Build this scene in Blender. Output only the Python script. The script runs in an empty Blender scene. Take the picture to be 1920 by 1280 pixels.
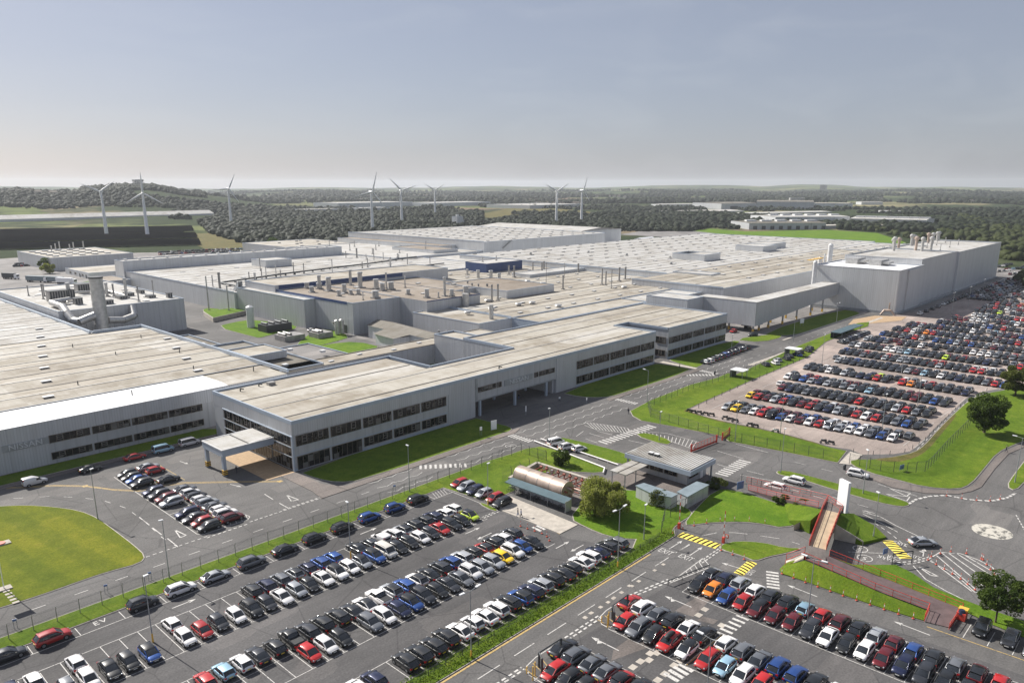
import bpy, bmesh, math, random
import numpy as np
from mathutils import Vector, Matrix
rnd = random.Random(7)
SC = bpy.context.scene
COL = SC.collection

# ---------------------------------------------------------------- camera
# world X runs along the office front, world Y towards the back of the plant, metres; camera 60 m above the origin
FOC, CX, CY, HZ = 1415.0, 960.0, 720.0, 347.0
PIT = math.atan((CY - HZ) / FOC)
TH = math.radians(46.69)
cam = bpy.data.cameras.new('camera'); camo = bpy.data.objects.new('camera', cam); COL.objects.link(camo)
cam.sensor_width = 36.0; cam.lens = FOC / 1920 * 36; cam.shift_y = (CY - 640) / 1920
cam.clip_start = 1.0; cam.clip_end = 60000
camo.location = (0, 0, 60); camo.rotation_euler = (math.pi / 2 - PIT, 0, -TH)
SC.camera = camo
# ---------------------------------------------------------------- light
SUN_EL, SUN_AZ = math.radians(39), math.radians(96.6)
w = bpy.data.worlds.new("World"); SC.world = w; w.use_nodes = True
nt = w.node_tree; nt.nodes.clear()
out = nt.nodes.new('ShaderNodeOutputWorld'); bg = nt.nodes.new('ShaderNodeBackground'); sky = nt.nodes.new('ShaderNodeTexSky')
sky.sky_type = 'NISHITA'; sky.sun_disc = False; sky.sun_elevation = SUN_EL; sky.sun_rotation = math.radians(90) - SUN_AZ
sky.altitude = 60; sky.air_density = 1.0; sky.dust_density = 1.0; sky.ozone_density = 1.0
hsv = nt.nodes.new('ShaderNodeHueSaturation'); hsv.inputs['Saturation'].default_value = 0.8
tnt = nt.nodes.new('ShaderNodeMix'); tnt.data_type = 'RGBA'; tnt.blend_type = 'MULTIPLY'; tnt.inputs[0].default_value = 1.0; tnt.inputs[7].default_value = (1.0, .965, 1.06, 1)
nt.links.new(sky.outputs[0], hsv.inputs['Color']); nt.links.new(hsv.outputs[0], tnt.inputs[6]); cst = nt.nodes.new('ShaderNodeMix'); cst.data_type = 'RGBA'; cst.inputs[0].default_value = .40; cst.inputs[7].default_value = (6.8, 7.5, 9.0, 1); nt.links.new(tnt.outputs[2], cst.inputs[6])
tc = nt.nodes.new('ShaderNodeTexCoord'); mp = nt.nodes.new('ShaderNodeMapping'); mp.inputs['Rotation'].default_value = (0, 0, .9); mp.inputs['Scale'].default_value = (1.0, 5.0, 14.0); ci = nt.nodes.new('ShaderNodeTexNoise'); ci.inputs['Scale'].default_value = 1.6; ci.inputs['Detail'].default_value = 6; ci.inputs['Distortion'].default_value = .6
cr_ = nt.nodes.new('ShaderNodeMapRange'); cr_.inputs[1].default_value = .45; cr_.inputs[2].default_value = .85; cr_.inputs[3].default_value = 0; cr_.inputs[4].default_value = .14
nt.links.new(tc.outputs['Generated'], mp.inputs[0]); nt.links.new(mp.outputs[0], ci.inputs['Vector']); nt.links.new(ci.outputs['Fac'], cr_.inputs[0])
cl = nt.nodes.new('ShaderNodeMix'); cl.data_type = 'RGBA'; cl.inputs[7].default_value = (10.5, 10.8, 11.2, 1); nt.links.new(cr_.outputs[0], cl.inputs[0]); nt.links.new(cst.outputs[2], cl.inputs[6]); nt.links.new(cl.outputs[2], bg.inputs[0])
nt.links.new(bg.outputs[0], out.inputs[0]); bg.inputs[1].default_value = 0.046
sl = bpy.data.lights.new('sun', 'SUN'); so = bpy.data.objects.new('sun', sl); COL.objects.link(so)
sl.energy = 5.0; sl.angle = math.radians(0.5); sl.color = (1.0, 0.955, 0.88)
sd = Vector((math.cos(SUN_EL) * math.cos(SUN_AZ), math.cos(SUN_EL) * math.sin(SUN_AZ), math.sin(SUN_EL)))
so.rotation_euler = sd.to_track_quat('Z', 'Y').to_euler(); so.location = (0, 0, 200)
SC.view_settings.view_transform = 'Standard'; SC.view_settings.look = 'None'
SC.view_settings.exposure = 0.62; SC.view_settings.gamma = 1.0
try:
    SC.cycles.max_bounces = 6; SC.cycles.volume_bounces = 1; SC.cycles.transparent_max_bounces = 16
    SC.cycles.use_denoising = True
except Exception: pass

def W(x, y, z=0.0):
    """point of height z seen at photo pixel x, y"""
    dx = (x - CX) / FOC; dy = -(y - CY) / FOC
    d = (dx, math.cos(PIT) + dy * math.sin(PIT), -math.sin(PIT) + dy * math.cos(PIT))
    t = (z - 60.0) / d[2]; gx, gy = d[0] * t, d[1] * t
    c, s = math.cos(TH), math.sin(TH)
    return (c * gx + s * gy, -s * gx + c * gy)
def PR(X, Y, z=0.0):
    c, s = math.cos(TH), math.sin(TH); x = c * X - s * Y; y = s * X + c * Y
    v = z - 60.0; zz = y * math.cos(PIT) - v * math.sin(PIT); u = y * math.sin(PIT) + v * math.cos(PIT)
    return (CX + FOC * x / zz, CY - FOC * u / zz) if zz > 0 else (-9999, -9999)

# ---------------------------------------------------------------- materials
def _m(name):
    m = bpy.data.materials.new(name); m.use_nodes = True; n = m.node_tree
    b = n.nodes['Principled BSDF']; return m, n, b
def _pos(n, scale=(1, 1, 1)):
    g = n.nodes.new('ShaderNodeNewGeometry'); v = n.nodes.new('ShaderNodeVectorMath'); v.operation = 'MULTIPLY'
    n.links.new(g.outputs['Position'], v.inputs[0]); v.inputs[1].default_value = scale; return v.outputs[0]
def _noise(n, sc, scale=(1, 1, 1), det=3, rough=.55):
    t = n.nodes.new('ShaderNodeTexNoise'); t.inputs['Scale'].default_value = sc; t.inputs['Detail'].default_value = det
    t.inputs['Roughness'].default_value = rough
    n.links.new(_pos(n, scale), t.inputs['Vector']); return t.outputs['Fac']
def _ramp(n, src, stops):
    r = n.nodes.new('ShaderNodeValToRGB'); e = r.color_ramp.elements
    while len(e) < len(stops): e.new(.5)
    for i, (p, c) in enumerate(stops):
        e[i].position = p; e[i].color = (c[0], c[1], c[2], 1)
    n.links.new(src, r.inputs[0]); return r.outputs[0]
def _mix(n, fac, a, b, mode='MIX'):
    m = n.nodes.new('ShaderNodeMix'); m.data_type = 'RGBA'; m.blend_type = mode
    for s, v in ((m.inputs[0], fac), (m.inputs[6], a), (m.inputs[7], b)):
        if isinstance(v, (int, float)): s.default_value = v
        elif isinstance(v, tuple): s.default_value = (v[0], v[1], v[2], 1)
        else: n.links.new(v, s)
    return m.outputs[2]
def _math(n, op, a, b=0.0, c=0.0):
    m = n.nodes.new('ShaderNodeMath'); m.operation = op
    for i, v in enumerate((a, b, c)):
        if isinstance(v, (int, float)): m.inputs[i].default_value = v
        else: n.links.new(v, m.inputs[i])
    return m.outputs[0]
def _xyz(n):
    g = n.nodes.new('ShaderNodeNewGeometry'); s = n.nodes.new('ShaderNodeSeparateXYZ'); n.links.new(g.outputs['Position'], s.inputs[0]); return s.outputs
def _bump(n, b, src, st=.4, dist=.05):
    k = n.nodes.new('ShaderNodeBump'); k.inputs['Strength'].default_value = st; k.inputs['Distance'].default_value = dist
    n.links.new(src, k.inputs['Height']); n.links.new(k.outputs[0], b.inputs['Normal'])
def flat(name, c, rough=.6, metal=0.0, var=.12, sc=.7, coat=0.0, spec=.5):
    m, n, b = _m(name)
    f = _noise(n, sc, det=4)
    lo = tuple(x * (1 - var) for x in c); hi = tuple(min(1, x * (1 + var)) for x in c)
    n.links.new(_ramp(n, f, [(.3, lo), (.7, hi)]), b.inputs['Base Color'])
    b.inputs['Roughness'].default_value = rough; b.inputs['Metallic'].default_value = metal
    b.inputs['Coat Weight'].default_value = coat; b.inputs['Specular IOR Level'].default_value = spec
    m.diffuse_color = (*c, 1); return m
def asphalt(name, c, warm=1.0):
    m, n, b = _m(name)
    big = _ramp(n, _noise(n, .035, det=5, rough=.65), [(.35, tuple(x * .78 for x in c)), (.65, tuple(x * 1.28 for x in c))])
    fine = _ramp(n, _noise(n, 3.5, det=2), [(.3, (.78, .78, .78)), (.7, (1.15, 1.15, 1.15))])
    col = _mix(n, 1.0, big, fine, 'MULTIPLY')
    # repair patches
    v = n.nodes.new('ShaderNodeTexVoronoi'); v.distance = 'CHEBYCHEV'; v.inputs['Scale'].default_value = .09
    n.links.new(_pos(n, (1, 1.8, 0)), v.inputs['Vector'])
    wn = n.nodes.new('ShaderNodeSeparateColor'); n.links.new(v.outputs['Color'], wn.inputs[0])
    col = _mix(n, _math(n, 'GREATER_THAN', wn.outputs[0], .86), col, _mix(n, 1.0, col, (1.22, 1.2, 1.18), 'MULTIPLY'))
    # wheel-worn streaks and oil spots
    st = _ramp(n, _noise(n, .9, (.12, 1, 1), det=3), [(.3, (.88, .88, .88)), (.7, (1.08, 1.07, 1.06))])
    col = _mix(n, 1.0, col, st, 'MULTIPLY')
    vc = n.nodes.new('ShaderNodeTexVoronoi'); vc.feature = 'DISTANCE_TO_EDGE'; vc.inputs['Scale'].default_value = .085; n.links.new(_pos(n, (1, 1, 0)), vc.inputs['Vector'])
    col = _mix(n, 1.0, col, _ramp(n, vc.outputs['Distance'], [(.004, (.74, .74, .75)), (.010, (1, 1, 1))]), 'MULTIPLY')
    sp = _ramp(n, _noise(n, .55, det=2), [(.70, (1, 1, 1)), (.76, (.72, .72, .74))])
    col = _mix(n, 1.0, col, sp, 'MULTIPLY')
    n.links.new(col, b.inputs['Base Color']); b.inputs['Roughness'].default_value = .88; b.inputs['Specular IOR Level'].default_value = .3
    _bump(n, b, _noise(n, 6, det=2), .25, .02); return m
def grass(name, a, bb, dry, mow=0.0):
    m, n, b = _m(name)
    col = _ramp(n, _noise(n, .35, det=6, rough=.7), [(.25, a), (.55, bb), (.8, dry)])
    col = _mix(n, .75, col, _ramp(n, _noise(n, 3.2, det=3, rough=.8), [(.3, (.55, .6, .5)), (.7, (1.35, 1.3, 1.3))]), 'MULTIPLY')
    col = _mix(n, 1.0, col, _ramp(n, _noise(n, .06, det=4), [(.35, (.8, .88, .8)), (.65, (1.18, 1.1, 1.05))]), 'MULTIPLY')
    if mow:
        x = _xyz(n); s = _math(n, 'SINE', _math(n, 'MULTIPLY', _math(n, 'ADD', x[0], _math(n, 'MULTIPLY', x[1], .15)), mow))
        col = _mix(n, 1.0, col, _ramp(n, _math(n, 'MULTIPLY_ADD', s, .5, .5), [(.3, (.88, .92, .9)), (.7, (1.1, 1.07, 1.0))]), 'MULTIPLY')
    n.links.new(col, b.inputs['Base Color']); b.inputs['Roughness'].default_value = .95; b.inputs['Specular IOR Level'].default_value = .15
    _bump(n, b, _noise(n, 5, det=3, rough=.8), .9, .12); return m
def cladding(name, c, per=.6, amp=.14, joints=True):
    m, n, b = _m(name); x = _xyz(n)
    t = _math(n, 'FRACT', _math(n, 'DIVIDE', _math(n, 'ADD', x[0], x[1]), per))
    rib = _math(n, 'PINGPONG', t, .5)
    base = _ramp(n, _noise(n, .25, (1, 1, .25), det=4), [(.3, tuple(q * .93 for q in c)), (.7, tuple(q * 1.05 for q in c))])
    col = _mix(n, 1.0, base, _ramp(n, rib, [(.06, (1 - amp,) * 3), (.16, (1, 1, 1))]), 'MULTIPLY')
    if joints:   # sheet joints and rain streaks
        j = _math(n, 'FRACT', _math(n, 'DIVIDE', _math(n, 'ADD', x[0], x[1]), 8.8))
        col = _mix(n, 1.0, col, _ramp(n, j, [(.004, (.62, .63, .66)), (.010, (1, 1, 1))]), 'MULTIPLY')
    col = _mix(n, .8, col, _ramp(n, _noise(n, 1.0, (1.4, 1.4, .08), det=3), [(.45, (1, 1, 1)), (.75, (.88, .87, .85))]), 'MULTIPLY')
    n.links.new(col, b.inputs['Base Color']); b.inputs['Roughness'].default_value = .45; b.inputs['Metallic'].default_value = .15
    _bump(n, b, rib, .35, .12); return m
def roofing(name, c, tan, white, row=8.75, seg=46.0, k=.55):
    m, n, b = _m(name); x = _xyz(n)
    cx = _math(n, 'FLOOR', _math(n, 'DIVIDE', x[0], seg)); cy = _math(n, 'FLOOR', _math(n, 'DIVIDE', x[1], row))
    cb = n.nodes.new('ShaderNodeCombineXYZ'); n.links.new(cx, cb.inputs[0]); n.links.new(cy, cb.inputs[1])
    wn = n.nodes.new('ShaderNodeTexWhiteNoise'); n.links.new(cb.outputs[0], wn.inputs['Vector'])
    pan = _ramp(n, wn.outputs['Value'], [(.12, tan), (.4, c), (.82, c), (.93, white)])
    col = _mix(n, k, (c[0], c[1], c[2]), pan)
    # sheet seams across, gutter staining, dirt
    seam = _math(n, 'FRACT', _math(n, 'DIVIDE', x[0], 1.0))
    col = _mix(n, 1.0, col, _ramp(n, seam, [(.05, (.93, .93, .92)), (.12, (1, 1, 1))]), 'MULTIPLY')
    col = _mix(n, .9, col, _ramp(n, _noise(n, .12, (1, 2.5, 1), det=6, rough=.7), [(.35, (.8, .77, .72)), (.58, (1.03, 1.03, 1.03))]), 'MULTIPLY')
    col = _mix(n, .8, col, _ramp(n, _noise(n, .9, (1, .2, 1), det=3), [(.35, (.9, .88, .85)), (.6, (1.02, 1.02, 1.02))]), 'MULTIPLY')
    col = _mix(n, .85, col, _ramp(n, _noise(n, .045, (1, 1, 1), det=8, rough=.75), [(.40, (.72, .69, .65)), (.50, (1, 1, 1))]), 'MULTIPLY')
    n.links.new(col, b.inputs['Base Color']); b.inputs['Roughness'].default_value = .8; b.inputs['Specular IOR Level'].default_value = .25
    return m
def glassy(name, c=(.008, .008, .009), rough=.12, cells=True):
    m, n, b = _m(name); f = _noise(n, .45, det=2); col = _ramp(n, f, [(.35, c), (.65, tuple(x * 2.0 + .003 for x in c))])
    if cells:   # some panes have blinds, some a lit-room tone painted into the colour
        x = _xyz(n); cb = n.nodes.new('ShaderNodeCombineXYZ'); n.links.new(_math(n, 'FLOOR', _math(n, 'DIVIDE', _math(n, 'ADD', x[0], x[1]), 1.33)), cb.inputs[0]); n.links.new(_math(n, 'FLOOR', _math(n, 'DIVIDE', x[2], 1.4)), cb.inputs[1])
        wn = n.nodes.new('ShaderNodeTexWhiteNoise'); n.links.new(cb.outputs[0], wn.inputs['Vector']); col = _mix(n, 1.0, col, _ramp(n, wn.outputs['Value'], [(.62, (0, 0, 0)), (.68, (.02, .019, .017)), (.86, (.045, .04, .034)), (.93, (.13, .125, .115))]), 'ADD')
    n.links.new(col, b.inputs['Base Color'])
    b.inputs['Roughness'].default_value = rough; b.inputs['Specular IOR Level'].default_value = .35; return m
def paintm(name, c, metal=.0):
    m, n, b = _m(name)
    oi = n.nodes.new('ShaderNodeObjectInfo')
    v = _ramp(n, oi.outputs['Random'], [(0, (.82, .82, .84)), (1, (1.15, 1.13, 1.12))])
    col = _mix(n, 1.0, (c[0], c[1], c[2]), v, 'MULTIPLY')
    dust = _ramp(n, _noise(n, 1.6, det=3), [(.4, (0, 0, 0)), (.8, (.035, .035, .035))])
    sep = n.nodes.new('ShaderNodeSeparateColor'); n.links.new(dust, sep.inputs[0])
    col = _mix(n, sep.outputs[0], col, (.3, .28, .25))
    n.links.new(col, b.inputs['Base Color'])
    b.inputs['Metallic'].default_value = metal; b.inputs['Roughness'].default_value = .38
    b.inputs['Coat Weight'].default_value = .8; b.inputs['Coat Roughness'].default_value = .06; return m
def leafm(name, a, bb, sc=.6):
    m, n, b = _m(name)
    col = _ramp(n, _noise(n, sc, det=4, rough=.7), [(.3, a), (.7, bb)])
    oi = n.nodes.new('ShaderNodeObjectInfo')
    n.links.new(col, b.inputs['Base Color']); b.inputs['Roughness'].default_value = .7; b.inputs['Specular IOR Level'].default_value = .2
    # light shining through the leaves
    tr = n.nodes.new('ShaderNodeBsdfTranslucent'); mx = n.nodes.new('ShaderNodeMixShader'); mx.inputs[0].default_value = .3
    n.links.new(_mix(n, 1.0, col, (1.3, 1.5, .7), 'MULTIPLY'), tr.inputs[0])
    o = n.nodes['Material Output']; n.links.new(b.outputs[0], mx.inputs[1]); n.links.new(tr.outputs[0], mx.inputs[2]); n.links.new(mx.outputs[0], o.inputs[0])
    return m
def meshwire(name):
    m, n, b = _m(name); x = _xyz(n)
    b.inputs['Base Color'].default_value = (.16, .17, .16, 1); b.inputs['Roughness'].default_value = .6
    a = _math(n, 'FRACT', _math(n, 'MULTIPLY', _math(n, 'ADD', _math(n, 'ADD', x[0], x[1]), x[2]), 10.0))
    c = _math(n, 'FRACT', _math(n, 'MULTIPLY', _math(n, 'SUBTRACT', _math(n, 'ADD', x[0], x[1]), x[2]), 10.0))
    al = _math(n, 'MAXIMUM', _math(n, 'LESS_THAN', a, .07), _math(n, 'LESS_THAN', c, .07))
    n.links.new(al, b.inputs['Alpha']); return m

M = {}
M['asph'] = asphalt('asphalt_road', (.118, .114, .112))
M['asph2'] = asphalt('asphalt_car_park', (.090, .087, .088))
M['pale'] = asphalt('pale_tarmac', (.30, .25, .225))
M['pave'] = asphalt('pavement_tarmac', (.16, .14, .13))
M['site'] = asphalt('yard_concrete', (.20, .19, .185))
M['kerb'] = flat('kerb_concrete', (.36, .33, .29), .85, var=.25, sc=1.5)
M['conc'] = flat('concrete', (.42, .38, .33), .85, var=.2, sc=.8)
M['brickpave'] = flat('buff_paving', (.40, .28, .17), .85, var=.15, sc=1.2)
M['redpave'] = flat('red_tarmac', (.12, .085, .085), .9, var=.2, sc=1)
M['deck'] = flat('bridge_decking', (.42, .33, .22), .8, var=.15, sc=.7)
M['grass'] = grass('grass_verge', (.065, .115, .010), (.11, .17, .014), (.19, .21, .04))
M['lawn'] = grass('grass_mown', (.10, .125, .010), (.145, .165, .014), (.21, .20, .03), mow=.9)
M['bright'] = grass('grass_bright', (.065, .14, .010), (.11, .19, .014), (.17, .23, .03))
M['scrub'] = grass('scrub_grass', (.06, .075, .02), (.13, .11, .04), (.24, .17, .08))
def worn(name, c, g_=(.13, .125, .12)):
    m, n, b = _m(name); col = _ramp(n, _noise(n, 2.6, det=5, rough=.75), [(.36, g_), (.47, tuple(x * .85 for x in c)), (.7, c)])
    n.links.new(col, b.inputs['Base Color']); b.inputs['Roughness'].default_value = .75; return m
M['white'] = worn('road_paint_white', (.62, .60, .57))
M['yellow'] = worn('road_paint_yellow', (.52, .36, .13))
M['humpy'] = flat('hump_yellow', (.85, .68, .12), .7, var=.12)
M['black'] = flat('black_paint', (.02, .02, .02), .6)
M['clad'] = cladding('cladding_ribbed_grey', (.52, .53, .55))
M['cladp'] = cladding('cladding_plain_grey', (.47, .48, .50), per=2.2, amp=.07)
M['cladw'] = cladding('cladding_pale_grey', (.60, .61, .62), per=.9, amp=.08)
M['cladb'] = cladding('cladding_blue', (.035, .07, .19), per=.9, amp=.15)
M['fascia'] = flat('fascia_blue_grey', (.40, .46, .54), .4, .2, var=.06)
M['roof'] = roofing('roof_cream', (.42, .395, .35), (.30, .265, .22), (.52, .505, .48))
M['roofw'] = roofing('roof_white_grey', (.48, .475, .465), (.38, .37, .345), (.55, .55, .545), k=.28)
M['roofnew'] = flat('roof_new_white', (.74, .74, .75), .55, var=.03, sc=.2)
M['roofbrown'] = roofing('roof_gravel_brown', (.29, .25, .21), (.22, .19, .165), (.36, .33, .30), k=.5)
M['roofgrey'] = roofing('roof_shed_grey', (.20, .185, .16), (.16, .15, .13), (.26, .25, .23), k=.4)
M['gutter'] = flat('gutter_dark', (.035, .03, .026), .7, var=.3)
M['vent'] = flat('vent_metal', (.30, .29, .28), .5, .3, var=.3, sc=.5)
M['ventw'] = flat('vent_white', (.62, .62, .62), .5, .1)
M['duct'] = flat('duct_galvanised', (.50, .49, .47), .45, .5, var=.2, sc=.8)
M['steel'] = flat('painted_steel_grey', (.34, .36, .38), .45, .4)
M['dsteel'] = flat('dark_steel', (.06, .065, .07), .5, .4)
M['stain'] = flat('stainless_tank', (.44, .35, .29), .45, .35, var=.3, sc=.5)
M['rust'] = flat('rusty_pipe_red', (.30, .09, .06), .7, var=.4, sc=1.0)
M['red'] = flat('rail_red', (.55, .06, .04), .5, var=.2)
M['bolw'] = flat('bollard_white', (.75, .72, .70), .5)
M['bolr'] = flat('bollard_red', (.50, .10, .06), .5)
M['lampm'] = flat('lamp_galvanised', (.36, .38, .39), .45, .5)
M['lamph'] = flat('lamp_head_white', (.72, .73, .74), .4)
M['orange'] = flat('pole_base_yellow', (.70, .42, .06), .5)
M['glass'] = glassy('window_glass')
M['cglass'] = glassy('car_glass', (.010, .012, .015), .04, False); M['cglass'].node_tree.nodes['Principled BSDF'].inputs['Specular IOR Level'].default_value = .9
M['frame'] = flat('window_frame', (.28, .26, .24), .5)
M['framed'] = flat('window_frame_bronze', (.16, .13, .10), .5)
M['tyre'] = flat('tyre_rubber', (.015, .015, .016), .8)
M['rim'] = flat('alloy_rim', (.35, .36, .38), .35, .8)
M['hl'] = flat('headlamp_glass', (.45, .47, .50), .1, .1, coat=1)
M['tl'] = flat('tail_lamp_red', (.45, .015, .015), .2, coat=1)
M['platew'] = flat('plate_white', (.75, .75, .72), .5); M['platey'] = flat('plate_yellow', (.75, .55, .05), .5)
M['trim'] = flat('black_trim', (.02, .021, .023), .55)
M['teal'] = flat('roof_teal_sheet', (.075, .12, .14), .5, var=.15)
M['sky2'] = flat('roof_pale_blue', (.19, .235, .26), .55, var=.15)
M['signw'] = flat('sign_white', (.85, .85, .85), .4, var=.03)
M['signb'] = flat('sign_blue', (.10, .16, .35), .4)
M['letter'] = flat('sign_letter_silver', (.62, .64, .67), .4, .3)
M['panel'] = flat('solar_panel', (.018, .022, .036), .6, var=.3, sc=.05)
M['turb'] = flat('turbine_white', (.80, .80, .80), .45, var=.04)
M['bark'] = flat('bark', (.10, .075, .05), .9, var=.3, sc=3)
M['leaf'] = leafm('leaves_green', (.030, .055, .010), (.085, .12, .020))
M['willow'] = leafm('leaves_willow', (.15, .17, .035), (.34, .34, .10), 1.2)
M['bush'] = leafm('leaves_bush', (.05, .065, .014), (.13, .14, .035))
M['tuft'] = leafm('grass_tufts', (.07, .12, .012), (.14, .20, .025))
M['wood1'] = leafm('woodland', (.006, .013, .008), (.034, .046, .020), .016)
M['wood2'] = leafm('woodland_bright', (.020, .032, .008), (.065, .078, .020), .03)
M['mesh'] = meshwire('chain_link')
M['skin'] = flat('skin', (.55, .35, .26), .6); M['cloth'] = flat('clothes_dark', (.03, .035, .05), .8); M['clothy'] = flat('clothes_hi_vis', (.75, .75, .10), .7); M['clothb'] = flat('clothes_blue', (.08, .14, .30), .8)
CARC = {'W': (.78, .77, .76), 'S': (.42, .44, .46), 'G': (.16, .17, .185), 'D': (.035, .038, .045), 'K': (.006, .007, .008), 'N': (.010, .016, .055),
        'B': (.020, .08, .30), 'L': (.30, .48, .60), 'R': (.42, .010, .010), 'M': (.14, .008, .014), 'O': (.75, .22, .01), 'Y': (.85, .55, .01), 'I': (.55, .75, .03), 'C': (.62, .60, .55)}
CARN = {'W': 'white', 'S': 'silver', 'G': 'grey', 'D': 'dark grey', 'K': 'black', 'N': 'navy blue', 'B': 'bright blue', 'L': 'pale blue', 'R': 'bright red', 'M': 'dark red', 'O': 'orange', 'Y': 'yellow', 'I': 'lime green', 'C': 'cream'}
for k, c in CARC.items(): M['car' + k] = paintm('car_paint_' + CARN[k].replace(' ', '_'), c, .35 if k in 'SGDNBLM' else 0)

# ---------------------------------------------------------------- mesh helpers
class MB:
    def __init__(s): s.v = []; s.f = []; s.mi = []; s.sm = []
    def add(s, vs, fs, mi=0, smooth=False):
        o = len(s.v); s.v += [tuple(v) for v in vs]
        for f in fs: s.f.append(tuple(i + o for i in f)); s.mi.append(mi); s.sm.append(smooth)
        return s
    def box(s, x0, x1, y0, y1, z0, z1, mi=0):
        return s.add([(x0, y0, z0), (x1, y0, z0), (x1, y1, z0), (x0, y1, z0), (x0, y0, z1), (x1, y0, z1), (x1, y1, z1), (x0, y1, z1)],
                     [(3, 2, 1, 0), (4, 5, 6, 7), (0, 1, 5, 4), (1, 2, 6, 5), (2, 3, 7, 6), (3, 0, 4, 7)], mi)
    def prism(s, poly, z0, z1, mi=0, cap=True, capmi=None):
        n = len(poly); a = sum(poly[i][0] * poly[(i + 1) % n][1] - poly[(i + 1) % n][0] * poly[i][1] for i in range(n))
        if a < 0: poly = poly[::-1]
        zt = z1 if isinstance(z1, (list, tuple)) else [z1] * n
        if a < 0: zt = zt[::-1]
        vs = [(p[0], p[1], z0) for p in poly] + [(p[0], p[1], zt[i]) for i, p in enumerate(poly)]
        s.add(vs, [(i, (i + 1) % n, n + (i + 1) % n, n + i) for i in range(n)], mi)
        if cap: s.add(vs[n:], [tuple(range(n))], mi if capmi is None else capmi)
        return s
    def tube(s, a, b, r, r2=None, seg=8, mi=0, smooth=True, caps=True):
        a = Vector(a); b = Vector(b); r2 = r if r2 is None else r2; d = (b - a)
        if d.length < 1e-6: return s
        d.normalize(); u = d.orthogonal().normalized(); v = d.cross(u)
        vs = []
        for c, rr in ((a, r), (b, r2)):
            for i in range(seg):
                t = 2 * math.pi * i / seg; vs.append(c + u * math.cos(t) * rr + v * math.sin(t) * rr)
        s.add(vs, [(i, (i + 1) % seg, seg + (i + 1) % seg, seg + i) for i in range(seg)], mi, smooth)
        if caps: s.add(vs, [tuple(range(seg))[::-1], tuple(range(seg, 2 * seg))], mi)
        return s
    def path(s, pts, r, seg=6, mi=0):
        for p, q in zip(pts, pts[1:]): s.tube(p, q, r, seg=seg, mi=mi)
        return s
    def loft(s, rings, mi=0, smooth=True, closed=False, ends=True):
        n = len(rings[0]); vs = [p for r in rings for p in r]; fs = []
        for i in range(len(rings) - 1):
            for j in range(n if closed else n - 1):
                k = (j + 1) % n; fs.append((i * n + j, i * n + k, (i + 1) * n + k, (i + 1) * n + j))
        s.add(vs, fs, mi, smooth)
        if ends: s.add(rings[0] + rings[-1], [tuple(range(n))[::-1], tuple(range(n, 2 * n))], mi)
        return s
    def data(s, name, mats, off=(0, 0, 0)):
        me = bpy.data.meshes.new(name)
        o = off; me.from_pydata([(x - o[0], y - o[1], z - o[2]) for x, y, z in s.v], [], s.f)
        for m in mats: me.materials.append(M[m] if isinstance(m, str) else m)
        me.polygons.foreach_set('material_index', s.mi); me.polygons.foreach_set('use_smooth', s.sm); me.update(); return me
def wloc(o):
    v = Vector((0, 0, 0))
    while o: v = v + Vector(o.location); o = o.parent
    return v
def link(name, me, parent=None):
    o = bpy.data.objects.new(name, me); COL.objects.link(o)
    if parent: o.parent = parent
    return o
def part(name, mb, mats, parent, label=None):
    if isinstance(mats, str): mats = [mats]
    o = link(name, mb.data(name, mats, wloc(parent)), parent)
    if label: o['label'] = label
    return o
def tag(o, label, cat, group=None):
    o['label'] = label; o['category'] = cat
    if group: o['group'] = group
    return o
def thing(name, label, cat, loc=(0, 0, 0), group=None, rz=0):
    o = bpy.data.objects.new(name, None); COL.objects.link(o); o.empty_display_size = .5
    o.location = (loc[0], loc[1], loc[2] if len(loc) > 2 else 0); o.rotation_euler[2] = rz
    return tag(o, label, cat, group)
def solo(name, mb, mats, label, cat, loc=None, group=None):
    if isinstance(mats, str): mats = [mats]
    loc = loc or (mb.v[0][0], mb.v[0][1], 0)
    o = link(name, mb.data(name, mats, (loc[0], loc[1], loc[2] if len(loc) > 2 else 0)))
    o.location = (loc[0], loc[1], loc[2] if len(loc) > 2 else 0); return tag(o, label, cat, group)
def struct(name, mb, mats, kind='structure'):
    if isinstance(mats, str): mats = [mats]
    o = link(name, mb.data(name, mats)); o['kind'] = kind; return o
def dup(root, loc, rz=0, label=None, group=None):
    r = root.copy(); COL.objects.link(r); r.location = loc; r.rotation_euler[2] = rz
    if label: r['label'] = label
    if group: r['group'] = group
    for ch in root.children:
        c = ch.copy(); COL.objects.link(c); c.parent = r
        for g in ch.children:
            d = g.copy(); COL.objects.link(d); d.parent = c
    return r
ORD = ['first', 'second', 'third', 'fourth', 'fifth', 'sixth', 'seventh', 'eighth', 'ninth', 'tenth', 'eleventh', 'twelfth', 'thirteenth', 'fourteenth', 'fifteenth',
       'sixteenth', 'seventeenth', 'eighteenth', 'nineteenth', 'twentieth']
def nth(i):
    if i < 20: return ORD[i]
    k = i + 1; return '%d%s' % (k, {1: 'st', 2: 'nd', 3: 'rd'}.get(k % 10, 'th') if not 10 < k % 100 < 14 else 'th')
def chaikin(p, n=1):
    for _ in range(n):
        q = []
        for i in range(len(p)):
            a, b = p[i], p[(i + 1) % len(p)]
            q += [(a[0] * .75 + b[0] * .25, a[1] * .75 + b[1] * .25), (a[0] * .25 + b[0] * .75, a[1] * .25 + b[1] * .75)]
        p = q
    return p
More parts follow.
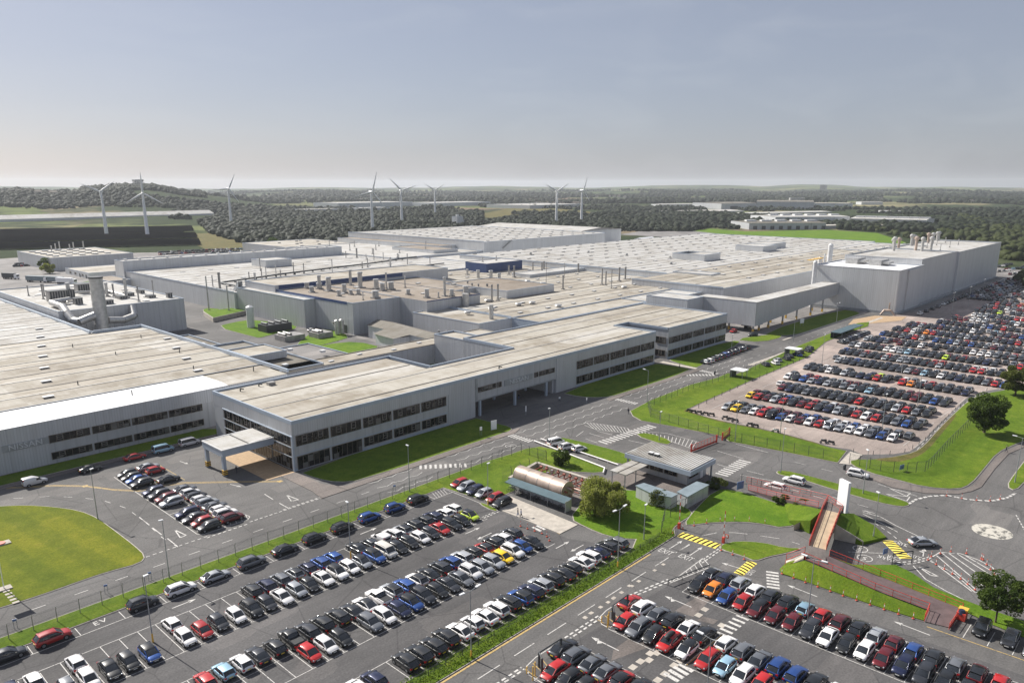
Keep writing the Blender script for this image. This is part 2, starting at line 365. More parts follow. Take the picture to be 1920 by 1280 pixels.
def inset(p, d):
    n = len(p); a = sum(p[i][0] * p[(i + 1) % n][1] - p[(i + 1) % n][0] * p[i][1] for i in range(n)); s = 1 if a > 0 else -1; o = []
    for i in range(n):
        x0, y0 = p[i - 1]; x1, y1 = p[i]; x2, y2 = p[(i + 1) % n]
        ax, ay = x1 - x0, y1 - y0; bx, by = x2 - x1, y2 - y1; la = math.hypot(ax, ay) or 1; lb = math.hypot(bx, by) or 1
        n1 = (-ay / la * s, ax / la * s); n2 = (-by / lb * s, bx / lb * s); k = 1 + n1[0] * n2[0] + n1[1] * n2[1]
        k = max(k, .5); o.append((x1 + (n1[0] + n2[0]) / k * d, y1 + (n1[1] + n2[1]) / k * d))
    return o
# ================================================================ GROUND
HILL = [(-700, -12), (-300, -8), (0, -5), (60, -6), (110, -9), (145, -8), (165, -3), (200, -1), (240, 1.5), (290, 2), (318, -3), (350, -8), (380, -11), (420, -16), (470, -24), (540, -36)]
FAR = [(-700, -2), (0, -3), (380, -9), (480, -8), (600, -5), (700, -7), (800, -6), (870, -4), (930, -3), (1000, -4), (1080, -7), (1150, -5), (1230, -2), (1290, -1), (1350, -1), (1430, -3), (1505, 0), (1560, -1), (1620, -4), (1700, -5), (1760, -4), (1850, -5), (1920, -6), (2300, -6)]
def interp(t, x):
    if x <= t[0][0]: return t[0][1]
    for (a, b), (c, d) in zip(t, t[1:]):
        if x <= c:
            k = (x - a) / (c - a); k = k * k * (3 - 2 * k); return b + (d - b) * k
    return t[-1][1]
def hill_h(px, d):
    h = 0.0
    a = interp(HILL, px)
    a = 52 + a * 2500 / FOC
    if a > 0: h += a * math.exp(-((d - 2500) / (620 if d < 2500 else 900)) ** 2)
    h2 = 60 + interp(FAR, px) * 9000 / FOC
    h += max(h2, 0) * math.exp(-((d - 9000) / (2600 if d < 9000 else 5000)) ** 2)
    h += 14 * math.exp(-((d - 5200) / 1200) ** 2) * (.5 + .5 * math.sin(px * .011 + 1)) + (6 * math.sin(px * .02 + d * .003) * (d / 6000) if d > 2800 else 0)
    return max(h, 0)
def az_dir(px):
    x, y = W(px, HZ + 30); l = math.hypot(x, y); return x / l, y / l
def ground_z(X, Y):
    d = math.hypot(X, Y)
    if d < 1300: return 0.0
    p = PR(X, Y, 0); return hill_h(p[0], d)
PXS = list(range(-560, 2500, 20)); DS = [0, 250, 600, 1000, 1300] + [1450 + 130 * i for i in range(24)] + [4800, 5200, 5600, 6200, 6800, 7400, 8000, 8500, 9000, 9500, 10200, 11500, 13000]
mb = MB(); dirs = [az_dir(p) for p in PXS]
for d in DS:
    for p, (ux, uy) in zip(PXS, dirs): mb.v.append((ux * d, uy * d, -.12 + (hill_h(p, d) if d >= 1300 else 0)))
n = len(PXS)
for i in range(len(DS) - 1):
    for j in range(n - 1):
        if i == 0: mb.f.append((0, n + j + 1, n + j))
        else: mb.f.append((i * n + j, i * n + j + 1, (i + 1) * n + j + 1, (i + 1) * n + j))
        mb.mi.append(0); mb.sm.append(True)
# the rest of the ring behind and beside the camera
bx = [az_dir(PXS[-1]), az_dir(PXS[0])]
a0 = math.atan2(bx[0][1], bx[0][0]); a1 = math.atan2(bx[1][1], bx[1][0])
step = (2 * math.pi - ((a1 - a0) % (2 * math.pi))) / 10
o = len(mb.v); mb.v.append((0, 0, -.13))
for i in range(11):
    a = a0 - step * i; mb.v.append((math.cos(a) * 9000, math.sin(a) * 9000, -.13))
for i in range(10): mb.f.append((o, o + i + 2, o + i + 1)); mb.mi.append(0); mb.sm.append(False)
m, nn, b = _m('farmland')
v = nn.nodes.new('ShaderNodeTexVoronoi'); v.inputs['Scale'].default_value = .0042; v.distance = 'MANHATTAN'
nn.links.new(_pos(nn, (1, .55, 0)), v.inputs['Vector'])
sc_ = nn.nodes.new('ShaderNodeSeparateColor'); nn.links.new(v.outputs['Color'], sc_.inputs[0])
fld = _ramp(nn, sc_.outputs[0], [(0, (.05, .075, .03)), (.25, (.13, .16, .055)), (.42, (.20, .16, .11)), (.55, (.09, .13, .045)), (.7, (.26, .23, .13)), (.85, (.055, .08, .03)), (1, (.19, .13, .10))])
for e in nn.nodes:
    pass
vd = nn.nodes.new('ShaderNodeTexVoronoi'); vd.inputs['Scale'].default_value = .0042; vd.distance = 'MANHATTAN'; vd.feature = 'DISTANCE_TO_EDGE' if False else 'F1'
col = _mix(nn, _ramp(nn, _noise(nn, .0016, det=7, rough=.7), [(.44, (0, 0, 0)), (.50, (1, 1, 1))]), fld, (.035, .050, .022))
col = _mix(nn, 1.0, col, _ramp(nn, _noise(nn, .02, det=6, rough=.8), [(.3, (.7, .72, .7)), (.7, (1.25, 1.22, 1.2))]), 'MULTIPLY')
nn.links.new(col, b.inputs['Base Color']); b.inputs['Roughness'].default_value = 1.0; b.inputs['Specular IOR Level'].default_value = .05
M['farm'] = m
struct('terrain', mb, 'farm')

def sheet(name, poly, z, mat, kind='structure', raised=False):
    b_ = MB()
    if raised: b_.prism(poly, -.05, z)
    else: b_.add([(x, y, z) for x, y in (poly if sum(poly[i - 1][0] * poly[i][1] - poly[i][0] * poly[i - 1][1] for i in range(len(poly))) > 0 else poly[::-1])], [tuple(range(len(poly)))])
    return struct(name, b_, mat, kind)
sheet('yard_ground', [(-160, 175), (180, 175), (300, 100), (640, 80), (700, 180), (720, 420), (640, 600), (400, 640), (230, 760), (60, 740), (-160, 700)], 0.0, 'site')
sheet('tarmac_ground', [(-160, -80), (420, -80), (620, -20), (620, 102), (392, 102), (392, 124), (240, 138.5), (240, 180.5), (-160, 180.5)], .004, 'asph')
sheet('road', [(104, 178), (176, 178), (176, 480), (140, 480), (140, 320), (106, 320)], .008, 'asph')
sheet('car_park', [(-40, 65.8), (99.6, 65.8), (95, 76), (95, 97), (95.2, 108.9), (-40, 108.9)], .010, 'asph2')
sheet('car_park', [(20, -60), (108, -60), (104, 30), (103, 54), (58, 56.6), (20, 56.8)], .010, 'asph2')
rl = [(1286, 770), (1311, 757), (1417, 710), (1516, 668), (1551, 640), (1629, 605), (1645, 597)]
rl2 = [(1882, 727), (1843, 734), (1812, 746), (1751, 804), (1727, 831), (1706, 846), (1675, 851), (1617, 852), (1594, 842), (1559, 837), (1452, 808), (1346, 787)]
sheet('car_park', [W(*p) for p in rl] + [(420, 104), (610, 104), (610, -40), (330, -40), (300, 24)] + [W(*p) for p in rl2], .014, 'pale')

KERB = MB(); LZ = [0]
def lawn(px, mat='grass', name='lawn', world=False, smooth=1, z=.13, kerb=True, fz=0):
    p = px if world else [W(*q) for q in px]
    if smooth: p = chaikin(p, smooth)
    LZ[0] += 1; z += .0021 * LZ[0]
    if kerb: KERB.prism(p, -.04, .09 + .0011 * LZ[0]); p = inset(p, .17)
    return sheet(name, p, z, mat, raised=True)
# round lawn at the left
lawn([(0, 949), (50, 947), (100, 950), (150, 957), (184, 971), (218, 996), (252, 1022), (274, 1042), (264, 1056), (200, 1073), (150, 1090), (100, 1108), (40, 1128), (0, 1140), (-160, 1190), (-260, 1150), (-240, 1010), (-120, 958)], 'lawn')
# verge with the perimeter fence
lawn([(-40, 109.05), (95.2, 109.05), (96.3, 99), (97.0, 97.2), (110, 97.6), (121, 97.5), (121, 100), (122.4, 103.5), (124.5, 112.4), (112, 113.6), (60, 113.5), (-40, 113.6)], world=True, smooth=0)
lawn([(94.0, 93.4), (95.2, 93.0), (95.6, 98), (94.6, 98.2)], world=True, smooth=1)
# office front lawns
lawn([(79.6, 139.2), (133.2, 139.2), (133.2, 136), (133.6, 131), (134, 127), (132.4, 124.6), (128, 124.6), (86, 124.6), (82, 127.4), (80.2, 132)], world=True, smooth=1, mat='grass')
lawn([(168, 139.2), (219.6, 139.2), (220.6, 136), (221.5, 128), (220, 124.6), (178, 124.6), (172.5, 126), (168.6, 131)], world=True, smooth=1)
lawn([(229, 139.2), (275, 139.2), (276, 134.5), (240, 129), (225, 124.9), (224, 127), (226.5, 136)], world=True, smooth=1)
lawn([(277, 140), (300, 133), (298, 127), (280, 128.5)], world=True, smooth=1)
lawn([(296, 137.5), (384, 137.5), (382, 126), (370, 124.8), (310, 124.8), (298, 128)], world=True, smooth=1)
# left plant front lawn (in the shade)
lawn([(45, 182.5), (79, 182.5), (82, 179.5), (80, 175.9), (46, 176.3), (20, 176.3), (20, 182.5)], world=True, smooth=0)
# gatehouse lawns
lawn([(925, 863), (1003, 835), (1044, 844), (1140, 876), (1132, 888), (1060, 884), (985, 873), (938, 868)])
lawn([(1027, 824), (1050, 820), (1073, 824), (1130, 838), (1175, 851), (1190, 862), (1161, 873), (1090, 850)])
lawn([(1067, 972), (1088, 946), (1120, 925), (1193, 917), (1231, 932), (1290, 952), (1300, 965), (1272, 982), (1255, 1000), (1232, 1010), (1178, 1012), (1140, 1006), (1100, 990)], 'bright')
lawn([(1186, 815), (1215, 811), (1262, 827), (1250, 836)])
# hedge strip beside the entrance road
lawn([(20, 62.7), (92, 62.6), (108.8, 62.8), (111.8, 65), (106, 68.6), (99.6, 65.7), (96, 65.7), (20, 65.7)], world=True, smooth=0, mat='grass')
# lawn between entrance road curve and footpath
lawn([(1280, 985), (1300, 958), (1340, 918), (1375, 918), (1440, 938), (1500, 958), (1518, 975), (1470, 991), (1431, 983), (1395, 979), (1336, 980), (1305, 984)], 'bright')
lawn([(1349, 1022), (1380, 1014), (1431, 1017), (1471, 1027), (1508, 1028), (1474, 1038), (1442, 1044), (1416, 1053), (1395, 1044), (1349, 1030)], 'grass')
# median
lawn([(1453, 884), (1471, 882), (1511, 891), (1590, 912), (1645, 925), (1699, 940), (1708, 947), (1690, 951), (1645, 942), (1565, 919), (1500, 898), (1462, 891)])
# right-hand lawns
lawn([(1594, 862), (1640, 862), (1680, 856), (1712, 849), (1733, 835), (1757, 807), (1788, 776), (1817, 750), (1847, 738), (1888, 731), (1990, 700), (2140, 720), (2000, 800), (1925, 826), (1904, 833), (1870, 849), (1845, 880), (1821, 908), (1797, 918), (1736, 914), (1675, 898), (1629, 886), (1594, 871)], 'grass')
lawn([(1886, 912), (1900, 890), (1925, 858), (1990, 820), (2050, 840), (1925, 900), (1904, 921)], 'grass')
lawn([(1181, 771), (1219, 751), (1293, 722), (1343, 709), (1364, 700), (1380, 702), (1438, 676), (1488, 652), (1559, 624), (1608, 606), (1630, 604), (1628, 612), (1594, 623), (1549, 641), (1514, 670), (1415, 711), (1310, 758), (1283, 771), (1346, 790), (1452, 811), (1559, 840), (1588, 846), (1571, 868), (1462, 846), (1367, 828), (1353, 818), (1277, 803), (1202, 789), (1186, 780)], smooth=0)
for pl in ([(1300, 745), (1413, 705), (1508, 667), (1514, 669), (1415, 710), (1310, 757), (1284, 770), (1346, 789), (1452, 810), (1555, 837), (1540, 843), (1446, 819), (1340, 795), (1262, 772)],
           [(1632, 862), (1680, 857), (1712, 850), (1733, 836), (1757, 808), (1788, 777), (1795, 779), (1765, 815), (1740, 845), (1715, 860), (1680, 868)]):
    sheet('scrub_ground', inset(chaikin([W(*q) for q in pl], 1), .05), .17, 'scrub', raised=True)
# lawns inside the plant
for pl in ([(405, 613), (440, 604), (470, 600), (520, 605), (558, 611), (553, 618), (505, 629), (486, 634), (476, 632)], [(555, 652), (561, 640), (588, 621), (614, 616), (662, 631), (622, 643), (580, 653)],
           [(575, 657), (608, 646), (670, 640), (722, 653), (645, 673), (620, 670)], [(380, 577), (418, 580), (430, 592), (383, 592)], [(420, 575), (470, 585), (465, 592), (425, 587)], [(800, 684), (822, 682), (818, 690)]):
    lawn(pl, 'bright')
sheet('lawn', [W(*p) for p in [(135, 533), (200, 521), (204, 527), (150, 536)]], .1, 'bright', raised=True)
# playing field and open grass beyond the plant
sheet('grass_field', [W(*p) for p in [(1290, 433), (1330, 429), (1400, 434), (1550, 431), (1645, 437), (1700, 455), (1640, 470), (1590, 462), (1480, 452), (1380, 444)]], .05, 'bright')
sheet('grass_field', [W(*p) for p in [(340, 422), (375, 416), (405, 440), (480, 452), (560, 450), (520, 475), (420, 485), (370, 460)]], .04, 'scrub')
sheet('grass_field', [W(*p) for p in [(880, 405), (960, 390), (1060, 392), (1130, 400), (1130, 425), (1000, 416)]], .04, 'scrub')
sheet('grass_field', [W(*p) for p in [(1885, 402), (1930, 400), (1990, 412), (1960, 425), (1895, 418)]], .05, 'bright')
sheet('grass_field', [W(*p) for p in [(0, 433), (180, 425), (182, 434), (0, 446)]], .04, 'scrub')
sheet('earth_yard', [W(*p) for p in [(1205, 433), (1300, 433), (1390, 443), (1290, 447), (1160, 440)]], .06, 'site')
sheet('concourse_paving', [W(*p) for p in [(1590, 609), (1600, 599), (1640, 592), (1700, 594), (1690, 601), (1640, 606)]], .09, 'brickpave', raised=True)
# pavements
def pave(poly, mat='pave', z=.10, world=True, name='pavement'):
    return sheet(name, poly if world else [W(*q) for q in poly], z, mat, raised=True)
pave([(75, 122.55), (131, 122.55), (134.5, 124), (134.5, 124.55), (82, 124.55), (79.4, 129), (79.0, 139), (75.8, 139), (75.8, 127)])
pave([(171, 122.55), (225, 122.55), (222.2, 124.55), (172, 124.55)])
pave([(222.4, 124.6), (224, 124.6), (225, 138.9), (222.5, 138.9)], 'conc', .105)
pave([(20, 174.2), (79, 173.6), (79, 175.8), (20, 176.2)])
pave([(72.5, 139.1), (79, 139.1), (79, 160), (72.5, 160)], 'brickpave', .06); line_ = None
pave([(95.4, 78.2), (100.5, 78.2), (101.5, 97.0), (96.9, 97.0), (95.4, 92.8)], 'conc')
pave([(100.6, 76.5), (108, 77.2), (108, 79.4), (100.6, 79.6)])
pave([(1604, 872), (1629, 888), (1675, 900), (1736, 916), (1797, 920), (1823, 911), (1847, 882), (1873, 851), (1906, 836), (1925, 828), (1925, 836), (1891, 851), (1866, 878), (1840, 913), (1822, 921), (1797, 926), (1736, 925), (1675, 914), (1629, 897), (1600, 881)], world=False)
pave([(1594, 847), (1617, 853), (1596, 872), (1573, 869)], 'conc', .12, world=False)
pave([(240, 112.9), (372, 112.9), (374, 114.6), (240, 114.6)], 'conc'); pave([(290, 124.0), (384, 124.0), (384, 124.9), (290, 124.9)], 'conc')
pave([(118.5, 66.8), (128, 66.8), (140, 73.8), (140, 87), (118, 88)], 'pave', .08)
struct('kerb', KERB, 'kerb')

# ---------------------------------------------------------------- markings
MW, MY, MK = MB(), MB(), MB()
ZM = .024
def seg(mb_, a, b_, w_=.12, z=ZM):
    dx, dy = b_[0] - a[0], b_[1] - a[1]; l = math.hypot(dx, dy)
    if l < 1e-4: return
    nx, ny = -dy / l * w_ / 2, dx / l * w_ / 2
    mb_.add([(a[0] - nx, a[1] - ny, z), (b_[0] - nx, b_[1] - ny, z), (b_[0] + nx, b_[1] + ny, z), (a[0] + nx, a[1] + ny, z)], [(0, 1, 2, 3)])
def line(mb_, pts, w_=.12, z=ZM, px=False):
    if px: pts = [W(*p) for p in pts]
    for a, b_ in zip(pts, pts[1:]): seg(mb_, a, b_, w_, z)
def dash(mb_, pts, on=2, off=4, w_=.12, px=False, z=ZM):
    if px: pts = [W(*p) for p in pts]
    t = 0.0; per = on + off; pos = 0.0
    for a, b_ in zip(pts, pts[1:]):
        l = math.hypot(b_[0] - a[0], b_[1] - a[1]); s = -(pos % per)
        while s < l:
            u, v_ = max(s, 0), min(s + on, l)
            if v_ > u: seg(mb_, (a[0] + (b_[0] - a[0]) * u / l, a[1] + (b_[1] - a[1]) * u / l), (a[0] + (b_[0] - a[0]) * v_ / l, a[1] + (b_[1] - a[1]) * v_ / l), w_, z)
            s += per
        pos += l
def zebra(a, b_, n_, l_, w_=.5):          # n stripes between a and b, each l long across
    dx, dy = b_[0] - a[0], b_[1] - a[1]; d = math.hypot(dx, dy); nx, ny = -dy / d * l_ / 2, dx / d * l_ / 2
    for i in range(n_):
        t = (i + .5) / n_; c = (a[0] + dx * t, a[1] + dy * t); seg(MW, (c[0] - nx, c[1] - ny), (c[0] + nx, c[1] + ny), w_)
def arrow(c, ang, L=4.0, turn=0):
    ca, sa = math.cos(ang), math.sin(ang); f = lambda u, v_: (c[0] + ca * u - sa * v_, c[1] + sa * u + ca * v_, ZM)
    MW.add([f(-L / 2, -.08), f(L / 2 - .9, -.08), f(L / 2 - .9, .08), f(-L / 2, .08)], [(0, 1, 2, 3)])
    MW.add([f(L / 2 - 1.1, -.38), f(L / 2, 0), f(L / 2 - 1.1, .38)], [(0, 1, 2)])
    if turn: MW.add([f(L / 2 - 1.6, turn * .75), f(L / 2 - 1.1, .05 * turn), f(L / 2 - 2.0, .05 * turn)], [(0, 1, 2)] if turn > 0 else [(0, 2, 1)])
def txt(s, size, mat, z=0, ext=0.0, sx=1.0):
    cu = bpy.data.curves.new('txt', 'FONT'); cu.body = s; cu.size = size; cu.align_x = 'CENTER'; cu.align_y = 'CENTER'; cu.extrude = ext; cu.resolution_u = 2
    o_ = bpy.data.objects.new('txt', cu); COL.objects.link(o_); dg = bpy.context.evaluated_depsgraph_get()
    me = bpy.data.meshes.new_from_object(o_.evaluated_get(dg)); bpy.data.objects.remove(o_)
    r = ([(v_.co.x * sx, v_.co.y, v_.co.z) for v_ in me.vertices], [tuple(p.vertices) for p in me.polygons]); return r
def gtext(s, size, loc, ang, stretch=1.0, mb_=None):
    vs, fs = txt(s, size, None); ca, sa = math.cos(ang), math.sin(ang)
    (mb_ or MW).add([(loc[0] + ca * x - sa * y * stretch, loc[1] + sa * x + ca * y * stretch, ZM) for x, y, z in vs], fs)
def ring(c, r, w_=.12, rx=1.0, ry=1.0):
    line(MW, [(c[0] + math.cos(t * math.pi / 12) * r * rx, c[1] + math.sin(t * math.pi / 12) * r * ry) for t in range(25)], w_)

# main road
dash(MW, [(-6, 118.5), (84, 118.6)], 1.9, 3.95, .14); dash(MW, [(250, 118.7), (370, 118.7)], 2, 4, .12)
def zig(x0, x1, y, mb_=MW):
    pts = []; x = x0; s = 1
    while x < x1: pts.append((x, y + s * .38)); x += 2.0; s = -s
    line(mb_, pts, .13)
for x0, x1 in ((86, 99), (108, 127.5), (131, 171), (178, 211.5), (223, 250)):
    for y in (115.2, 118.7, 122.1): zig(x0, x1, y)
zebra((99.3, 122.0), (107.7, 115.0), 10, 2.4, .5); zebra((129.2, 122.6), (129.2, 115.3), 8, 2.2, .45); zebra((174, 122.6), (174, 115.2), 8, 2.0, .45); zebra((212.9, 122.9), (219.7, 116.0), 9, 2.2, .5); zebra((222, 122.6), (221.4, 115.9), 8, 2.0, .45)
ring(W(958, 836), 1.3); gtext('20', 1.5, W(958, 836), 0)
# side turnings
dash(MW, [(37, 123.0), (52.2, 123.0)], .6, .5, .2); dash(MW, [(51.6, 122.5), (59.5, 122.5)], .6, .4, .25); dash(MW, [(60, 123.0), (79, 123.0)], .6, .4, .22); dash(MW, [(67, 123.4), (77, 123.4)], .6, .4, .22)
dash(MW, [W(25, 934), W(94, 930), W(148, 932), W(194, 938), W(236, 952), W(262, 970), W(281, 986), W(305, 1008), W(333, 1025)], 1.8, 3.0, .12)
for p, q in (((261, 969), (280, 984)), ((286, 989), (303, 1002)), ((314, 1009), (333, 1024)), ((496, 926), (512, 936)), ((524, 943), (542, 953))): line(MW, [W(*p), W(*q)], .18)
for tri in ([(328, 993), (338, 1007.5), (349, 1003)], [(538, 928), (546, 939), (560, 936.5)], [(1721, 1061), (1745, 1078), (1759, 1080)]): line(MW, [W(*p) for p in tri + tri[:1]], .22)
line(MW, [(51.2, 164.6), (51.1, 125.2), (51.9, 124.2), (60.3, 124.2), (61.2, 125.2), (60.9, 127.5)], .14); line(MW, [(55.6, 152), (55.6, 123.9)], .12)
line(MY, [(55.6, 165), (55.6, 153.5)], .14); line(MY, [(60.8, 165), (60.8, 152)], .14)
for i in range(5): seg(MW, (55.9 + i * 1.1, 124.2), (56.6 + i * 1.1, 126.4), .1)
seg(MY, (51.2, 151), (55.6, 151), .12); seg(MW, (51.2, 137.0), (55.6, 137.0), .12)
yb = [W(0, 919), W(45, 914), W(100, 912.5), (50.5, 153.2), (57, 152.0), (67, 148.5), (80, 138.4)]
yb = [W(10, 915), W(100, 910), W(160, 911), W(215, 918), W(262, 920), W(300, 911), W(345, 905), W(440, 903), W(525, 902)]
for off in (-.35, .35): line(MY, [(x, y + off) for x, y in yb], .22)
for k in (2, 5, 8): seg(MY, (yb[k][0] - .5, yb[k][1]), (yb[k][0] + .5, yb[k][1]), 1.0, ZM + .004)
arrow(W(442, 910), math.atan2(-3.1, .9), 3.2); arrow(W(345, 867), math.atan2(-3, .5), 3.2)
# left car park bays
P0X = 22.0; PB = 2.43
for k in range(-12, 29):
    x = P0X + k * PB
    if k <= 28: seg(MW, (x, 92.1), (x, 101.5), .1)
line(MW, [(-8, 101.5), (91, 101.5)], .1); line(MW, [(-8, 92.1), (91, 92.1)], .1)
for k in range(-12, 29): seg(MW, (P0X + k * PB, 76.5), (P0X + k * PB, 85.9), .1)
line(MW, [(-8, 76.5), (92, 76.5)], .1); line(MW, [(-8, 81.2), (91, 81.2)], .08); line(MW, [(-8, 85.9), (91, 85.9)], .1)
for k in range(-12, 33): seg(MW, (P0X + k * PB, 65.9), (P0X + k * PB, 70.8), .1)
line(MW, [(-8, 70.8), (99, 70.8)], .1)
line(MW, [(-8, 106.2), (95, 106.2)], .1)
for i in range(-3, 13): seg(MW, (20.2 + 5.85 * i, 106.2), (20.2 + 5.85 * i, 108.8), .1)
for i in range(5): seg(MW, (91.0 + i * .7, 106.3), (92 + i * .7, 108.8), .09)
line(MW, [(95.1, 92.9), (95.1, 109)], .1); seg(MW, (95.2, 92.9), (100.2, 92.9), .1)
dash(MW, [(90.8, 93.3), (95, 93.3)], .5, .35, .22); dash(MW, [(90.8, 92.8), (95, 92.8)], .5, .35, .22)
for x, y, a in ((39.4, 104, 0), (72.8, 104, 0), (85.7, 90.5, 0), (85.6, 87.4, math.pi), (92.5, 75.2, 0), (93.2, 72.6, math.pi)): arrow((x, y), a, 3.6)
zebra((93.6, 82.6), (100.4, 81.9), 7, 2.2, .55)
gtext('E', 1.5, W(180, 1168.5), 0, 1.1); gtext('V', 1.5, W(194, 1163), 0, 1.1)
line(MY, [(95.4, 78.2), (97.5, 97)], .2)
# entrance road
dash(MW, [(10, 59.75), (108.5, 59.4)], 4.0, 2.7, .14)
line(MY, [(20, 62.35), (100, 62.3)], .3); 
for y in (57.1, 56.6): dash(MW, [(56.5, y + .1), (62.5, y + .1)], .7, .45, .28)
for y in (57.3, 56.7): dash(MW, [(71.3, y), (79, y)], .7, .45, .28)
for y in (0, -.6): dash(MW, [(86.5, 57.3 + y), (94.8, 55.6 + y)], .7, .45, .28)
for y in (0, -.5): dash(MW, [(103.2, 54.9 + y), (110.3, 54.9 + y)], .7, .45, .25)
for p, q in (((1262, 1088), (1318, 1046)), ((1257, 1092), (1328, 1064)), ((1318, 1046), (1332, 1062))): line(MW, [W(*p), W(*q)], .16)
for i in range(7):
    t = i / 7; a = W(1262 + 56 * t, 1088 - 42 * t); b_ = W(1262 + 68 * t, 1090 - 26 * t); seg(MW, a, b_, .14)
arrow(W(1267, 1021), math.atan2(0, 1), 4.2); arrow(W(1305, 1033), 0, 4.2)
seg(MW, W(1267, 1036), W(1293, 1021), .14)
gtext('EXIT', 1.25, W(1248, 1034), -math.pi / 2, 1.7); gtext('EXIT', 1.25, W(1286, 1045), -math.pi / 2, 1.7)
def hump(a, b_, w_=2.2):
    dx, dy = b_[0] - a[0], b_[1] - a[1]; l = math.hypot(dx, dy); ux, uy = dx / l, dy / l; nx, ny = -uy, ux
    mb_ = MB(); R_ = []
    for t in (-1, -.6, 0, .6, 1): R_.append([(a[0] + nx * t * w_ / 2, a[1] + ny * t * w_ / 2, .018 + .07 * (1 - t * t)), (b_[0] + nx * t * w_ / 2, b_[1] + ny * t * w_ / 2, .018 + .07 * (1 - t * t))])
    mb_.loft(R_, 0, False, ends=False); 
    k = int(l / .85)
    for i in range(k):
        s = i * l / k; T_ = (-.95, -.5, 0, .5, .95); hz_ = lambda t: .026 + .07 * (1 - t * t)
        for t0, t1 in zip(T_, T_[1:]):
            q = lambda t, o1: (a[0] + ux * (s + o1 + (t + 1) * .22) + nx * t * w_ / 2, a[1] + uy * (s + o1 + (t + 1) * .22) + ny * t * w_ / 2, hz_(t))
            mb_.add([q(t0, 0), q(t0, .38), q(t1, .38), q(t1, 0)], [(0, 1, 2, 3), (3, 2, 1, 0)], 1)
    struct('speed_hump', mb_, ['humpy', 'black'])
hump((110.0, 62.6), (110.4, 55.4)); hump((103.9, 48.3), (109.2, 48.5), 1.6); hump((132.6, 34.9), (127.9, 30.5), 2.0)
dash(MW, [W(1316, 1004), W(1345, 998), W(1375, 998), W(1405, 1001), W(1466, 1010), W(1500, 1020)], 3.2, 2.2, .13)
dash(MW, [W(1590, 1034), W(1660, 1037)], 9, 1, .13)
for p in ((1613, 1028.5), (1621.5, 1046)): ring(W(*p), 1.15, .16); gtext('5', 1.7, W(*p), math.pi / 2)
gtext('PARK', 1.1, W(1661, 1046), math.pi / 2, 1.5); gtext('CAR', 1.1, W(1676, 1045), math.pi / 2, 1.5)
gtext('EXIT', 1.1, W(1687, 1019), -math.pi / 2, 1.5); gtext('EXIT', 1.1, W(1713, 1043), -math.pi / 2, 1.5); gtext('EXIT', 1.1, W(1408, 1072), 0, 1.4)
arrow(W(1732, 1035), .2, 3.4, 1); dash(MW, [W(1680, 1058), W(1712, 1056), W(1740, 1049)], .6, .4, .25); dash(MW, [W(1682, 1054), W(1712, 1052), W(1742, 1044)], .6, .4, .25)
# right near car park
for xs, ys0, ys1 in (((93.0, 97.8, 102.6), -30, 52.0), ((77.2, 81.9, 86.8), -30, 54.3), ((61.6, 66.3, 71.2), -30, 54.3)):
    for x in xs: seg(MW, (x, ys0), (x, ys1), .1)
    y = ys1 - .02
    while y > ys0: seg(MW, (xs[0], y), (xs[2], y), .1); y -= 2.43
for cx_, yy in ((79.4, 57.2), (63.9, 57.2)):
    line(MW, [(cx_ + 6.5, yy), (cx_ + 1.5, yy + .1), (cx_ - .8, yy - .3), (cx_ - 1.9, yy - 1.6), (cx_ - 2.0, yy - 4.2)], .14)
    for i in range(3): seg(MY, (cx_ - 1.4 + i * 1.6, yy - .5), (cx_ - 1.6 + i * 1.2, yy - 2.8), .14)
for p, t in (((1399, 1071), 1), ((1376, 1064), 0)): pass
arrow(W(1374, 1061), math.pi / 2 + .1, 4.0); arrow(W(1271, 1127), math.pi / 2, 4.6, 1); arrow(W(1134, 1206), math.pi / 2, 4.6, 1); arrow(W(1504, 1107), math.pi / 2 - .05, 4.8); arrow(W(1709, 1177), math.pi / 2 - .05, 4.8)
zebra(W(1448, 1070), W(1450, 1104), 6, 1.9, .5); zebra(W(1350, 1192), W(1396, 1154), 6, 1.9, .5); zebra(W(1254, 1272), W(1290, 1248), 4, 2.2, .6)
seg(MY, (77.5, 42.0), (87, 42.0), .18); seg(MY, (77.5, 39.8), (87, 39.8), .18); seg(MY, W(1650, 1118), W(1920, 1235), .12) if False else None
line(MY, [(108.4, 22.0), (108.8, 0.0), (109, -10)], .16)
for i in range(5): seg(MW, (108.9, 17.6 - 2.9 * i), (113.4, 17.6 - 2.9 * i), .1)
PATCH = MB()
PTS = [(880 + a * .25, 960 + b_ * .25) for a, b_ in ((1200, 550), (1140, 600), (1080, 645), (1270, 515), (1390, 435), (1455, 390), (910, 755), (870, 790), (985, 710))] + [(1040 + a / 6, 1080 + b_ / 6) for a, b_ in ((945, 55), (870, 108), (755, 180), (665, 240), (600, 290), (515, 345), (415, 410), (340, 460), (1690, 370), (1620, 435), (1880, 550), (1075, 865), (1150, 860), (1060, 940), (965, 955), (880, 1020), (1345, 1000), (1240, 1095), (1160, 1165), (1415, 945))]
for i, q_ in enumerate(PTS):
    x, y = W(*q_); s = .32 if q_[1] < 1158 and q_[0] < 1250 else .55
    zp = .0175 + i * .00018; PATCH.add([(x - s, y - s * .8, zp), (x + s, y - s * .8, zp), (x + s, y + s * .8, zp), (x - s, y + s * .8, zp)], [(0, 1, 2, 3)])
for p in (((1215, 1205), (1165, 1240), (1140, 1228), (1230, 1180)), ): pass
struct('tarmac_repairs', PATCH, 'conc')
P2_ = MB()
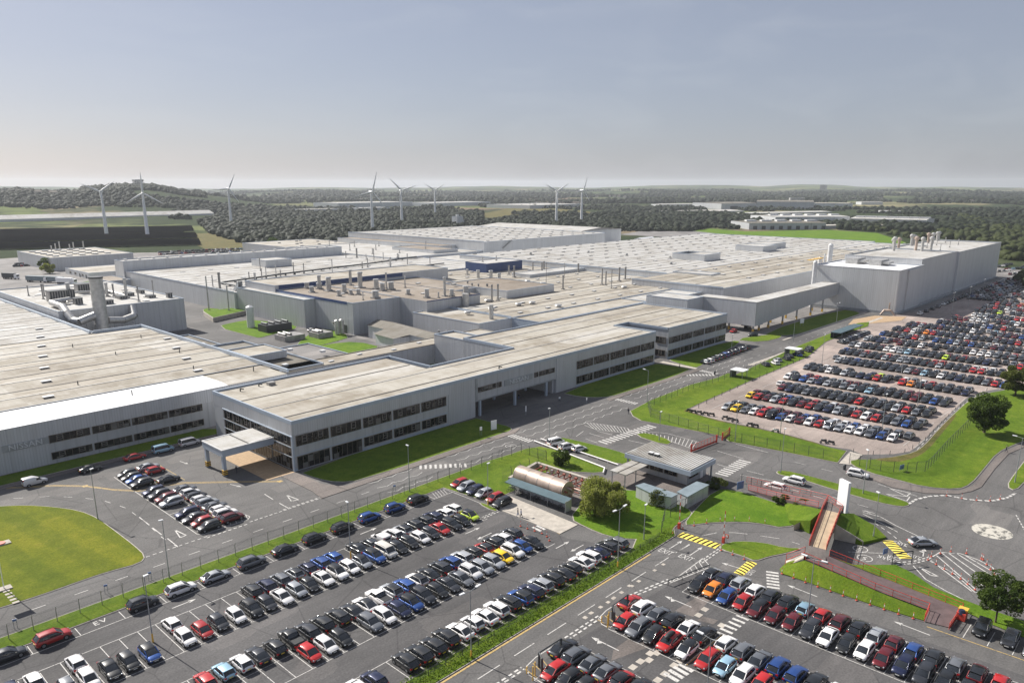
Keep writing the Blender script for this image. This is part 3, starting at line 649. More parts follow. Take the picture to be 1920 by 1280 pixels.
for pl in ([(1146, 1238), (1213, 1214), (1228, 1204), (1180, 1196), (1150, 1218)], [(1266, 1144), (1310, 1116), (1332, 1124), (1300, 1156)], 
           [(1318, 1155), (1346, 1162), (1338, 1170), (1308, 1162)]):
    P2_.add([(*W(*p), .0165) for p in pl], [tuple(range(len(pl)))])
struct('tarmac_repairs', P2_, 'pave')
# gate road, roundabout approach
zebra((139.9, 102.3), (160.0, 100.8), 15, 2.9, .62); zebra((140.6, 71.2), (152.7, 71.5), 10, 2.9, .6)
h0 = [W(1094, 793), W(1105, 792), W(1176, 802), W(1183, 809)]; line(MW, h0, .14); line(MW, [W(1096, 797), W(1120, 806), W(1180, 812)], .14)
for i in range(13):
    t = i / 12; seg(MW, W(1100 + 76 * t, 792 + 10 * t), W(1114 + 68 * t, 804 + 8 * t), .16)
line(MW, [W(1190, 807), W(1250, 812), W(1312, 829)], .14); line(MW, [W(1190, 811), W(1240, 820), W(1300, 842)], .14)
for i in range(16):
    t = i / 15; seg(MW, W(1194 + 112 * t, 807 + 20 * t), W(1200 + 98 * t, 812 + 28 * t), .16)
for pl in ([(1018, 775 + 8), (1060, 800)], ): pass
for p, q in (((1105, 812), (1132, 820)), ((1120, 808), (1148, 815)), ((1098, 822), (1120, 830)), ((1178, 825), (1215, 833)), ((1080, 818), (1094, 808)), ((1380, 832), (1440, 848)), ((1345, 845), (1395, 860)), ((1345, 870), (1378, 880)), ((1388, 890), (1460, 903)), ((1400, 882), (1432, 890))):
    line(MW, [W(*p), W(*q)], .14)
dash(MW, [W(1470, 906), W(1540, 925), W(1600, 943), W(1650, 957)], 2, 3, .13); dash(MW, [W(1480, 916), W(1600, 951), W(1640, 962)], 2, 3, .13); dash(MW, [W(1490, 866), W(1570, 886), W(1640, 905), W(1720, 930)], 2.5, 3.5, .12)
for tri in ([(1668, 915), (1707, 924), (1700, 930)], [(1662, 926), (1700, 939), (1706, 931)]): line(MW, [W(*p) for p in tri + tri[:1]], .2)
gy = [W(1704, 944), W(1717, 936), W(1742, 930), W(1775, 928), W(1815, 936), W(1858, 939), W(1888, 933), W(1904, 924)]
dash(MW, gy, .9, .45, .5)
line(MW, [W(1618, 960), W(1650, 968), W(1680, 985), W(1722, 1005)], .16); line(MW, [W(1618, 963), W(1640, 974), W(1683, 997)], .16); line(MW, [W(1617, 957), W(1624, 958), (W(1632, 962))], .14)
dash(MW, [W(1640, 980), W(1670, 1000), W(1700, 1025)], 1, .8, .16)
hp = [W(*p) for p in [(1739, 1049), (1762, 1035), (1800, 1037), (1834, 1049), (1861, 1063), (1870, 1080), (1855, 1110), (1828, 1110), (1790, 1075)]]
line(MW, hp + hp[:1], .18)
for a, b_ in (((1755, 1040), (1838, 1112)), ((1766, 1036), (1852, 1105)), ((1778, 1036), (1862, 1095)), ((1792, 1036), (1868, 1084)), ((1808, 1040), (1866, 1074)), ((1745, 1050), (1822, 1108))): line(MW, [W(*a), W(*b_)], .2)
line(MW, [W(1712, 1060), W(1735, 1085), W(1775, 1108), W(1830, 1135)], .16)
dash(MW, [W(1905, 965), W(1925, 1000)], .8, .5, .2)
line(MW, [W(1708, 1005), W(1730, 1010)], .3)
rb = MB(); cx_, cy_ = W(1860, 996)
rb.add([(cx_, cy_, .09)] + [(cx_ + 3.2 * math.cos(t * math.pi / 14), cy_ + 3.2 * math.sin(t * math.pi / 14), .02) for t in range(28)], [(0, 1 + i, 1 + (i + 1) % 28) for i in range(28)], 0, True)
m, nn, b = _m('roundabout_paint')
nn.links.new(_ramp(nn, _noise(nn, .9, det=5, rough=.7), [(.42, (.12, .115, .105)), (.50, (.50, .47, .41))]), b.inputs['Base Color']); b.inputs['Roughness'].default_value = .8; M['rbp'] = m
struct('roundabout_marking', rb, 'rbp')
# big right car park
for i in range(14):
    x0 = 184.5 + 15.6 * i
    for k in range(0, 24):
        y = 97.5 - 2.43 * k
        sk = (97.5 - y) * .07 if i < 4 else 0
        seg(MW, (x0 + sk, y), (x0 + 9.2 + sk, y), .1, ZM)
line(MW, [W(1300, 775), W(1420, 800)], .12); dash(MW, [W(1720, 842), W(1790, 770), W(1850, 728)], 2, 2, .14)
struct('road_markings', MW, 'white'); struct('road_markings_yellow', MY, 'yellow')
# ================================================================ BUILDINGS
def block(par, x0, x1, y0, y1, z0, z1, wall='clad', roof='roof', p=.45, cop='fascia', bottom=False, cw=.3):
    m_ = MB(); m_.prism([(x0, y0), (x1, y0), (x1, y1), (x0, y1)], z0, z1, cap=False)
    if bottom: m_.add([(x0, y0, z0), (x0, y1, z0), (x1, y1, z0), (x1, y0, z0)], [(0, 1, 2, 3)])
    part('wall', m_, wall, par)
    r = MB(); r.add([(x0 + .1, y0 + .1, z1 - p), (x1 - .1, y0 + .1, z1 - p), (x1 - .1, y1 - .1, z1 - p), (x0 + .1, y1 - .1, z1 - p)], [(0, 1, 2, 3)]); ro = part('roof', r, roof, par)
    if cop:
        c = MB(); e = .06
        c.box(x0 - e, x1 + e, y0 - e, y0 + cw, z1 - .14, z1 + .08); c.box(x0 - e, x1 + e, y1 - cw, y1 + e, z1 - .14, z1 + .08)
        c.box(x0 - e, x0 + cw, y0 + cw, y1 - cw, z1 - .14, z1 + .08); c.box(x1 - cw, x1 + e, y0 + cw, y1 - cw, z1 - .14, z1 + .08)
        i = MB(); i.box(x0 + .08, x0 + .14, y0 + .3, y1 - .3, z1 - p, z1 - .1); i.box(x1 - .14, x1 - .08, y0 + .3, y1 - .3, z1 - p, z1 - .1)
        i.box(x0 + .3, x1 - .3, y0 + .08, y0 + .14, z1 - p, z1 - .1); i.box(x0 + .3, x1 - .3, y1 - .14, y1 - .08, z1 - p, z1 - .1)
        part('parapet', c, cop, par); part('parapet_lining', i, 'gutter' if cop == 'gutter' else 'fascia', par)
    return ro
def ridges(par, x0, x1, y0, y1, z, mat='roof', pitch=17.5, rise=.55, gut=.6, wallm='clad', z0=0, gm='gutter'):
    """shallow roof bays with their ridges along X, dark gutters between"""
    k = max(1, round((y1 - y0) / pitch)); P = (y1 - y0) / k; r, g, wl, rd = MB(), MB(), MB(), MB()
    prof = []
    for i in range(k):
        a = y0 + i * P
        r.add([(x0, a, z), (x1, a, z), (x1, a + P / 2, z + rise), (x0, a + P / 2, z + rise)], [(0, 1, 2, 3)])
        r.add([(x0, a + P / 2, z + rise), (x1, a + P / 2, z + rise), (x1, a + P, z), (x0, a + P, z)], [(0, 1, 2, 3)])
        if i: g.box(x0, x1, a - gut / 2, a + gut / 2, z - .1, z + .09)
        rd.box(x0, x1, a + P / 2 - .16, a + P / 2 + .16, z + rise - .1, z + rise + .10)
        prof += [(a, z), (a + P / 2, z + rise)]
    prof.append((y1, z)); n_ = len(prof)
    for x, rev in ((x0, 0), (x1, 1)):
        vs = [(x, a, z0) for a, _ in prof] + [(x, a, h + .02) for a, h in prof]; fs = [(i, i + 1, n_ + i + 1, n_ + i) for i in range(n_ - 1)]
        wl.add(vs, [f[::-1] for f in fs] if not rev else fs)
    wl.add([(x0, y0, z0), (x1, y0, z0), (x1, y0, z), (x0, y0, z)], [(0, 1, 2, 3)]); wl.add([(x0, y1, z0), (x1, y1, z0), (x1, y1, z), (x0, y1, z)], [(3, 2, 1, 0)])
    part('wall', wl, wallm, par); ro = part('roof', r, mat, par)
    if g.v: part('roof_gutter', g, gm, par)
    part('roof_ridge_cap', rd, 'duct', par)
    e = MB(); t = .35
    e.box(x0 - .1, x1 + .1, y0 - .12, y0 + .12, z - .25, z + .15); e.box(x0 - .12, x0 + .15, y0 + .12, y1 - .12, z + .02, z + rise + .2); e.box(x1 - .15, x1 + .12, y0 + .12, y1 - .12, z + .02, z + rise + .2); e.box(x0 - .1, x1 + .1, y1 - .12, y1 + .12, z - .25, z + .15)
    part('eaves_trim', e, 'fascia', par)
    return ro
VC = {}
def vents(par, pts, z, sx=2.4, sy=1.1, h=.45, mat='vent', name='roof_vent', cap=100):
    ex = MB()
    for i, (x, y) in enumerate(pts):
        if VC.get(par.name, 0) < cap:
            m_ = MB(); m_.box(x - sx / 2, x + sx / 2, y - sy / 2, y + sy / 2, z - .2, z + h); m_.box(x - sx / 2 - .12, x + sx / 2 + .12, y - sy / 2 - .12, y + sy / 2 + .12, z + h, z + h + .08, 1)
            part(name, m_, [mat, 'ventw'], par); VC[par.name] = VC.get(par.name, 0) + 1
        else: ex.box(x - sx / 2, x + sx / 2, y - sy / 2, y + sy / 2, z - .2, z + h)
    if ex.v: o_ = part('roof_vents', ex, mat, par); o_['kind'] = 'stuff'
def stack(par, x, y, z, h, r=.35, mat='duct', cowl=True, base=True, name='exhaust_stack'):
    m_ = MB(); m_.tube((x, y, z - .3), (x, y, z + h), r, seg=10)
    if base: m_.box(x - r * 1.7, x + r * 1.7, y - r * 1.7, y + r * 1.7, z - .3, z + .35, 1)
    if cowl: m_.tube((x, y, z + h - .1), (x, y, z + h + .5), r * 1.35, r * 1.1, seg=10)
    for q in (.33, .66): m_.tube((x, y, z + h * q), (x, y, z + h * q + .1), r * 1.12, seg=10)
    part(name, m_, [mat, 'vent'], par)
def cowl(par, x, y, z, s=1.0, h=1.6):
    m_ = MB(); m_.box(x - .8 * s, x + .8 * s, y - .8 * s, y + .8 * s, z - .3, z + .35 * s, 1)
    m_.tube((x, y, z + .3 * s), (x, y, z + h * s), .72 * s, .62 * s, seg=12); m_.tube((x, y, z + h * s), (x, y, z + h * s + .35), .88 * s, .8 * s, seg=12)
    for k in range(3): m_.tube((x, y, z + h * s * (.3 + .22 * k)), (x, y, z + h * s * (.3 + .22 * k) + .08), .78 * s, seg=12, mi=1)
    part('roof_fan_cowl', m_, ['duct', 'vent'], par)
def window(par, a0, a1, z0, z1, at, axis='Y', sgn=-1, cols=5, opens=(1, 3), full=False):
    """glazed bay on a wall at Y=at (axis Y) or X=at (axis X), facing sgn; frame with mullions, opening lights, and a pane"""
    fr, pn = MB(), MB(); op = [0]
    def bx(mb_, u0, u1, v0, v1, d0, d1):
        lo, hi = sorted((at + sgn * d0, at + sgn * d1))
        if axis == 'Y': mb_.box(u0, u1, lo, hi, v0, v1, op[0])
        else: mb_.box(lo, hi, u0, u1, v0, v1, op[0])
    t = .09; bx(pn, a0, a1, z0, z1, .0, .03)
    bx(fr, a0, a1, z0 - t, z0, -.02, .10); bx(fr, a0, a1, z1, z1 + t, -.02, .10); bx(fr, a0 - t, a0, z0 - t, z1 + t, -.02, .10); bx(fr, a1, a1 + t, z0 - t, z1 + t, -.02, .10)
    wd = (a1 - a0) / cols
    for i in range(1, cols): bx(fr, a0 + i * wd - .035, a0 + i * wd + .035, z0, z1, .03, .075)
    op[0] = 1
    for i in opens:
        c0, c1 = a0 + i * wd + .1, a0 + (i + 1) * wd - .1; zz0 = z1 - (z1 - z0) * (.72 if not full else .3); zz1 = z1 - .2
        bx(fr, c0, c1, zz0, zz0 + .07, .03, .09); bx(fr, c0, c1, zz1, zz1 + .07, .03, .09); bx(fr, c0, c0 + .07, zz0, zz1, .03, .09); bx(fr, c1 - .07, c1, zz0, zz1, .03, .09)
        bx(fr, c0, c1, (zz0 + zz1) / 2, (zz0 + zz1) / 2 + .05, .03, .085)
    f = part('window', fr, ['framed', 'frame'], par); part('pane', pn, 'glass', f)
    return f

# ---- front office
B = thing('office_building', 'long two-storey grey metal-clad office with cream roof and drive-through opening along the main road', 'building', (79.4, 139.5, 0))
for (x0, x1, y0, y1, z0, z1, lo) in ((79.4, 133.6, 139.5, 175.4, 0, 10.93, 0), (133.6, 167.0, 139.5, 156.8, 4.3, 10.93, 1), (167.0, 220.2, 139.5, 179.3, 0, 10.93, 0), (220.2, 228.9, 157.2, 179.3, 0, 10.93, 0), (228.9, 271.3, 139.8, 179.3, 0, 10.93, 0)):
    wl = MB(); wl.prism([(x0, y0), (x1, y0), (x1, y1), (x0, y1)], z0, z1, cap=False)
    if lo: wl.add([(x0, y0, z0), (x0, y1, z0), (x1, y1, z0), (x1, y0, z0)], [(0, 1, 2, 3)])
    part('wall', wl, 'cladp', B)
rf = MB()
zr = 10.95
for x0, x1, y0, y1 in ((79.7, 131.5, 139.8, 175.1), (131.5, 167.2, 139.8, 156.5), (167.2, 219.9, 139.8, 179.0), (219.9, 229.2, 157.5, 179.0), (229.2, 271.0, 140.1, 179.0)):
    rf.add([(x0, y0, zr), (x1, y0, zr), (x1, y1, zr), (x0, y1, zr)], [(0, 1, 2, 3)])
part('roof', rf, 'roof', B)
g = MB()
for x0, x1, y in ((80, 219, 144.2), (80, 131, 163.2), (167.4, 270, 163.2), (229.5, 270, 145.2)): g.box(x0, x1, y - .28, y + .28, zr - .05, zr + .05)
part('roof_gutter', g, 'gutter', B)
g = MB()
for x0, x1, y in ((80, 219, 153.6), (229.5, 270, 154), (167.4, 270, 171.5)): g.box(x0, x1, y - .12, y + .12, zr - .05, zr + .10)
part('roof_ridge_cap', g, 'duct', B)
# upstands round the roof
g = MB(); h0_, h1_ = 10.6, 11.42
for x0, x1, y0, y1 in ((79.25, 79.62, 139.34, 175.5), (79.62, 220.26, 139.34, 139.58), (79.62, 133.7, 175.1, 175.5), (132.9, 133.3, 157.1, 175.1), (132.9, 167.3, 156.75, 157.1), (166.9, 167.3, 157.1, 179.2), (166.9, 271.4, 179.1, 179.45), (220.0, 220.3, 139.58, 157.0), (220.0, 229.0, 156.9, 157.2), (228.75, 229.0, 139.7, 156.9), (228.75, 271.4, 139.66, 139.9), (271.05, 271.4, 139.9, 179.1)):
    g.box(x0, x1, y0, y1, h0_, h1_)
part('parapet', g, 'fascia', B)
for q in ((79.3, 133.7, 139.40, 139.52, 8.15, 11.2), (176.2, 220.24, 139.40, 139.52, 8.15, 11.2), (228.85, 271.35, 139.72, 139.84, 8.15, 11.2), (79.28, 79.42, 139.53, 175.4, 7.95, 11.2), (124.2, 133.6, 139.38, 139.5, .1, 8.14), (167.1, 176.19, 139.38, 139.5, .1, 11.2), (79.30, 79.42, 170.8, 175.4, .1, 7.94)):
    fb = MB(); fb.box(*q); part('fascia', fb, 'clad', B)
gb = MB(); gb.box(133.8, 167.0, 139.36, 139.48, 4.25, 4.55); gb.box(133.8, 134.6, 139.38, 139.5, 4.5, 11.2)
part('lintel', gb, 'steel', B)
for x0, x1, a in ((79.5, 124.0, 139.44), (176.6, 220.2, 139.44), (229, 271.3, 139.74)):
    for z0, z1 in ((3.35, 3.55), (5.3, 5.42), (0, .55)):
        sp = MB(); sp.box(x0, x1, a - (.02 if z0 == 0 else 0), a + .09, z0, z1); part('sill_band', sp, 'fascia', B)
for i, x0 in enumerate((80.2, 88.95, 97.75, 106.5, 115.25)):
    window(B, x0, x0 + 8.0, 5.55, 7.8, 139.44, cols=6, opens=(1, 4)); window(B, x0, x0 + 8.0, .25 if i < 2 else 1.05, 3.1, 139.44, cols=6, opens=() if i < 2 else (1, 4))
for x0 in (176.9, 185.5, 194.2, 202.9, 211.4):
    window(B, x0, x0 + 7.8, 5.65, 7.9, 139.44, cols=6, opens=(1, 4)); window(B, x0, x0 + 7.8, .95, 3.15, 139.44, cols=6, opens=(1, 4))
for x0 in (229.5, 237.7, 246.2, 254.8, 263.3):
    window(B, x0, x0 + 7.5, 5.6, 7.7, 139.74, cols=6, opens=(1, 4)); window(B, x0, x0 + 7.5, .95, 3.05, 139.74, cols=6, opens=(1, 4))
for x0, x1 in ((134.7, 141.4), (141.9, 143.6), (157.3, 158.8), (159.4, 166.1)): window(B, x0, x1, 6.65, 7.95, 139.44, cols=5 if x1 - x0 > 3 else 2, opens=(1, 3) if x1 - x0 > 3 else (0,))
for z0, z1 in ((5.5, 7.7), (.95, 3.0)): window(B, 140.7, 144.8, z0, z1, 228.84, axis='X', cols=3, opens=(1,))
for y0, y1 in ((140.4, 148.3), (148.9, 157.3), (158.0, 165.8), (166.3, 170.3)):
    c = 6 if y1 - y0 > 5 else 3
    window(B, y0, y1, 5.5, 7.7, 79.38, axis='X', cols=c, opens=(1, 4) if c > 3 else (1,)); window(B, y0, y1, 3.2, 5.2, 79.38, axis='X', cols=c + 1, opens=()); window(B, y0, y1, .3, 3.0, 79.38, axis='X', cols=c + 1, opens=())
tr = MB(); tr.box(79.2, 79.4, 139.5, 170.8, 5.25, 5.42); tr.box(79.2, 79.4, 139.5, 170.8, 3.02, 3.15); tr.box(79.1, 79.4, 139.5, 170.9, 7.78, 7.95); tr.box(79.15, 79.5, 139.35, 139.9, 0, 8.0)
part('entrance_glazing_bar', tr, 'fascia', B)
for x, y in ((135.6, 139.75), (149.4, 139.75), (162.9, 139.75), (135.6, 148), (149.4, 148), (162.9, 148), (149.4, 156), (135.6, 156), (162.9, 156)):
    m_ = MB(); m_.box(x - .32, x + .32, y - .3, y + .3, 0, 4.3); part('column', m_, 'fascia', B)
for x in (134.2, 166.6):
    m_ = MB(); m_.box(x - .5, x + .5, 140.2, 156.7, 0, 4.28); part('passage_wall', m_, 'dsteel' if x < 150 else 'cladp', B)
pn = MB(); pn.box(144.9, 156.4, 139.36, 139.5, 6.35, 8.05); sgn_ = part('sign_panel', pn, 'steel', B)
def wall_text(s, size, x, z, y, par, mat='letter', sx=1.0, ext=.10):
    vs, fs = txt(s, size, None, ext=ext, sx=sx); m_ = MB(); m_.add([(x + a, y - c, z + b_) for a, b_, c in vs], fs); return part('sign_lettering', m_, mat, par)
wall_text('NISSAN', 1.75, 150.7, 7.15, 139.30, sgn_, sx=1.35)
for i in range(60):
    pass
for x, y in ((84.5, 171.5), (90, 172.5), (145, 141.6)):
    m_ = MB(); m_.tube((x, y, zr), (x, y, zr + .7), .16); m_.tube((x, y, zr + .7), (x + .7, y - .5, zr + .5), .14); part('roof_vent_pipe', m_, 'dsteel', B)
m_ = MB(); m_.box(92, 93.8, 171, 172.4, zr, zr + .8); part('roof_vent', m_, 'vent', B)
# roof courts where sections step
for x0, x1, y0, y1 in ((220.5, 228.4, 152.4, 157.0),): pass
# ---- entrance canopy
Cn = thing('entrance_canopy', 'flat grey entrance canopy on two black and yellow banded posts at the office end', 'canopy', (67.4, 152, 0))
m_ = MB(); m_.box(67.2, 79.2, 147.2, 156.4, 4.5, 6.0); part('fascia', m_, 'fascia', Cn)
m_ = MB(); m_.add([(67.5, 147.5, 6.02), (73.2, 147.5, 5.9 + .13), (73.2, 156.1, 6.03), (67.5, 156.1, 6.02)], [(0, 1, 2, 3)]); m_.add([(73.6, 147.5, 6.03), (78.9, 147.5, 6.25), (78.9, 156.1, 6.25), (73.6, 156.1, 6.03)], [(0, 1, 2, 3)]); part('roof', m_, 'roofw', Cn)
m_ = MB(); m_.box(73.2, 73.6, 147.4, 156.2, 6.0, 6.05); part('roof_gutter', m_, 'gutter', Cn)
m_ = MB(); m_.box(67.1, 79.2, 147.1, 147.35, 5.9, 6.12); m_.box(67.1, 79.2, 156.25, 156.5, 5.9, 6.12); m_.box(67.1, 67.35, 147.35, 156.25, 5.9, 6.12); part('parapet', m_, 'ventw', Cn)
for y in (148.0, 155.8):
    m_ = MB(); m_.box(67.4, 68.1, y - .35, y + .35, 0, 4.5)
    for k in range(6): m_.box(67.3, 68.2, y - .45, y + .45, .2 + k * .2, .4 + k * .2, 1 + k % 2)
    part('post', m_, ['fascia', 'black', 'orange'], Cn)

# ---- left plant
Lp = thing('assembly_hall', 'huge flat grey-cream roofed factory hall at the left with strip windows along its front', 'building', (20, 183, 0))
ridges(Lp, -70, 104.2, 198, 283.4, 10.0, 'roof', 17.1, .5)
ridges(Lp, -70, 88.2, 283.4, 420, 10.0, 'roofw', 17.1, .5)
wl = MB(); wl.prism([(-70, 183), (87, 183), (87, 198), (-70, 198)], 0, 9.9, cap=False); part('wall', wl, 'cladp', Lp)
fr = MB(); fr.add([(-70, 182.9, 9.9), (87, 182.9, 9.9), (87, 187, 10.25), (-70, 187, 10.25)], [(0, 1, 2, 3)]); fr.add([(-70, 187.4, 10.2), (87, 187.4, 10.2), (87, 198, 9.95), (-70, 198, 9.95)], [(0, 1, 2, 3)])
part('roof_new_sheeting', fr, 'roofnew', Lp)
m_ = MB(); m_.box(-70, 87, 187.0, 187.4, 10.0, 10.2); m_.box(-70, 104, 197.7, 198.2, 9.9, 10.1); part('roof_gutter', m_, 'gutter', Lp)
r2 = MB(); r2.prism([(87, 183.2), (104.2, 183.2), (104.2, 198), (87, 198)], 0, 9.9, capmi=1); part('wall', r2, ['clad', 'roof'], Lp)
fb = MB(); fb.box(-70, 87.05, 182.88, 183.02, 6.6, 9.95); fb.box(-70, 44.7, 182.88, 183.02, .1, 6.6); part('fascia', fb, 'clad', Lp)
for x0 in (45.0, 53.85, 62.6, 71.35):
    window(Lp, x0, x0 + 8.2, 4.85, 6.45, 182.95, cols=6, opens=(1, 4)); window(Lp, x0, x0 + 8.2, 1.0, 2.5, 182.95, cols=6, opens=(1, 4))
pn = MB(); pn.box(35.9, 44.7, 182.74, 182.88, 4.9, 6.4); sg = part('sign_panel', pn, 'steel', Lp); wall_text('NISSAN', 1.7, 40.3, 5.65, 182.66, sg, sx=1.15)
pp = MB(); pp.box(104.0, 104.6, 183, 283.5, 10.3, 11.2); pp.box(88.2, 104.6, 283.2, 283.7, 10.2, 11.1); pp.box(87.0, 87.5, 283.7, 420, 10.2, 11.1); part('parapet', pp, 'fascia', Lp)
vl = []
for i in range(12):
    for k in range(5): vl.append((-60 + k * 37 + i * 4.4 % 30, 202.5 + i * 17.1))
vents(Lp, [(x, y) for x, y in vl if x < 84 or (y < 282 and x < 102)], 10.3, 2.2, 1.1, .3)
for x, y in ((60, 210), (66, 190.5), (88, 205), (95, 230), (80, 240), (99, 192), (96, 262), (75, 262)):
    m_ = MB(); m_.tube((x, y, 10), (x, y, 11.4), .14); part('roof_vent_pipe', m_, 'dsteel', Lp)
a_ = MB(); a_.prism([(96, 176.2), (104, 176.2), (104, 183.1), (96, 183.1)], 8.5, 11.0, cap=False); part('roof_court_wall', a_, 'fascia', Lp) if False else None
# low annexe between the hall and the service road
An = thing('annexe_building', 'low grey annexe with small flat roofs between the cream hall and the service road', 'building', (106, 200, 0))
block(An, 105.0, 124, 196, 246, 0, 7.5, 'clad', 'roofgrey', .6); block(An, 124, 141, 196, 232, 0, 6.0, 'cladp', 'site', .3)
block(An, 105.0, 118, 246, 276, 0, 6.5, 'cladp', 'roofgrey', .4); block(An, 108, 121, 212, 226, 7.4, 9.6, 'clad', 'roof', .3)
for y0 in (199, 205, 213, 220): window(An, y0, y0 + 2.2, 3.2, 4.6, 141.0, axis='X', sgn=1, cols=2, opens=(0,))
for x0 in (128, 134): window(An, x0, x0 + 2.4, 3.4, 4.6, 195.95, cols=2, opens=(0,))
vents(An, [(110, 240), (114, 231), (112, 252), (110, 262), (128, 222), (134, 212), (115, 203)], 7.0, 1.4, 1.4, .5, 'ventw')
# ---- link corridor behind the office
Lk = thing('link_building', 'long narrow low building with flat cream roof running behind the office', 'building', (106, 194.5, 0))
block(Lk, 106, 197.5, 194.4, 203.5, 0, 7.1, 'cladp', 'roof', .2, cop='roof', cw=.2)
block(Lk, 167.1, 176, 179.5, 194.3, 0, 10.6, 'clad', 'roof', .5)
for x, y in ((128, 198), (140, 200), (152, 197.5), (165, 200), (180, 198), (188, 200.5)): vents(Lk, [(x, y)], 6.9, 1.6, .8, .3, 'ventw')
g = MB(); g.box(104.2, 132, 176, 176.3, 7, 8); 
# ---- stack building
Sb = thing('boiler_house', 'grey building with crowded roof plant and a fat chimney beside the long cream hall', 'building', (137, 321, 0))
block(Sb, 89.0, 137.4, 322.2, 412, 0, 13.3, 'cladp', 'roofw', .35)
m_ = MB(); m_.tube((101.5, 315, 0), (101.5, 315, 25.6), 2.5, 2.4, seg=28); m_.tube((101.5, 315, 25.5), (101.5, 315, 26.1), 2.6, seg=28, mi=1)
for z in (4, 8, 12, 16, 20): m_.tube((101.5, 315, z), (101.5, 315, z + .15), 2.55, seg=28)
part('chimney', m_, ['duct', 'dsteel'], Sb)
m_ = MB(); m_.path([(99.8, 315, 11.5), (94, 315.5, 9.6), (92.5, 318, 9.8), (92, 322, 12.3), (92, 327, 14.5)], 1.5, 12); m_.path([(104, 315, 9), (110, 316, 8.2), (115, 318, 9), (116, 322, 12)], 1.3, 12)
m_.path([(92, 327, 14.5), (86 + 6, 340, 14.6), (100, 344, 14.6)], 1.1, 10); part('flue_duct', m_, 'duct', Sb)
m_ = MB()
for x in (94, 97, 107, 111, 115): m_.tube((x, 318, 0), (x, 318, 9), .14)
for z in (3, 6): m_.box(93, 116, 317.9, 318.1, z, z + .12)
part('duct_frame', m_, 'steel', Sb)
for px, h, r in (((215, 545), 4, .25), ((335, 550), 5, .3), ((325, 570), 6, .3), ((520, 560), 6, .8), ((575, 520), 3, .3), ((805, 550), 5.5, .6), ((855, 550), 5, .35), ((950, 560), 8, .6), ((1042, 590), 6, .3), ((1155, 560), 7, .2)):
    x, y = W(px[0] * .25, 480 + (px[1] - 100) * .25 * 1.0 - 0, 13)
    x, y = W(px[0] * .25, 480 + px[1] * .25 - 62, 13.0); 
    x = min(max(x, 90), 136); y = min(max(y, 324), 410); stack(Sb, x, y, 13.0, h, r, 'vent' if r < .4 else 'duct')
for x, y, sx, sy, h in ((95, 352, 7, 5, 4.5), (103, 360, 4, 4, 3.5), (112, 372, 8, 5, 4), (100, 338, 3, 3, 2.5), (118, 340, 3, 6, 1.2), (124, 348, 3, 5, 1.2), (128, 335, 3, 4, 1), (131, 352, 2, 5, 1.4), (120, 365, 3, 6, 1.3), (108, 330, 4, 3, 1.5), (134, 330, 2, 2, 2)):
    m_ = MB(); m_.box(x, x + sx, y, y + sy, 12.9, 13 + h); m_.box(x - .15, x + sx + .15, y - .15, y + sy + .15, 13 + h, 13.15 + h, 1)
    for k in range(int(sx)): m_.box(x + .3 + k, x + .9 + k, y - .06, y, 13.3, 12.8 + h, 1)
    part('roof_plant', m_, ['vent', 'dsteel'], Sb)
m_ = MB(); m_.path([(98, 340, 14), (98, 360, 14.5), (110, 366, 14.5), (122, 366, 14), (122, 345, 13.8)], .5, 8); part('roof_duct', m_, 'duct', Sb)
vents(Sb, [(126, 390), (118, 400), (104, 395), (98, 380), (131, 370), (112, 385), (129, 340), (124, 328)], 12.95, 2.4, 1.4, .3)

# ---- press and paint buildings in the middle
Pm = thing('paint_building', 'grey windowless building with brown gravel roof crowded with round fan cowls and blue fascia', 'building', (178.6, 258, 0))
block(Pm, 178.6, 203, 258.1, 318, 0, 13.3, 'cladp', 'roofbrown', .3); block(Pm, 203.02, 234, 240.2, 318, 0, 13.25, 'cladp', 'roofbrown', .3, cop=None)
block(Pm, 178.0, 285, 318.05, 346, 0, 15.2, 'clad', 'roof', .3); block(Pm, 173.2, 178.5, 286, 345.6, 0, 12.4, 'cladp', 'roofw', .3)
block(Pm, 234.05, 262, 262, 318, 0, 12.2, 'cladp', 'roofbrown', .3)
m_ = MB(); m_.box(203.05, 234, 240.14, 240.24, 12.9, 13.35); m_.box(180, 178.62 + 74, 317.9, 318.02, 13.25, 15.2); m_.box(178.52, 178.66, 262, 318, 12.3, 13.42); m_.box(178.7, 179.4, 258.3, 317.8, 12.98, 13.2); part('blue_fascia', m_, 'cladb', Pm)
for x, y in [W(360 + a * .2917, 440 + b_ * .2917, 13) for a, b_ in ((770, 370), (820, 350), (880, 360), (1082, 340), (945, 395), (1022, 385), (980, 375), (1070, 385), (1185, 350), (1225, 360), (1180, 410), (1280, 355), (1390, 385), (1510, 405), (1670, 395), (1760, 380), (740, 345))]:
    s = 1.1 + rnd.random() * .9; cowl(Pm, min(max(x, 181), 258), min(max(y, 243), 315), 13.0 if x < 234 else 12, s, 1.5 + rnd.random() * 1.2)
for a, b_, h, r in ((820, 350, 6, .8), (880, 362, 6, 1.1), (1020, 325, 7, .7), (1082, 340, 7, 1.1), (1250, 345, 7, .4), (1100, 420, 3, .2), (1625, 395, 8, .6), (1585, 405, 2, .3), (1370, 340, 5, .3)):
    x, y = W(360 + a * .2917, 440 + b_ * .2917, 13); stack(Pm, min(max(x, 181), 258), min(max(y, 243), 315), 13.0 if x < 234 else 12, h, r, 'duct')
vents(Pm, [(186, 300), (192, 285), (199, 270), (210, 300), (218, 260), (226, 250), (240, 290), (250, 275), (214, 285), (228, 305)], 12.98, 2.2, 1.4, .35)
m_ = MB(); m_.tube((224, 239, 0), (224, 239, 14.5), 1.5, seg=16); part('exhaust_riser', m_, 'duct', Pm)
m_ = MB()
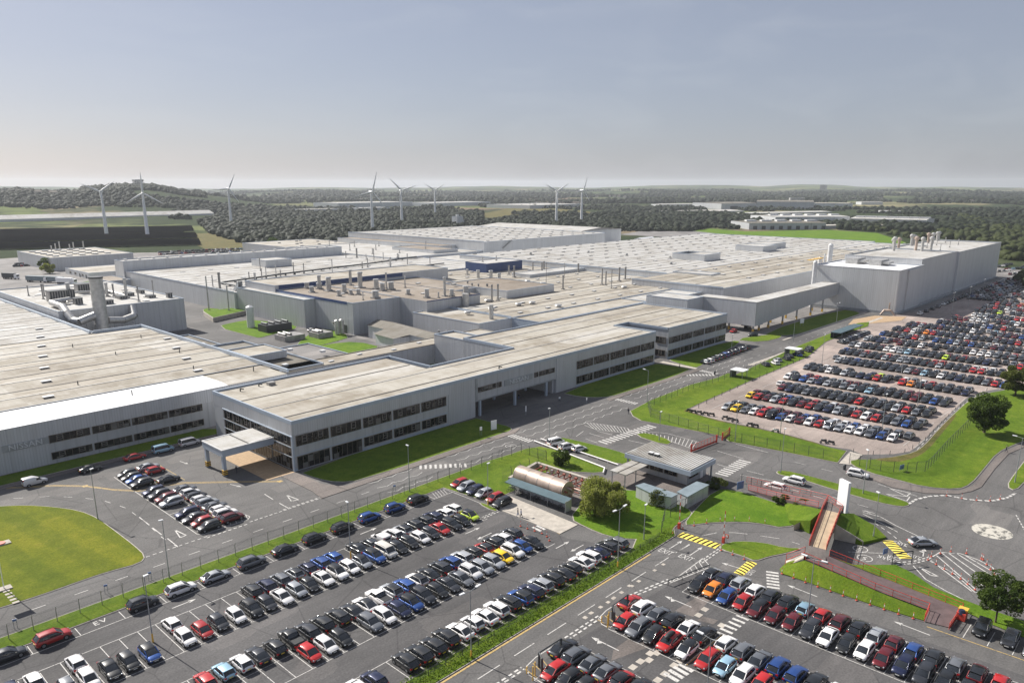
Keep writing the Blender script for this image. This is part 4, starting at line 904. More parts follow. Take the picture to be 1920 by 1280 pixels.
for i in range(14): m_.box(174.6, 176.6, 346 + i * 1.1, 347.1 + i * 1.1, 1 + (13 - i) * .8, 1.6 + (13 - i) * .8)
m_.add([(174.5, 346, 13), (174.5, 362, 1), (174.5, 362, 3.2), (174.5, 346, 15.2)], [(0, 1, 2, 3)]); m_.add([(176.7, 346, 13), (176.7, 362, 1), (176.7, 362, 3.2), (176.7, 346, 15.2), ], [(3, 2, 1, 0)])
m_.add([(174.5, 346, 15.2), (176.7, 346, 15.2), (176.7, 362, 3.2), (174.5, 362, 3.2)], [(0, 1, 2, 3)]); part('external_stair', m_, 'cladw', Pm)
for x, y0 in ((178.55, 270), (178.55, 300)):
    m_ = MB(); m_.box(178.3, 178.6, y0, y0 + 3, 3.0, 3.8); m_.box(178.0, 178.3, y0, y0 + 3, 3.6, 3.9); part('wall_louvre', m_, 'vent', Pm)
m_ = MB(); m_.box(178.48, 178.62, 263, 267, 0, 3.6); part('door', m_, 'dsteel', Pm)
m_ = MB(); m_.box(176.85, 177.0, 326, 332, 0, 5); part('door', m_, 'dsteel', Pm) if False else None
# front body shop, white roof
Wr = thing('body_shop', 'broad white-roofed factory hall with scattered thin exhaust pipes behind the brown-roofed building', 'building', (173, 346, 0))
ridges(Wr, 172, 352, 346.1, 480.5, 9.9, 'roofw', 22, .35, wallm='cladw')
block(Wr, 240.3, 258.5, 438, 456, 9.8, 14.4, 'cladw', 'roofw', .25)
for i in range(9):
    for k in range(4): vents(Wr, [(184 + i * 17 + k * 3, 372 + k * 26)], 10.05, 2.6, 1.2, .3)
for k in range(26):
    px = (405, 450, 440, 540, 655, 368, 135, 180, 290, 478, 570, 720, 903, 990, 1060, 1120, 1130, 1170, 1230, 1385, 1095, 1275, 1500, 1530, 1545, 1330)[k]
    py = (290, 285, 235, 250, 255, 285, 335, 345, 355, 280, 270, 250, 245, 150, 150, 160, 210, 165, 160, 190, 215, 205, 150, 190, 240, 160)[k]
    x, y = W(360 + px * .2917, 440 + py * .2917, 10); 
    if 172 < x < 350 and 346 < y < 480: stack(Wr, x, y, 9.9, 3.5 + (k * 7 % 5), .28 + .3 * (k % 7 == 0), 'vent' if k % 3 else 'duct', base=k % 2 == 0)
m_ = MB(); m_.path([(182, 352, 11), (182, 380, 11), (230, 392, 11.2), (300, 404, 11.2), (345, 418, 11.2)], .45, 8); m_.path([(190, 350, 10.8), (240, 360, 10.8), (330, 372, 10.8)], .35, 8)
for i in range(22): m_.box(184 + i * 7, 184.3 + i * 7, 380 + i * 1.7, 381.5 + i * 1.7, 10, 11.1)
part('roof_pipe_run', m_, 'dsteel', Wr)
Lw = thing('long_high_building', 'long plain pale grey high block along the back edge of the white roof', 'building', (171, 481, 0))
block(Lw, 171.2, 326, 481, 494.5, 0, 16.0, 'cladw', 'roofw', .4, cop='fascia')
for i in range(18): vents(Lw, [(176 + i * 8.4, 490)], 16, 1.5, 1.5, .6, 'ventw')
Sh = thing('brown_roof_shed', 'low wide shed with grey-brown pitched roof beside the green lawns', 'building', (176, 227, 0))
wl = MB(); wl.prism([(178.2, 205), (184.5, 205), (191.5, 252.5), (180, 250)], 0, 4.9, cap=False); wl.prism([(172.5, 224), (179, 222.5), (180, 238.2), (173.5, 236.5)], 0, 4.2, cap=False); part('wall', wl, 'cladw', Sh)
rf = MB()
A_, B_, C_, D_ = (178, 204.5), (186.2, 204.5), (192.2, 253), (179.6, 250.5); rA, rB = (181.9, 204.5, 6.4), (186.2, 252, 6.4)
rf.add([(*A_, 5), rA, rB, (*D_, 5)], [(0, 1, 2, 3)]); rf.add([rA, (*B_, 5), (*C_, 5), rB], [(0, 1, 2, 3)]); rf.add([(171.6, 223, 4.3), (179.8, 221.5, 5.2), (180.6, 238.6, 5.2), (172.8, 237, 4.3)], [(0, 1, 2, 3)]); rf.add([(*A_, 5), (*B_, 5), rA], [(0, 1, 2)])
part('roof', rf, 'roofgrey', Sh)
for k in range(5):
    m_ = MB(); m_.box(174.4 + k * .1, 174.6 + k * .1, 225.5 + k * 2.1, 226.6 + k * 2.1, .1, 2.2); part('door', m_, 'rust', Sh)
for k in range(5): cowl(Sh, 190 + (k % 2), 206 + k * 3, 5, .5, 1)

# ---- middle low roofs
Md = thing('trim_shop', 'wide low factory roof in cream and tan strips with many small vents behind the office', 'building', (198, 190, 0))
ridges(Md, 216, 368, 204, 345.5, 9.0, 'roof', 17.6, .4, wallm='clad')
block(Md, 197.6, 216, 203.6, 243, 0, 9.0, 'clad', 'roof', .3); block(Md, 216, 290, 189, 203.95, 0, 9.0, 'fascia', 'roof', .3)
block(Md, 290, 333.8, 186.5, 203.95, 0, 9.0, 'cladp', 'roofw', .3); block(Md, 252, 286, 241, 284, 8.8, 12.6, 'cladw', 'roofbrown', .25)
block(Md, 318, 368, 286, 300, 8.9, 11, 'cladw', 'roofw', .2)
for j in range(8):
    for i in range(8): vents(Md, [(226 + i * 17.5 + (j % 3) * 3, 208.5 + j * 17.6)], 9.25, 2.4, 1.0, .3)
Dk = [(25, 360, 6, .7), (58, 410, 3, .6), (130, 430, 4, .9), (215, 440, 4.5, 1.0), (270, 440, 3, .9), (335, 410, 5, .5), (370, 425, 6, .5), (555, 398, 6, .5), (568, 390, 6, .5), (495, 385, 5, .4), (797, 395, 5, .5), (955, 475, 8, .4), (980, 480, 7, .4), (1018, 500, 9, .2), (1070, 450, 7, .5), (1110, 440, 6.5, .5), (695, 505, 6.5, .4), (222, 585, 7, .4), (262, 580, 7, .4), (190, 530, 4, .5), (60, 510, 4, .4), (90, 525, 4, .4), (132, 530, 4, .4), (583, 470, 11, .15), (705, 430, 8, .15)]
for a, b_, h, r in Dk:
    x, y = W(860 + a * .28125, 400 + b_ * .28125, 9.2)
    x = min(max(x, 218), 366)
    if 190 < y < 345: stack(Md, x, y, 9.2, h, r, 'vent' if r < .6 else 'duct', base=r < .7)
for a, b_ in ((60, 665), (220, 640), (195, 585), (400, 610), (665, 620), (590, 655), (490, 600), (1105, 495), (460, 455), (560, 470)):
    x, y = W(860 + a * .28125, 400 + b_ * .28125, 9.4)
    if 204 < y < 345 and x < 366:
        m_ = MB(); m_.tube((x, y, 9.2), (x, y, 9.9), 1.1, seg=12); m_.tube((x, y, 9.9), (x, y, 10.3), 1.6, 1.3, seg=12); part('roof_fan_cowl', m_, 'duct', Md)
m_ = MB(); m_.tube((209.5, 208.8, 0), (209.5, 208.8, 14.5), .9, seg=12); m_.tube((209.5, 208.8, 11), (209.5, 208.8, 11.3), 1, seg=12); part('exhaust_riser', m_, 'duct', Md)
Bb = thing('blue_roof_plant_room', 'dark blue metal plant room with white roof standing on the factory roof', 'plant room', (320, 322, 9))
block(Bb, 320, 351.5, 322.5, 341, 8.9, 14.6, 'cladb', 'roofw', .25, cop=None)
for x in (328, 340): stack(Bb, x, 334, 14.4, 2.5, .3)
# ---- main assembly hall to the right
Mh = thing('main_factory_hall', 'vast white-grey factory roof dotted with hundreds of small vents stretching to the green field', 'building', (368, 228, 0))
ridges(Mh, 368, 704, 228, 398, 12.0, 'roofw', 17.4, .45, wallm='cladw')
ridges(Mh, 334, 600, 175, 227.9, 11.9, 'roof', 17.5, .45, wallm='cladp'); ridges(Mh, 600, 690, 190, 227.9, 11.9, 'roofw', 18, .4, wallm='cladw')
block(Mh, 374, 385, 204, 227.8, 11.8, 12.9, 'cladw', 'roofw', .2)
for x0, x1, y0, y1 in ((445, 466, 248, 272), (537, 560, 252, 274), (560, 590, 258, 276), (448, 462, 262, 270)): block(Mh, x0, x1, y0, y1, 12, 16.2, 'cladw', 'roofw', .2)
vv = []
for j in range(13):
    for i in range(19): vv.append((378 + i * 17.3 + (j % 3) * 5.1, 184 + j * 17.4))
vv = [p for p in vv if not (p[1] < 228 and p[0] < 336) and p[1] < 394 and p[0] < 698]
vents(Mh, vv, 12.3, 2.8, 1.3, .4)
for a, b_ in ((480, 275), (1120, 283), (1410, 300), (1415, 342), (865, 265), (840, 1)):
    x, y = W(860 + a * .28125, 400 + b_ * .28125, 12.2)
    if 370 < x < 700 and 180 < y < 395: cowl(Mh, x, y, 12.2, 1.1, 1.2)
Hh = thing('high_press_hall', 'tall pale grey press hall with flat white vented roof rising above the other roofs', 'building', (414, 420, 0))
ridges(Hh, 412, 567, 418, 596, 17.8, 'roofw', 18, .4, wallm='cladw')
vents(Hh, [(422 + i * 15 + (j % 2) * 7, 424 + j * 18) for j in range(9) for i in range(10)], 18.1, 2.6, 1.2, .4)
block(Hh, 396, 411.9, 450, 590, 9.8, 14, 'cladw', 'roofbrown', .3); block(Hh, 372, 396, 430, 480, 9.8, 13.2, 'cladw', 'roofbrown', .2)
m_ = MB()
for i in range(12): m_.box(432 + i * .9, 432.9 + i * .9, 416.6, 417.9, 12 + i * .5, 12.15 + i * .5)
m_.tube((432, 416.6, 13), (443, 416.6, 19), .06); part('external_stair', m_, 'dsteel', Hh)
Kb = thing('rear_body_hall', 'low pale block with roof plant between the white roof and the tall press hall', 'building', (352, 481, 0))
block(Kb, 327, 412, 420, 560, 0, 11.2, 'cladw', 'roofw', .3); block(Kb, 353, 411.8, 346.2, 419.9, 0, 9.9, 'cladw', 'roofw', .2)
block(Kb, 330, 400, 560, 640, 0, 10.5, 'cladp', 'roof', .2)
for i in range(12): stack(Kb, 333 + i * 6, 424 + (i * 37 % 120), 11, 2.5 + i % 4, .35)
for i in range(10): vents(Kb, [(340 + (i * 17) % 56, 565 + (i * 29) % 66)], 10.5, 2.5, 1.2, .5)
Rg = thing('gabled_rear_hall', 'long low grey hall with shallow gabled roof behind the tall press hall', 'building', (590, 445, 0))
wl = MB(); wl.prism([(570, 452), (640, 452), (640, 590), (570, 590)], 0, 17.6, cap=False); part('wall', wl, 'cladw', Rg)
rf = MB(); rf.add([(569, 451, 17.5), (605, 451, 20.2), (605, 591, 20.2), (569, 591, 17.5)], [(0, 1, 2, 3)]); rf.add([(605, 451, 20.2), (641, 451, 17.5), (641, 591, 17.5), (605, 591, 20.2)], [(0, 1, 2, 3)]); rf.add([(570, 452, 17.5), (640, 452, 17.5), (605, 452, 20.1)], [(0, 1, 2)]); part('roof', rf, 'roofw', Rg)
Tt = thing('storage_tent', 'small white pitched storage tent beyond the press hall', 'tent', (640, 430, 0))
rf = MB(); rf.add([(640, 418, 5), (665, 418, 5), (665, 431, 9.5), (640, 431, 9.5)], [(0, 1, 2, 3)]); rf.add([(640, 431, 9.5), (665, 431, 9.5), (665, 444, 5), (640, 444, 5)], [(0, 1, 2, 3)]); part('roof', rf, 'roofnew', Tt)
wl = MB(); wl.prism([(640, 418), (665, 418), (665, 444), (640, 444)], 0, 5, cap=False); wl.add([(640, 418, 5), (640, 444, 5), (640, 431, 9.5)], [(0, 2, 1)]); part('wall', wl, 'signw', Tt)
Gz = thing('grey_flat_store', 'flat dark grey roofed store beyond the vast white factory roof', 'building', (640, 400, 0)); block(Gz, 640, 720, 400, 417, 0, 9, 'cladw', 'roofgrey', .2)
# ---- connector box and conveyor bridge
Cv = thing('conveyor_bridge', 'raised grey enclosed conveyor bridge on steel legs crossing to the tall white block', 'bridge', (296, 140, 0))
block(Cv, 282.6, 296, 164.2, 184.8, 0, 13, 'cladw', 'roofw', .2, cw=.2)
wl = MB(); x0, x1, y0, y1 = 296.02, 303.5, 139.6, 166.6
wl.box(x0, x1, y0, y1, 2.9, 12.9); wl.add([(303.5, 139.6, 3.2), (386, 139.6, 7.2), (386, 139.6, 12.9), (303.5, 139.6, 12.9)], [(0, 1, 2, 3)]); wl.add([(303.5, 147, 3.2), (386, 147, 7.2), (386, 147, 12.9), (303.5, 147, 12.9)], [(3, 2, 1, 0)]); wl.add([(303.5, 139.6, 3.2), (303.5, 147, 3.2), (386, 147, 7.2), (386, 139.6, 7.2)], [(0, 1, 2, 3)])
part('wall', wl, 'clad', Cv)
rf = MB(); rf.box(295.95, 303.6, 139.5, 166.7, 12.9, 13.05); rf.box(303.6, 386, 139.5, 147.1, 12.9, 13.05); part('roof', rf, 'roofw', Cv)
for x, y, h in ((297.5, 141, 3), (297.5, 152, 3), (303, 141, 3), (312, 141, 3.4), (325, 146, 4), (325, 140.5, 4), (341, 141, 5), (341, 146, 5), (357, 141, 5.6), (371, 141, 6.2), (371, 146, 6.2)):
    m_ = MB(); m_.box(x - .3, x + .3, y - .3, y + .3, 1.4, h + .4); m_.box(x - .36, x + .36, y - .36, y + .36, 0, 1.4, 1); part('leg', m_, ['steel', 'orange'], Cv)
# ---- big paint shop
Ps = thing('tall_finishing_block', 'tall windowless pale block with steel roof cowls behind the biggest car park', 'building', (386, 112, 0))
block(Ps, 386.2, 424, 112.3, 154, 0, 20.9, 'cladw', 'roofnew', .5, cop='cladw'); block(Ps, 424, 490, 113.5, 152, 0, 23.6, 'cladw', 'roofw', .6, cop='cladw'); block(Ps, 490.02, 592, 112.2, 152, 0, 23.4, 'cladw', 'roofw', .6, cop='cladw')
wl = MB(); wl.box(592, 597.5, 113.5, 140, 0, 21); part('wall', wl, 'cladw', Ps); wl = MB(); wl.box(398.5, 419, 111.5, 112.25, 0, 20.2); part('wall', wl, 'cladw', Ps)
m_ = MB(); m_.box(386.1, 386.3, 112.4, 153, 0, 1.2); m_.box(386.3, 592, 111.2, 112.2, 0, 1.0); part('plinth', m_, 'steel', Ps)
for (x0, y0, x1, y1) in ((408, 128, 420, 134), (409, 140, 421, 146)):
    m_ = MB(); m_.box(x0, x1, y0, y1, 20.4, 23.2); m_.box(x0 + 2, x1 - 2, y0 - 3, y0, 21.2, 22.4); part('roof_plant', m_, 'duct', Ps)
for a, b_, h in ((1090, 305, 4), (1120, 290, 4), (1145, 315, 4), (1187, 330, 6), (1190, 290, 4), (1258, 295, 4.5), (1285, 300, 5), (1310, 328, 6), (1345, 332, 6), (1395, 328, 6), (1380, 285, 4.5), (1405, 285, 4.5), (1290, 265, 4), (1305, 265, 4), (1320, 268, 4)):
    x, y = W(1280 + a / 3, 360 + b_ / 3, 23.1); x = min(max(x, 427), 588); y = min(max(y, 116), 149)
    m_ = MB(); m_.tube((x, y, 22.8), (x, y, 23 + h), .75, seg=12); m_.tube((x, y, 23 + h), (x, y, 23.6 + h), .8, 1.35, seg=12); m_.tube((x, y, 23.6 + h), (x, y, 24.5 + h), 1.35, 1.35, seg=12); m_.tube((x, y, 24.5 + h), (x, y, 25.2 + h), 1.35, .5, seg=12); part('exhaust_cowl', m_, 'stain' if rnd.random() < .3 else 'duct', Ps)
for i in range(6): stack(Ps, 500 + i * 14, 125 + (i * 11 % 20), 23, 3, .2)
for i, (x, y, zt, r) in enumerate(((383.4, 151.5, 22.5, 1.0), (402, 156.6, 23, 1.0), (416, 157, 29, 1.3), (409, 157, 24, .4))):
    solo('storage_silo', MB().tube((x, y, 0), (x, y, zt), r, seg=16).tube((x, y, zt), (x, y, zt + .8), r, .3, seg=16), 'ventw', ('slim white vertical silo at the left corner of the tall windowless block', 'middle white silo under a yellow platform beside the tall windowless block', 'tallest white vertical silo beside the tall windowless block', 'thin short white pipe column beside the white silos')[i], 'silo', (x, y, 0))
m_ = MB(); m_.box(384.4, 401, 154.6, 156.4, 23.0, 23.3); m_.box(384.4, 401, 154.5, 154.6, 24.1, 24.25)
for x in (384.6, 389, 395, 400.8): m_.box(x - .08, x + .08, 154.5, 154.6, 23.3, 24.2)
solo('access_platform', m_, 'orange', 'yellow steel access platform bridging the tops of the white silos', 'platform', (382, 158.4, 0))
# ---- back left buildings
Bl = thing('rear_left_hall', 'grey hall with cream vented roof at the far left by the solar field', 'building', (172, 622, 0))
block(Bl, 171, 228, 617, 700, 0, 9.4, 'cladp', 'roof', .25); vents(Bl, [(178 + i * 9, 630 + j * 14) for i in range(5) for j in range(5)], 9.3, 4.0, 3.0, .6)
for i in range(6): stack(Bl, 190 + i * 5, 680 + (i * 7 % 15), 9.2, 4 + i % 3, .5)
Cl = thing('low_office_block', 'long low cream-roofed block with two dark doors below the back hall', 'building', (172, 545, 0)); block(Cl, 172, 206, 546, 592, 0, 3.9, 'cladw', 'roof', .2)
for y in (550, 562): m_ = MB(); m_.box(171.8, 172, y, y + 1.6, 0, 2.5); part('door', m_, 'dsteel', Cl)
for y in (556, 570, 580): window(Cl, y, y + 3, 1.2, 2.4, 171.95, axis='X', cols=3, opens=(1,))
Cs = thing('grey_gatehouse_shed', 'square grey shed with brown roof at the corner of the white-roofed hall', 'building', (160, 500, 0)); block(Cs, 158, 170.5, 470, 500, 0, 6.2, 'cladp', 'roofbrown', .2)
for i, (x, y, l, c) in enumerate(((122, 640, 12, 'red'), (140, 560, 14, 'sky2'), (147, 548, 14, 'sky2'), (150, 535, 12, 'signw'), (134, 590, 10, 'dsteel'), (118, 600, 8, 'vent'))):
    m_ = MB(); m_.box(0, l, -1.25, 1.25, 1.1, 3.9); m_.box(l + .3, l + 2.4, -1.2, 1.2, .6, 3.3, 1)
    for wx in (1.5, 3, l - 2, l + 1.4):
        for wy in (-1.15, 1.15): m_.tube((wx, wy - .15, .5), (wx, wy + .15, .5), .5, seg=10, mi=2)
    m_.box(0, l + 2.4, -.4, .4, .7, 1.1, 2); m_.box(l + 2.38, l + 2.42, -1.0, 1.0, 1.9, 2.9, 3)
    o_ = solo('lorry', m_, [c, 'signw', 'tyre', 'glass'], ('red curtain-sided lorry at the far left edge of the yard', 'pale blue lorry trailer behind the stack building', 'second pale blue lorry trailer nearer the stack building', 'white lorry trailer parked nearest the low cream-roofed block', 'dark lorry trailer beside the two trees in the yard', 'grey short lorry parked behind the dark trailer')[i], 'lorry', (0, 0, 0)); o_.location = (x, y, 0); o_.rotation_euler[2] = -1.1
# ---- distant warehouses
def ware(px_, z, dx, dy, name, label, wall='cladw', roof='roofw'):
    x, y = W(px_[0], px_[1], 0); b_ = thing(name, label, 'building', (x, y, ground_z(x, y))); gz = b_.location[2]
    block(b_, x, x + dx, y, y + dy, gz - 1, gz + z, wall, roof, .3, cw=.6); return b_
def wareR(x, y, z, dx, dy, label, wall='cladw', roof='roofw'):
    b_ = thing('warehouse', label, 'building', (x, y, 0)); block(b_, x, x + dx, y, y + dy, 0, z, wall, roof, .3, cw=.6); return b_
def wareP(pl, pr_, z, depth, label, wall='cladw', roof='roofw', doors=0, step=0):
    a, b_ = W(*pl), W(*pr_); l = math.hypot(b_[0] - a[0], b_[1] - a[1]); ux, uy = (b_[0] - a[0]) / l, (b_[1] - a[1]) / l; nx, ny = -uy, ux
    if nx * a[0] + ny * a[1] < 0: nx, ny = -nx, -ny
    t = thing('warehouse', label, 'building', (*a, 0)); P = lambda u, v: (a[0] + ux * u + nx * v, a[1] + uy * u + ny * v)
    m_ = MB(); m_.prism([P(0, 0), P(l, 0), P(l, depth), P(0, depth)], 0, z, cap=False); part('wall', m_, wall, t)
    m_ = MB(); m_.add([(*P(-.5, -.5), z), (*P(l + .5, -.5), z), (*P(l + .5, depth / 2), z + depth * .02), (*P(-.5, depth / 2), z + depth * .02)], [(0, 1, 2, 3)]); m_.add([(*P(-.5, depth / 2), z + depth * .02), (*P(l + .5, depth / 2), z + depth * .02), (*P(l + .5, depth), z), (*P(-.5, depth), z)], [(0, 1, 2, 3)])
    for u in (0, l): m_.add([(*P(u, 0), z), (*P(u, depth), z), (*P(u, depth / 2), z + depth * .02)], [(0, 1, 2)])
    part('roof', m_, roof, t)
    for k in range(doors):
        u = l * (k + .5) / doors; m_ = MB(); m_.prism([P(u, -.3), P(u + l / doors * .45, -.3), P(u + l / doors * .45, 0), P(u, 0)], 0, z * .55); part('loading_door', m_, 'dsteel', t)
    for k in range(step): u = l * (k + .2) / step; m_ = MB(); m_.prism([P(u, depth * .3), P(u + 14, depth * .3), P(u + 14, depth * .3 + 9), P(u, depth * .3 + 9)], z, z + 3.2); part('roof_plant', m_, 'ventw', t)
    return t
wareP((1404, 430.5), (1548, 430), 9, 75, 'nearest low warehouse with dark loading doors beyond the green field', 'cladp', 'roofgrey', 9, 5)
wareP((1548, 429), (1662, 428), 4.5, 30, 'low buff-roofed depot right of the warehouse with loading doors', 'cladp', 'roof')
wareP((1453, 420), (1592, 419), 11, 90, 'white stepped warehouse just behind the one with loading doors', 'cladw', 'roofw', 0, 6)
wareP((1592, 421), (1735, 425), 9.5, 85, 'long pale warehouse right of the white stepped one', 'cladw', 'roofw', 0, 7)
wareP((1352, 393), (1418, 392), 15, 120, 'grey distribution shed with dark blue door panels, left half', 'clad', 'roofgrey', 2); wareP((1418, 392), (1525, 393), 19, 130, 'taller grey distribution shed right of the one with blue panels', 'cladp', 'roofgrey')
wareP((1230, 401), (1395, 397), 2.5, 90, 'very low white roof left of the grey distribution sheds'); wareP((1395, 403), (1560, 399), 2.5, 60, 'very low pale roof in front of the grey distribution sheds', 'cladp')
wareP((1525, 389), (1590, 390), 12, 60, 'far cream shed right of the four pale silos', 'cladw', 'roof'); wareP((1615, 384), (1655, 384), 9, 40, 'tiny white far shed among trees right of the cream one')
wareP((1240, 388), (1340, 387), 7, 60, 'thin far white shed left of the distribution sheds'); wareP((1650, 399), (1690, 399), 4, 40, 'small low white shed among trees above the tall block')
wareR(1500, 1350, 9, 220, 160, 'long flat far shed just behind the right-hand pair of turbines', 'cladp', 'roofw')
for k in range(4):
    x, y = W(1484 + k * 6, 382, 10); o_ = solo('grain_silo', MB().tube((x, y, 0), (x, y, 26), 8, seg=14), 'roofw', ('leftmost', 'second from left', 'third from left', 'rightmost')[k] + ' of four pale silos beside the far warehouses', 'silo', (x, y, 0))
for k, (a, b_, dx, dy, z, lb) in enumerate(((552, 399, 95, 30, 8, 'cream-roofed long shed left of the tallest turbine in the forest'), (655, 396, 90, 40, 8, 'white flat shed crossing behind the tallest turbine'), (590, 388, 260, 60, 12, 'wide grey shed behind the two cream sheds in the forest'), (765, 386, 240, 60, 10, 'thin white shed behind the third pair of turbines'))):
    x, y = W(a, b_, 0); bb = thing('warehouse', lb, 'building', (x, y, 0)); block(bb, x, x + dx, y - dx * .45, y + 6, 0, z, 'cladw', 'roofw' if k else 'roof', .3)
Tb = thing('tower_block', 'dark square tower block alone on the far horizon at the right', 'building', (*W(1543, 362, 0), 0)); x, y = Tb.location[:2]; block(Tb, x - 20, x + 20, y - 20, y + 20, 0, 62, 'dsteel', 'dsteel', .3, cop=None)
for k in range(10): m_ = MB(); m_.box(x - 20.3, x + 20, y - 20.3, y - 20, 6 + k * 5.5, 8.5 + k * 5.5); m_.box(x - 20.3, x - 20, y - 20.3, y + 20, 6 + k * 5.5, 8.5 + k * 5.5); part('window_band', m_, 'glass', Tb)
x, y = W(858, 425, 0); Wt = thing('silo_tower', 'square pale concrete silo tower with a small top box in front of the forest', 'tower', (x, y, 0))
block(Wt, x - 6, x + 6, y - 6, y + 6, 0, 15, 'cladw', 'roofw', .3); block(Wt, x - 2, x + 2, y - 2, y + 2, 14.8, 18, 'cladw', 'roofw', .2, cop=None); block(Wt, x + 6, x + 10, y - 4, y + 4, 0, 10, 'cladp', 'roofw', .2)
# long white-roofed greenhouse-like shed far left
x0, y0 = W(-60, 417, 4); x1, y1 = W(402, 403, 4)
Ws = thing('long_white_shed', 'extremely long white roof stripe crossing behind the left turbines and the solar field', 'building', (x0, y0, 0))
dx, dy = x1 - x0, y1 - y0; l = math.hypot(dx, dy); nx, ny = -dy / l * 38, dx / l * 38
rf = MB(); rf.prism([(x0, y0), (x1, y1), (x1 + nx, y1 + ny), (x0 + nx, y0 + ny)], 0, 7, cap=False); part('wall', rf, 'cladw', Ws)
rf = MB(); rf.add([(x0, y0, 7), (x1, y1, 7), (x1 + nx / 2, y1 + ny / 2, 13), (x0 + nx / 2, y0 + ny / 2, 13)], [(0, 1, 2, 3)]); rf.add([(x0 + nx / 2, y0 + ny / 2, 13), (x1 + nx / 2, y1 + ny / 2, 13), (x1 + nx, y1 + ny, 7), (x0 + nx, y0 + ny, 7)], [(0, 1, 2, 3)]); part('roof', rf, 'roofw', Ws)
# monument on the hill: a roofed temple with columns
ax, ay = az_dir(263); d_ = 2480; mx, my = ax * d_, ay * d_; mz = hill_h(263, d_)
Mo = thing('hilltop_monument', 'small dark columned temple monument on top of the wooded hill', 'monument', (mx, my, mz))
m_ = MB(); m_.box(mx - 11, mx + 11, my - 11, my + 11, mz - 3, mz + 3); part('base', m_, 'vent', Mo)
for i in range(6):
    for yy in (-9, 9): m_ = MB(); m_.tube((mx - 10 + i * 4, my + yy, mz + 3), (mx - 10 + i * 4, my + yy, mz + 16), 1.2, seg=8); part('column', m_, 'vent', Mo)
m_ = MB(); m_.box(mx - 12, mx + 12, my - 12, my + 12, mz + 16, mz + 20); part('entablature', m_, 'vent', Mo)

# ---- gatehouse
Gh = thing('gatehouse', 'small grey gatehouse with ribbed flat roof and overhanging fascia between the entry lanes', 'building', (131, 72, 0))
wl = MB(); wl.prism([(130.8, 73.6), (138.6, 73.6), (138.6, 86.3), (130.8, 86.3)], 0, 3.3, cap=False); part('wall', wl, 'cladp', Gh)
m_ = MB(); m_.box(128.1, 138.0 + .3, 71.4, 87.4, 3.3, 4.3); part('fascia', m_, 'fascia', Gh)
rf = MB(); rf.box(128.3, 138.1, 71.6, 87.2, 4.3, 4.34)
for k in range(26): rf.box(128.4, 138.0, 71.75 + k * .6, 72.1 + k * .6, 4.34, 4.5, 1)
part('roof', rf, ['vent', 'roofw'], Gh)
for y in (80.6, 82.1): m_ = MB(); m_.box(130.4, 131.2, y, y + .9, 4.4, 5.0); m_.box(130.3, 131.3, y - .1, y + 1, 5, 5.08, 1); part('roof_vent', m_, ['dsteel', 'ventw'], Gh)
for y0 in (76.0, 79.5, 83): window(Gh, y0, y0 + 3.0, 1.3, 2.7, 130.75, axis='X', cols=3, opens=(1,))
window(Gh, 131.6, 135.0, 1.3, 2.7, 73.55, cols=3, opens=(1,)); m_ = MB(); m_.box(136, 137, 73.45, 73.6, 0, 2.2); part('door', m_, 'signw', Gh)
for x, y in ((137.8, 72.0), (128.5, 86.8)): m_ = MB(); m_.box(x - .15, x + .15, y - .15, y + .15, 0, 3.3); part('post', m_, 'steel', Gh)
Gc = thing('walkway_canopy', 'small flat pale canopy attached to the left of the gatehouse', 'canopy', (121, 83.5, 0))
m_ = MB(); m_.box(120.3, 128.6, 81.6, 85.6, 2.9, 3.12); part('roof', m_, 'roofw', Gc); m_ = MB(); m_.box(120.3, 128.6, 83.5, 83.7, 3.12, 3.17); part('roof_gutter', m_, 'gutter', Gc)
for x, y in ((120.6, 82), (120.6, 85.2), (124.5, 82)): m_ = MB(); m_.box(x - .08, x + .08, y - .08, y + .08, 0, 2.9); part('post', m_, 'steel', Gc)
for i, (p, lb) in enumerate((([(118.1, 77.6), (117.0, 73.4), (117.9, 69.5), (120.0, 69.4), (120.2, 77.2)], 'grey cabin with pale blue roof behind the round bush'), ([(120.3, 67.4), (128.3, 67.4), (128.2, 69.9), (121.0, 70.0)], 'grey cabin with pale blue roof nearest the red and white barriers'))):
    o_ = thing('storage_cabin', lb, 'cabin', (*p[0], 0)); m_ = MB(); m_.prism(p, 0, 2.5, cap=False); part('wall', m_, 'cladp', o_); m_ = MB(); q = inset(p, -.12); m_.prism(q, 2.5, 2.64); part('roof', m_, 'sky2', o_)
# ---- cycle shelter
Cy = thing('cycle_shelter', 'long lean-to cycle shelter with teal sheet roof beside the sprinkler tank', 'shelter', (102.9, 83, 0))
m_ = MB(); m_.add([(102.5, 83.0, 2.15), (104.6, 83.0, 2.55), (104.6, 98.6, 2.55), (102.5, 98.6, 2.15)], [(0, 1, 2, 3)]); m_.add([(102.5, 83.0, 2.1), (104.6, 83.0, 2.5), (104.6, 98.6, 2.5), (102.5, 98.6, 2.1)], [(3, 2, 1, 0)]); m_.box(102.42, 102.52, 83, 98.6, 2.05, 2.2)
part('roof', m_, 'teal', Cy)
for k in range(8): m_ = MB(); m_.box(104.4, 104.5, 83.1 + k * 2.2, 83.2 + k * 2.2, 0, 2.5); m_.box(102.8, 102.88, 83.1 + k * 2.2, 83.18 + k * 2.2, 0, 2.2) if k % 2 == 0 else None; part('post', m_, 'steel', Cy)
m_ = MB(); m_.box(104.5, 104.56, 83, 98.5, .2, 2.4); m_.box(102.6, 104.5, 82.95, 83.0, .2, 2.4); part('back_panel', m_, 'cladp', Cy)
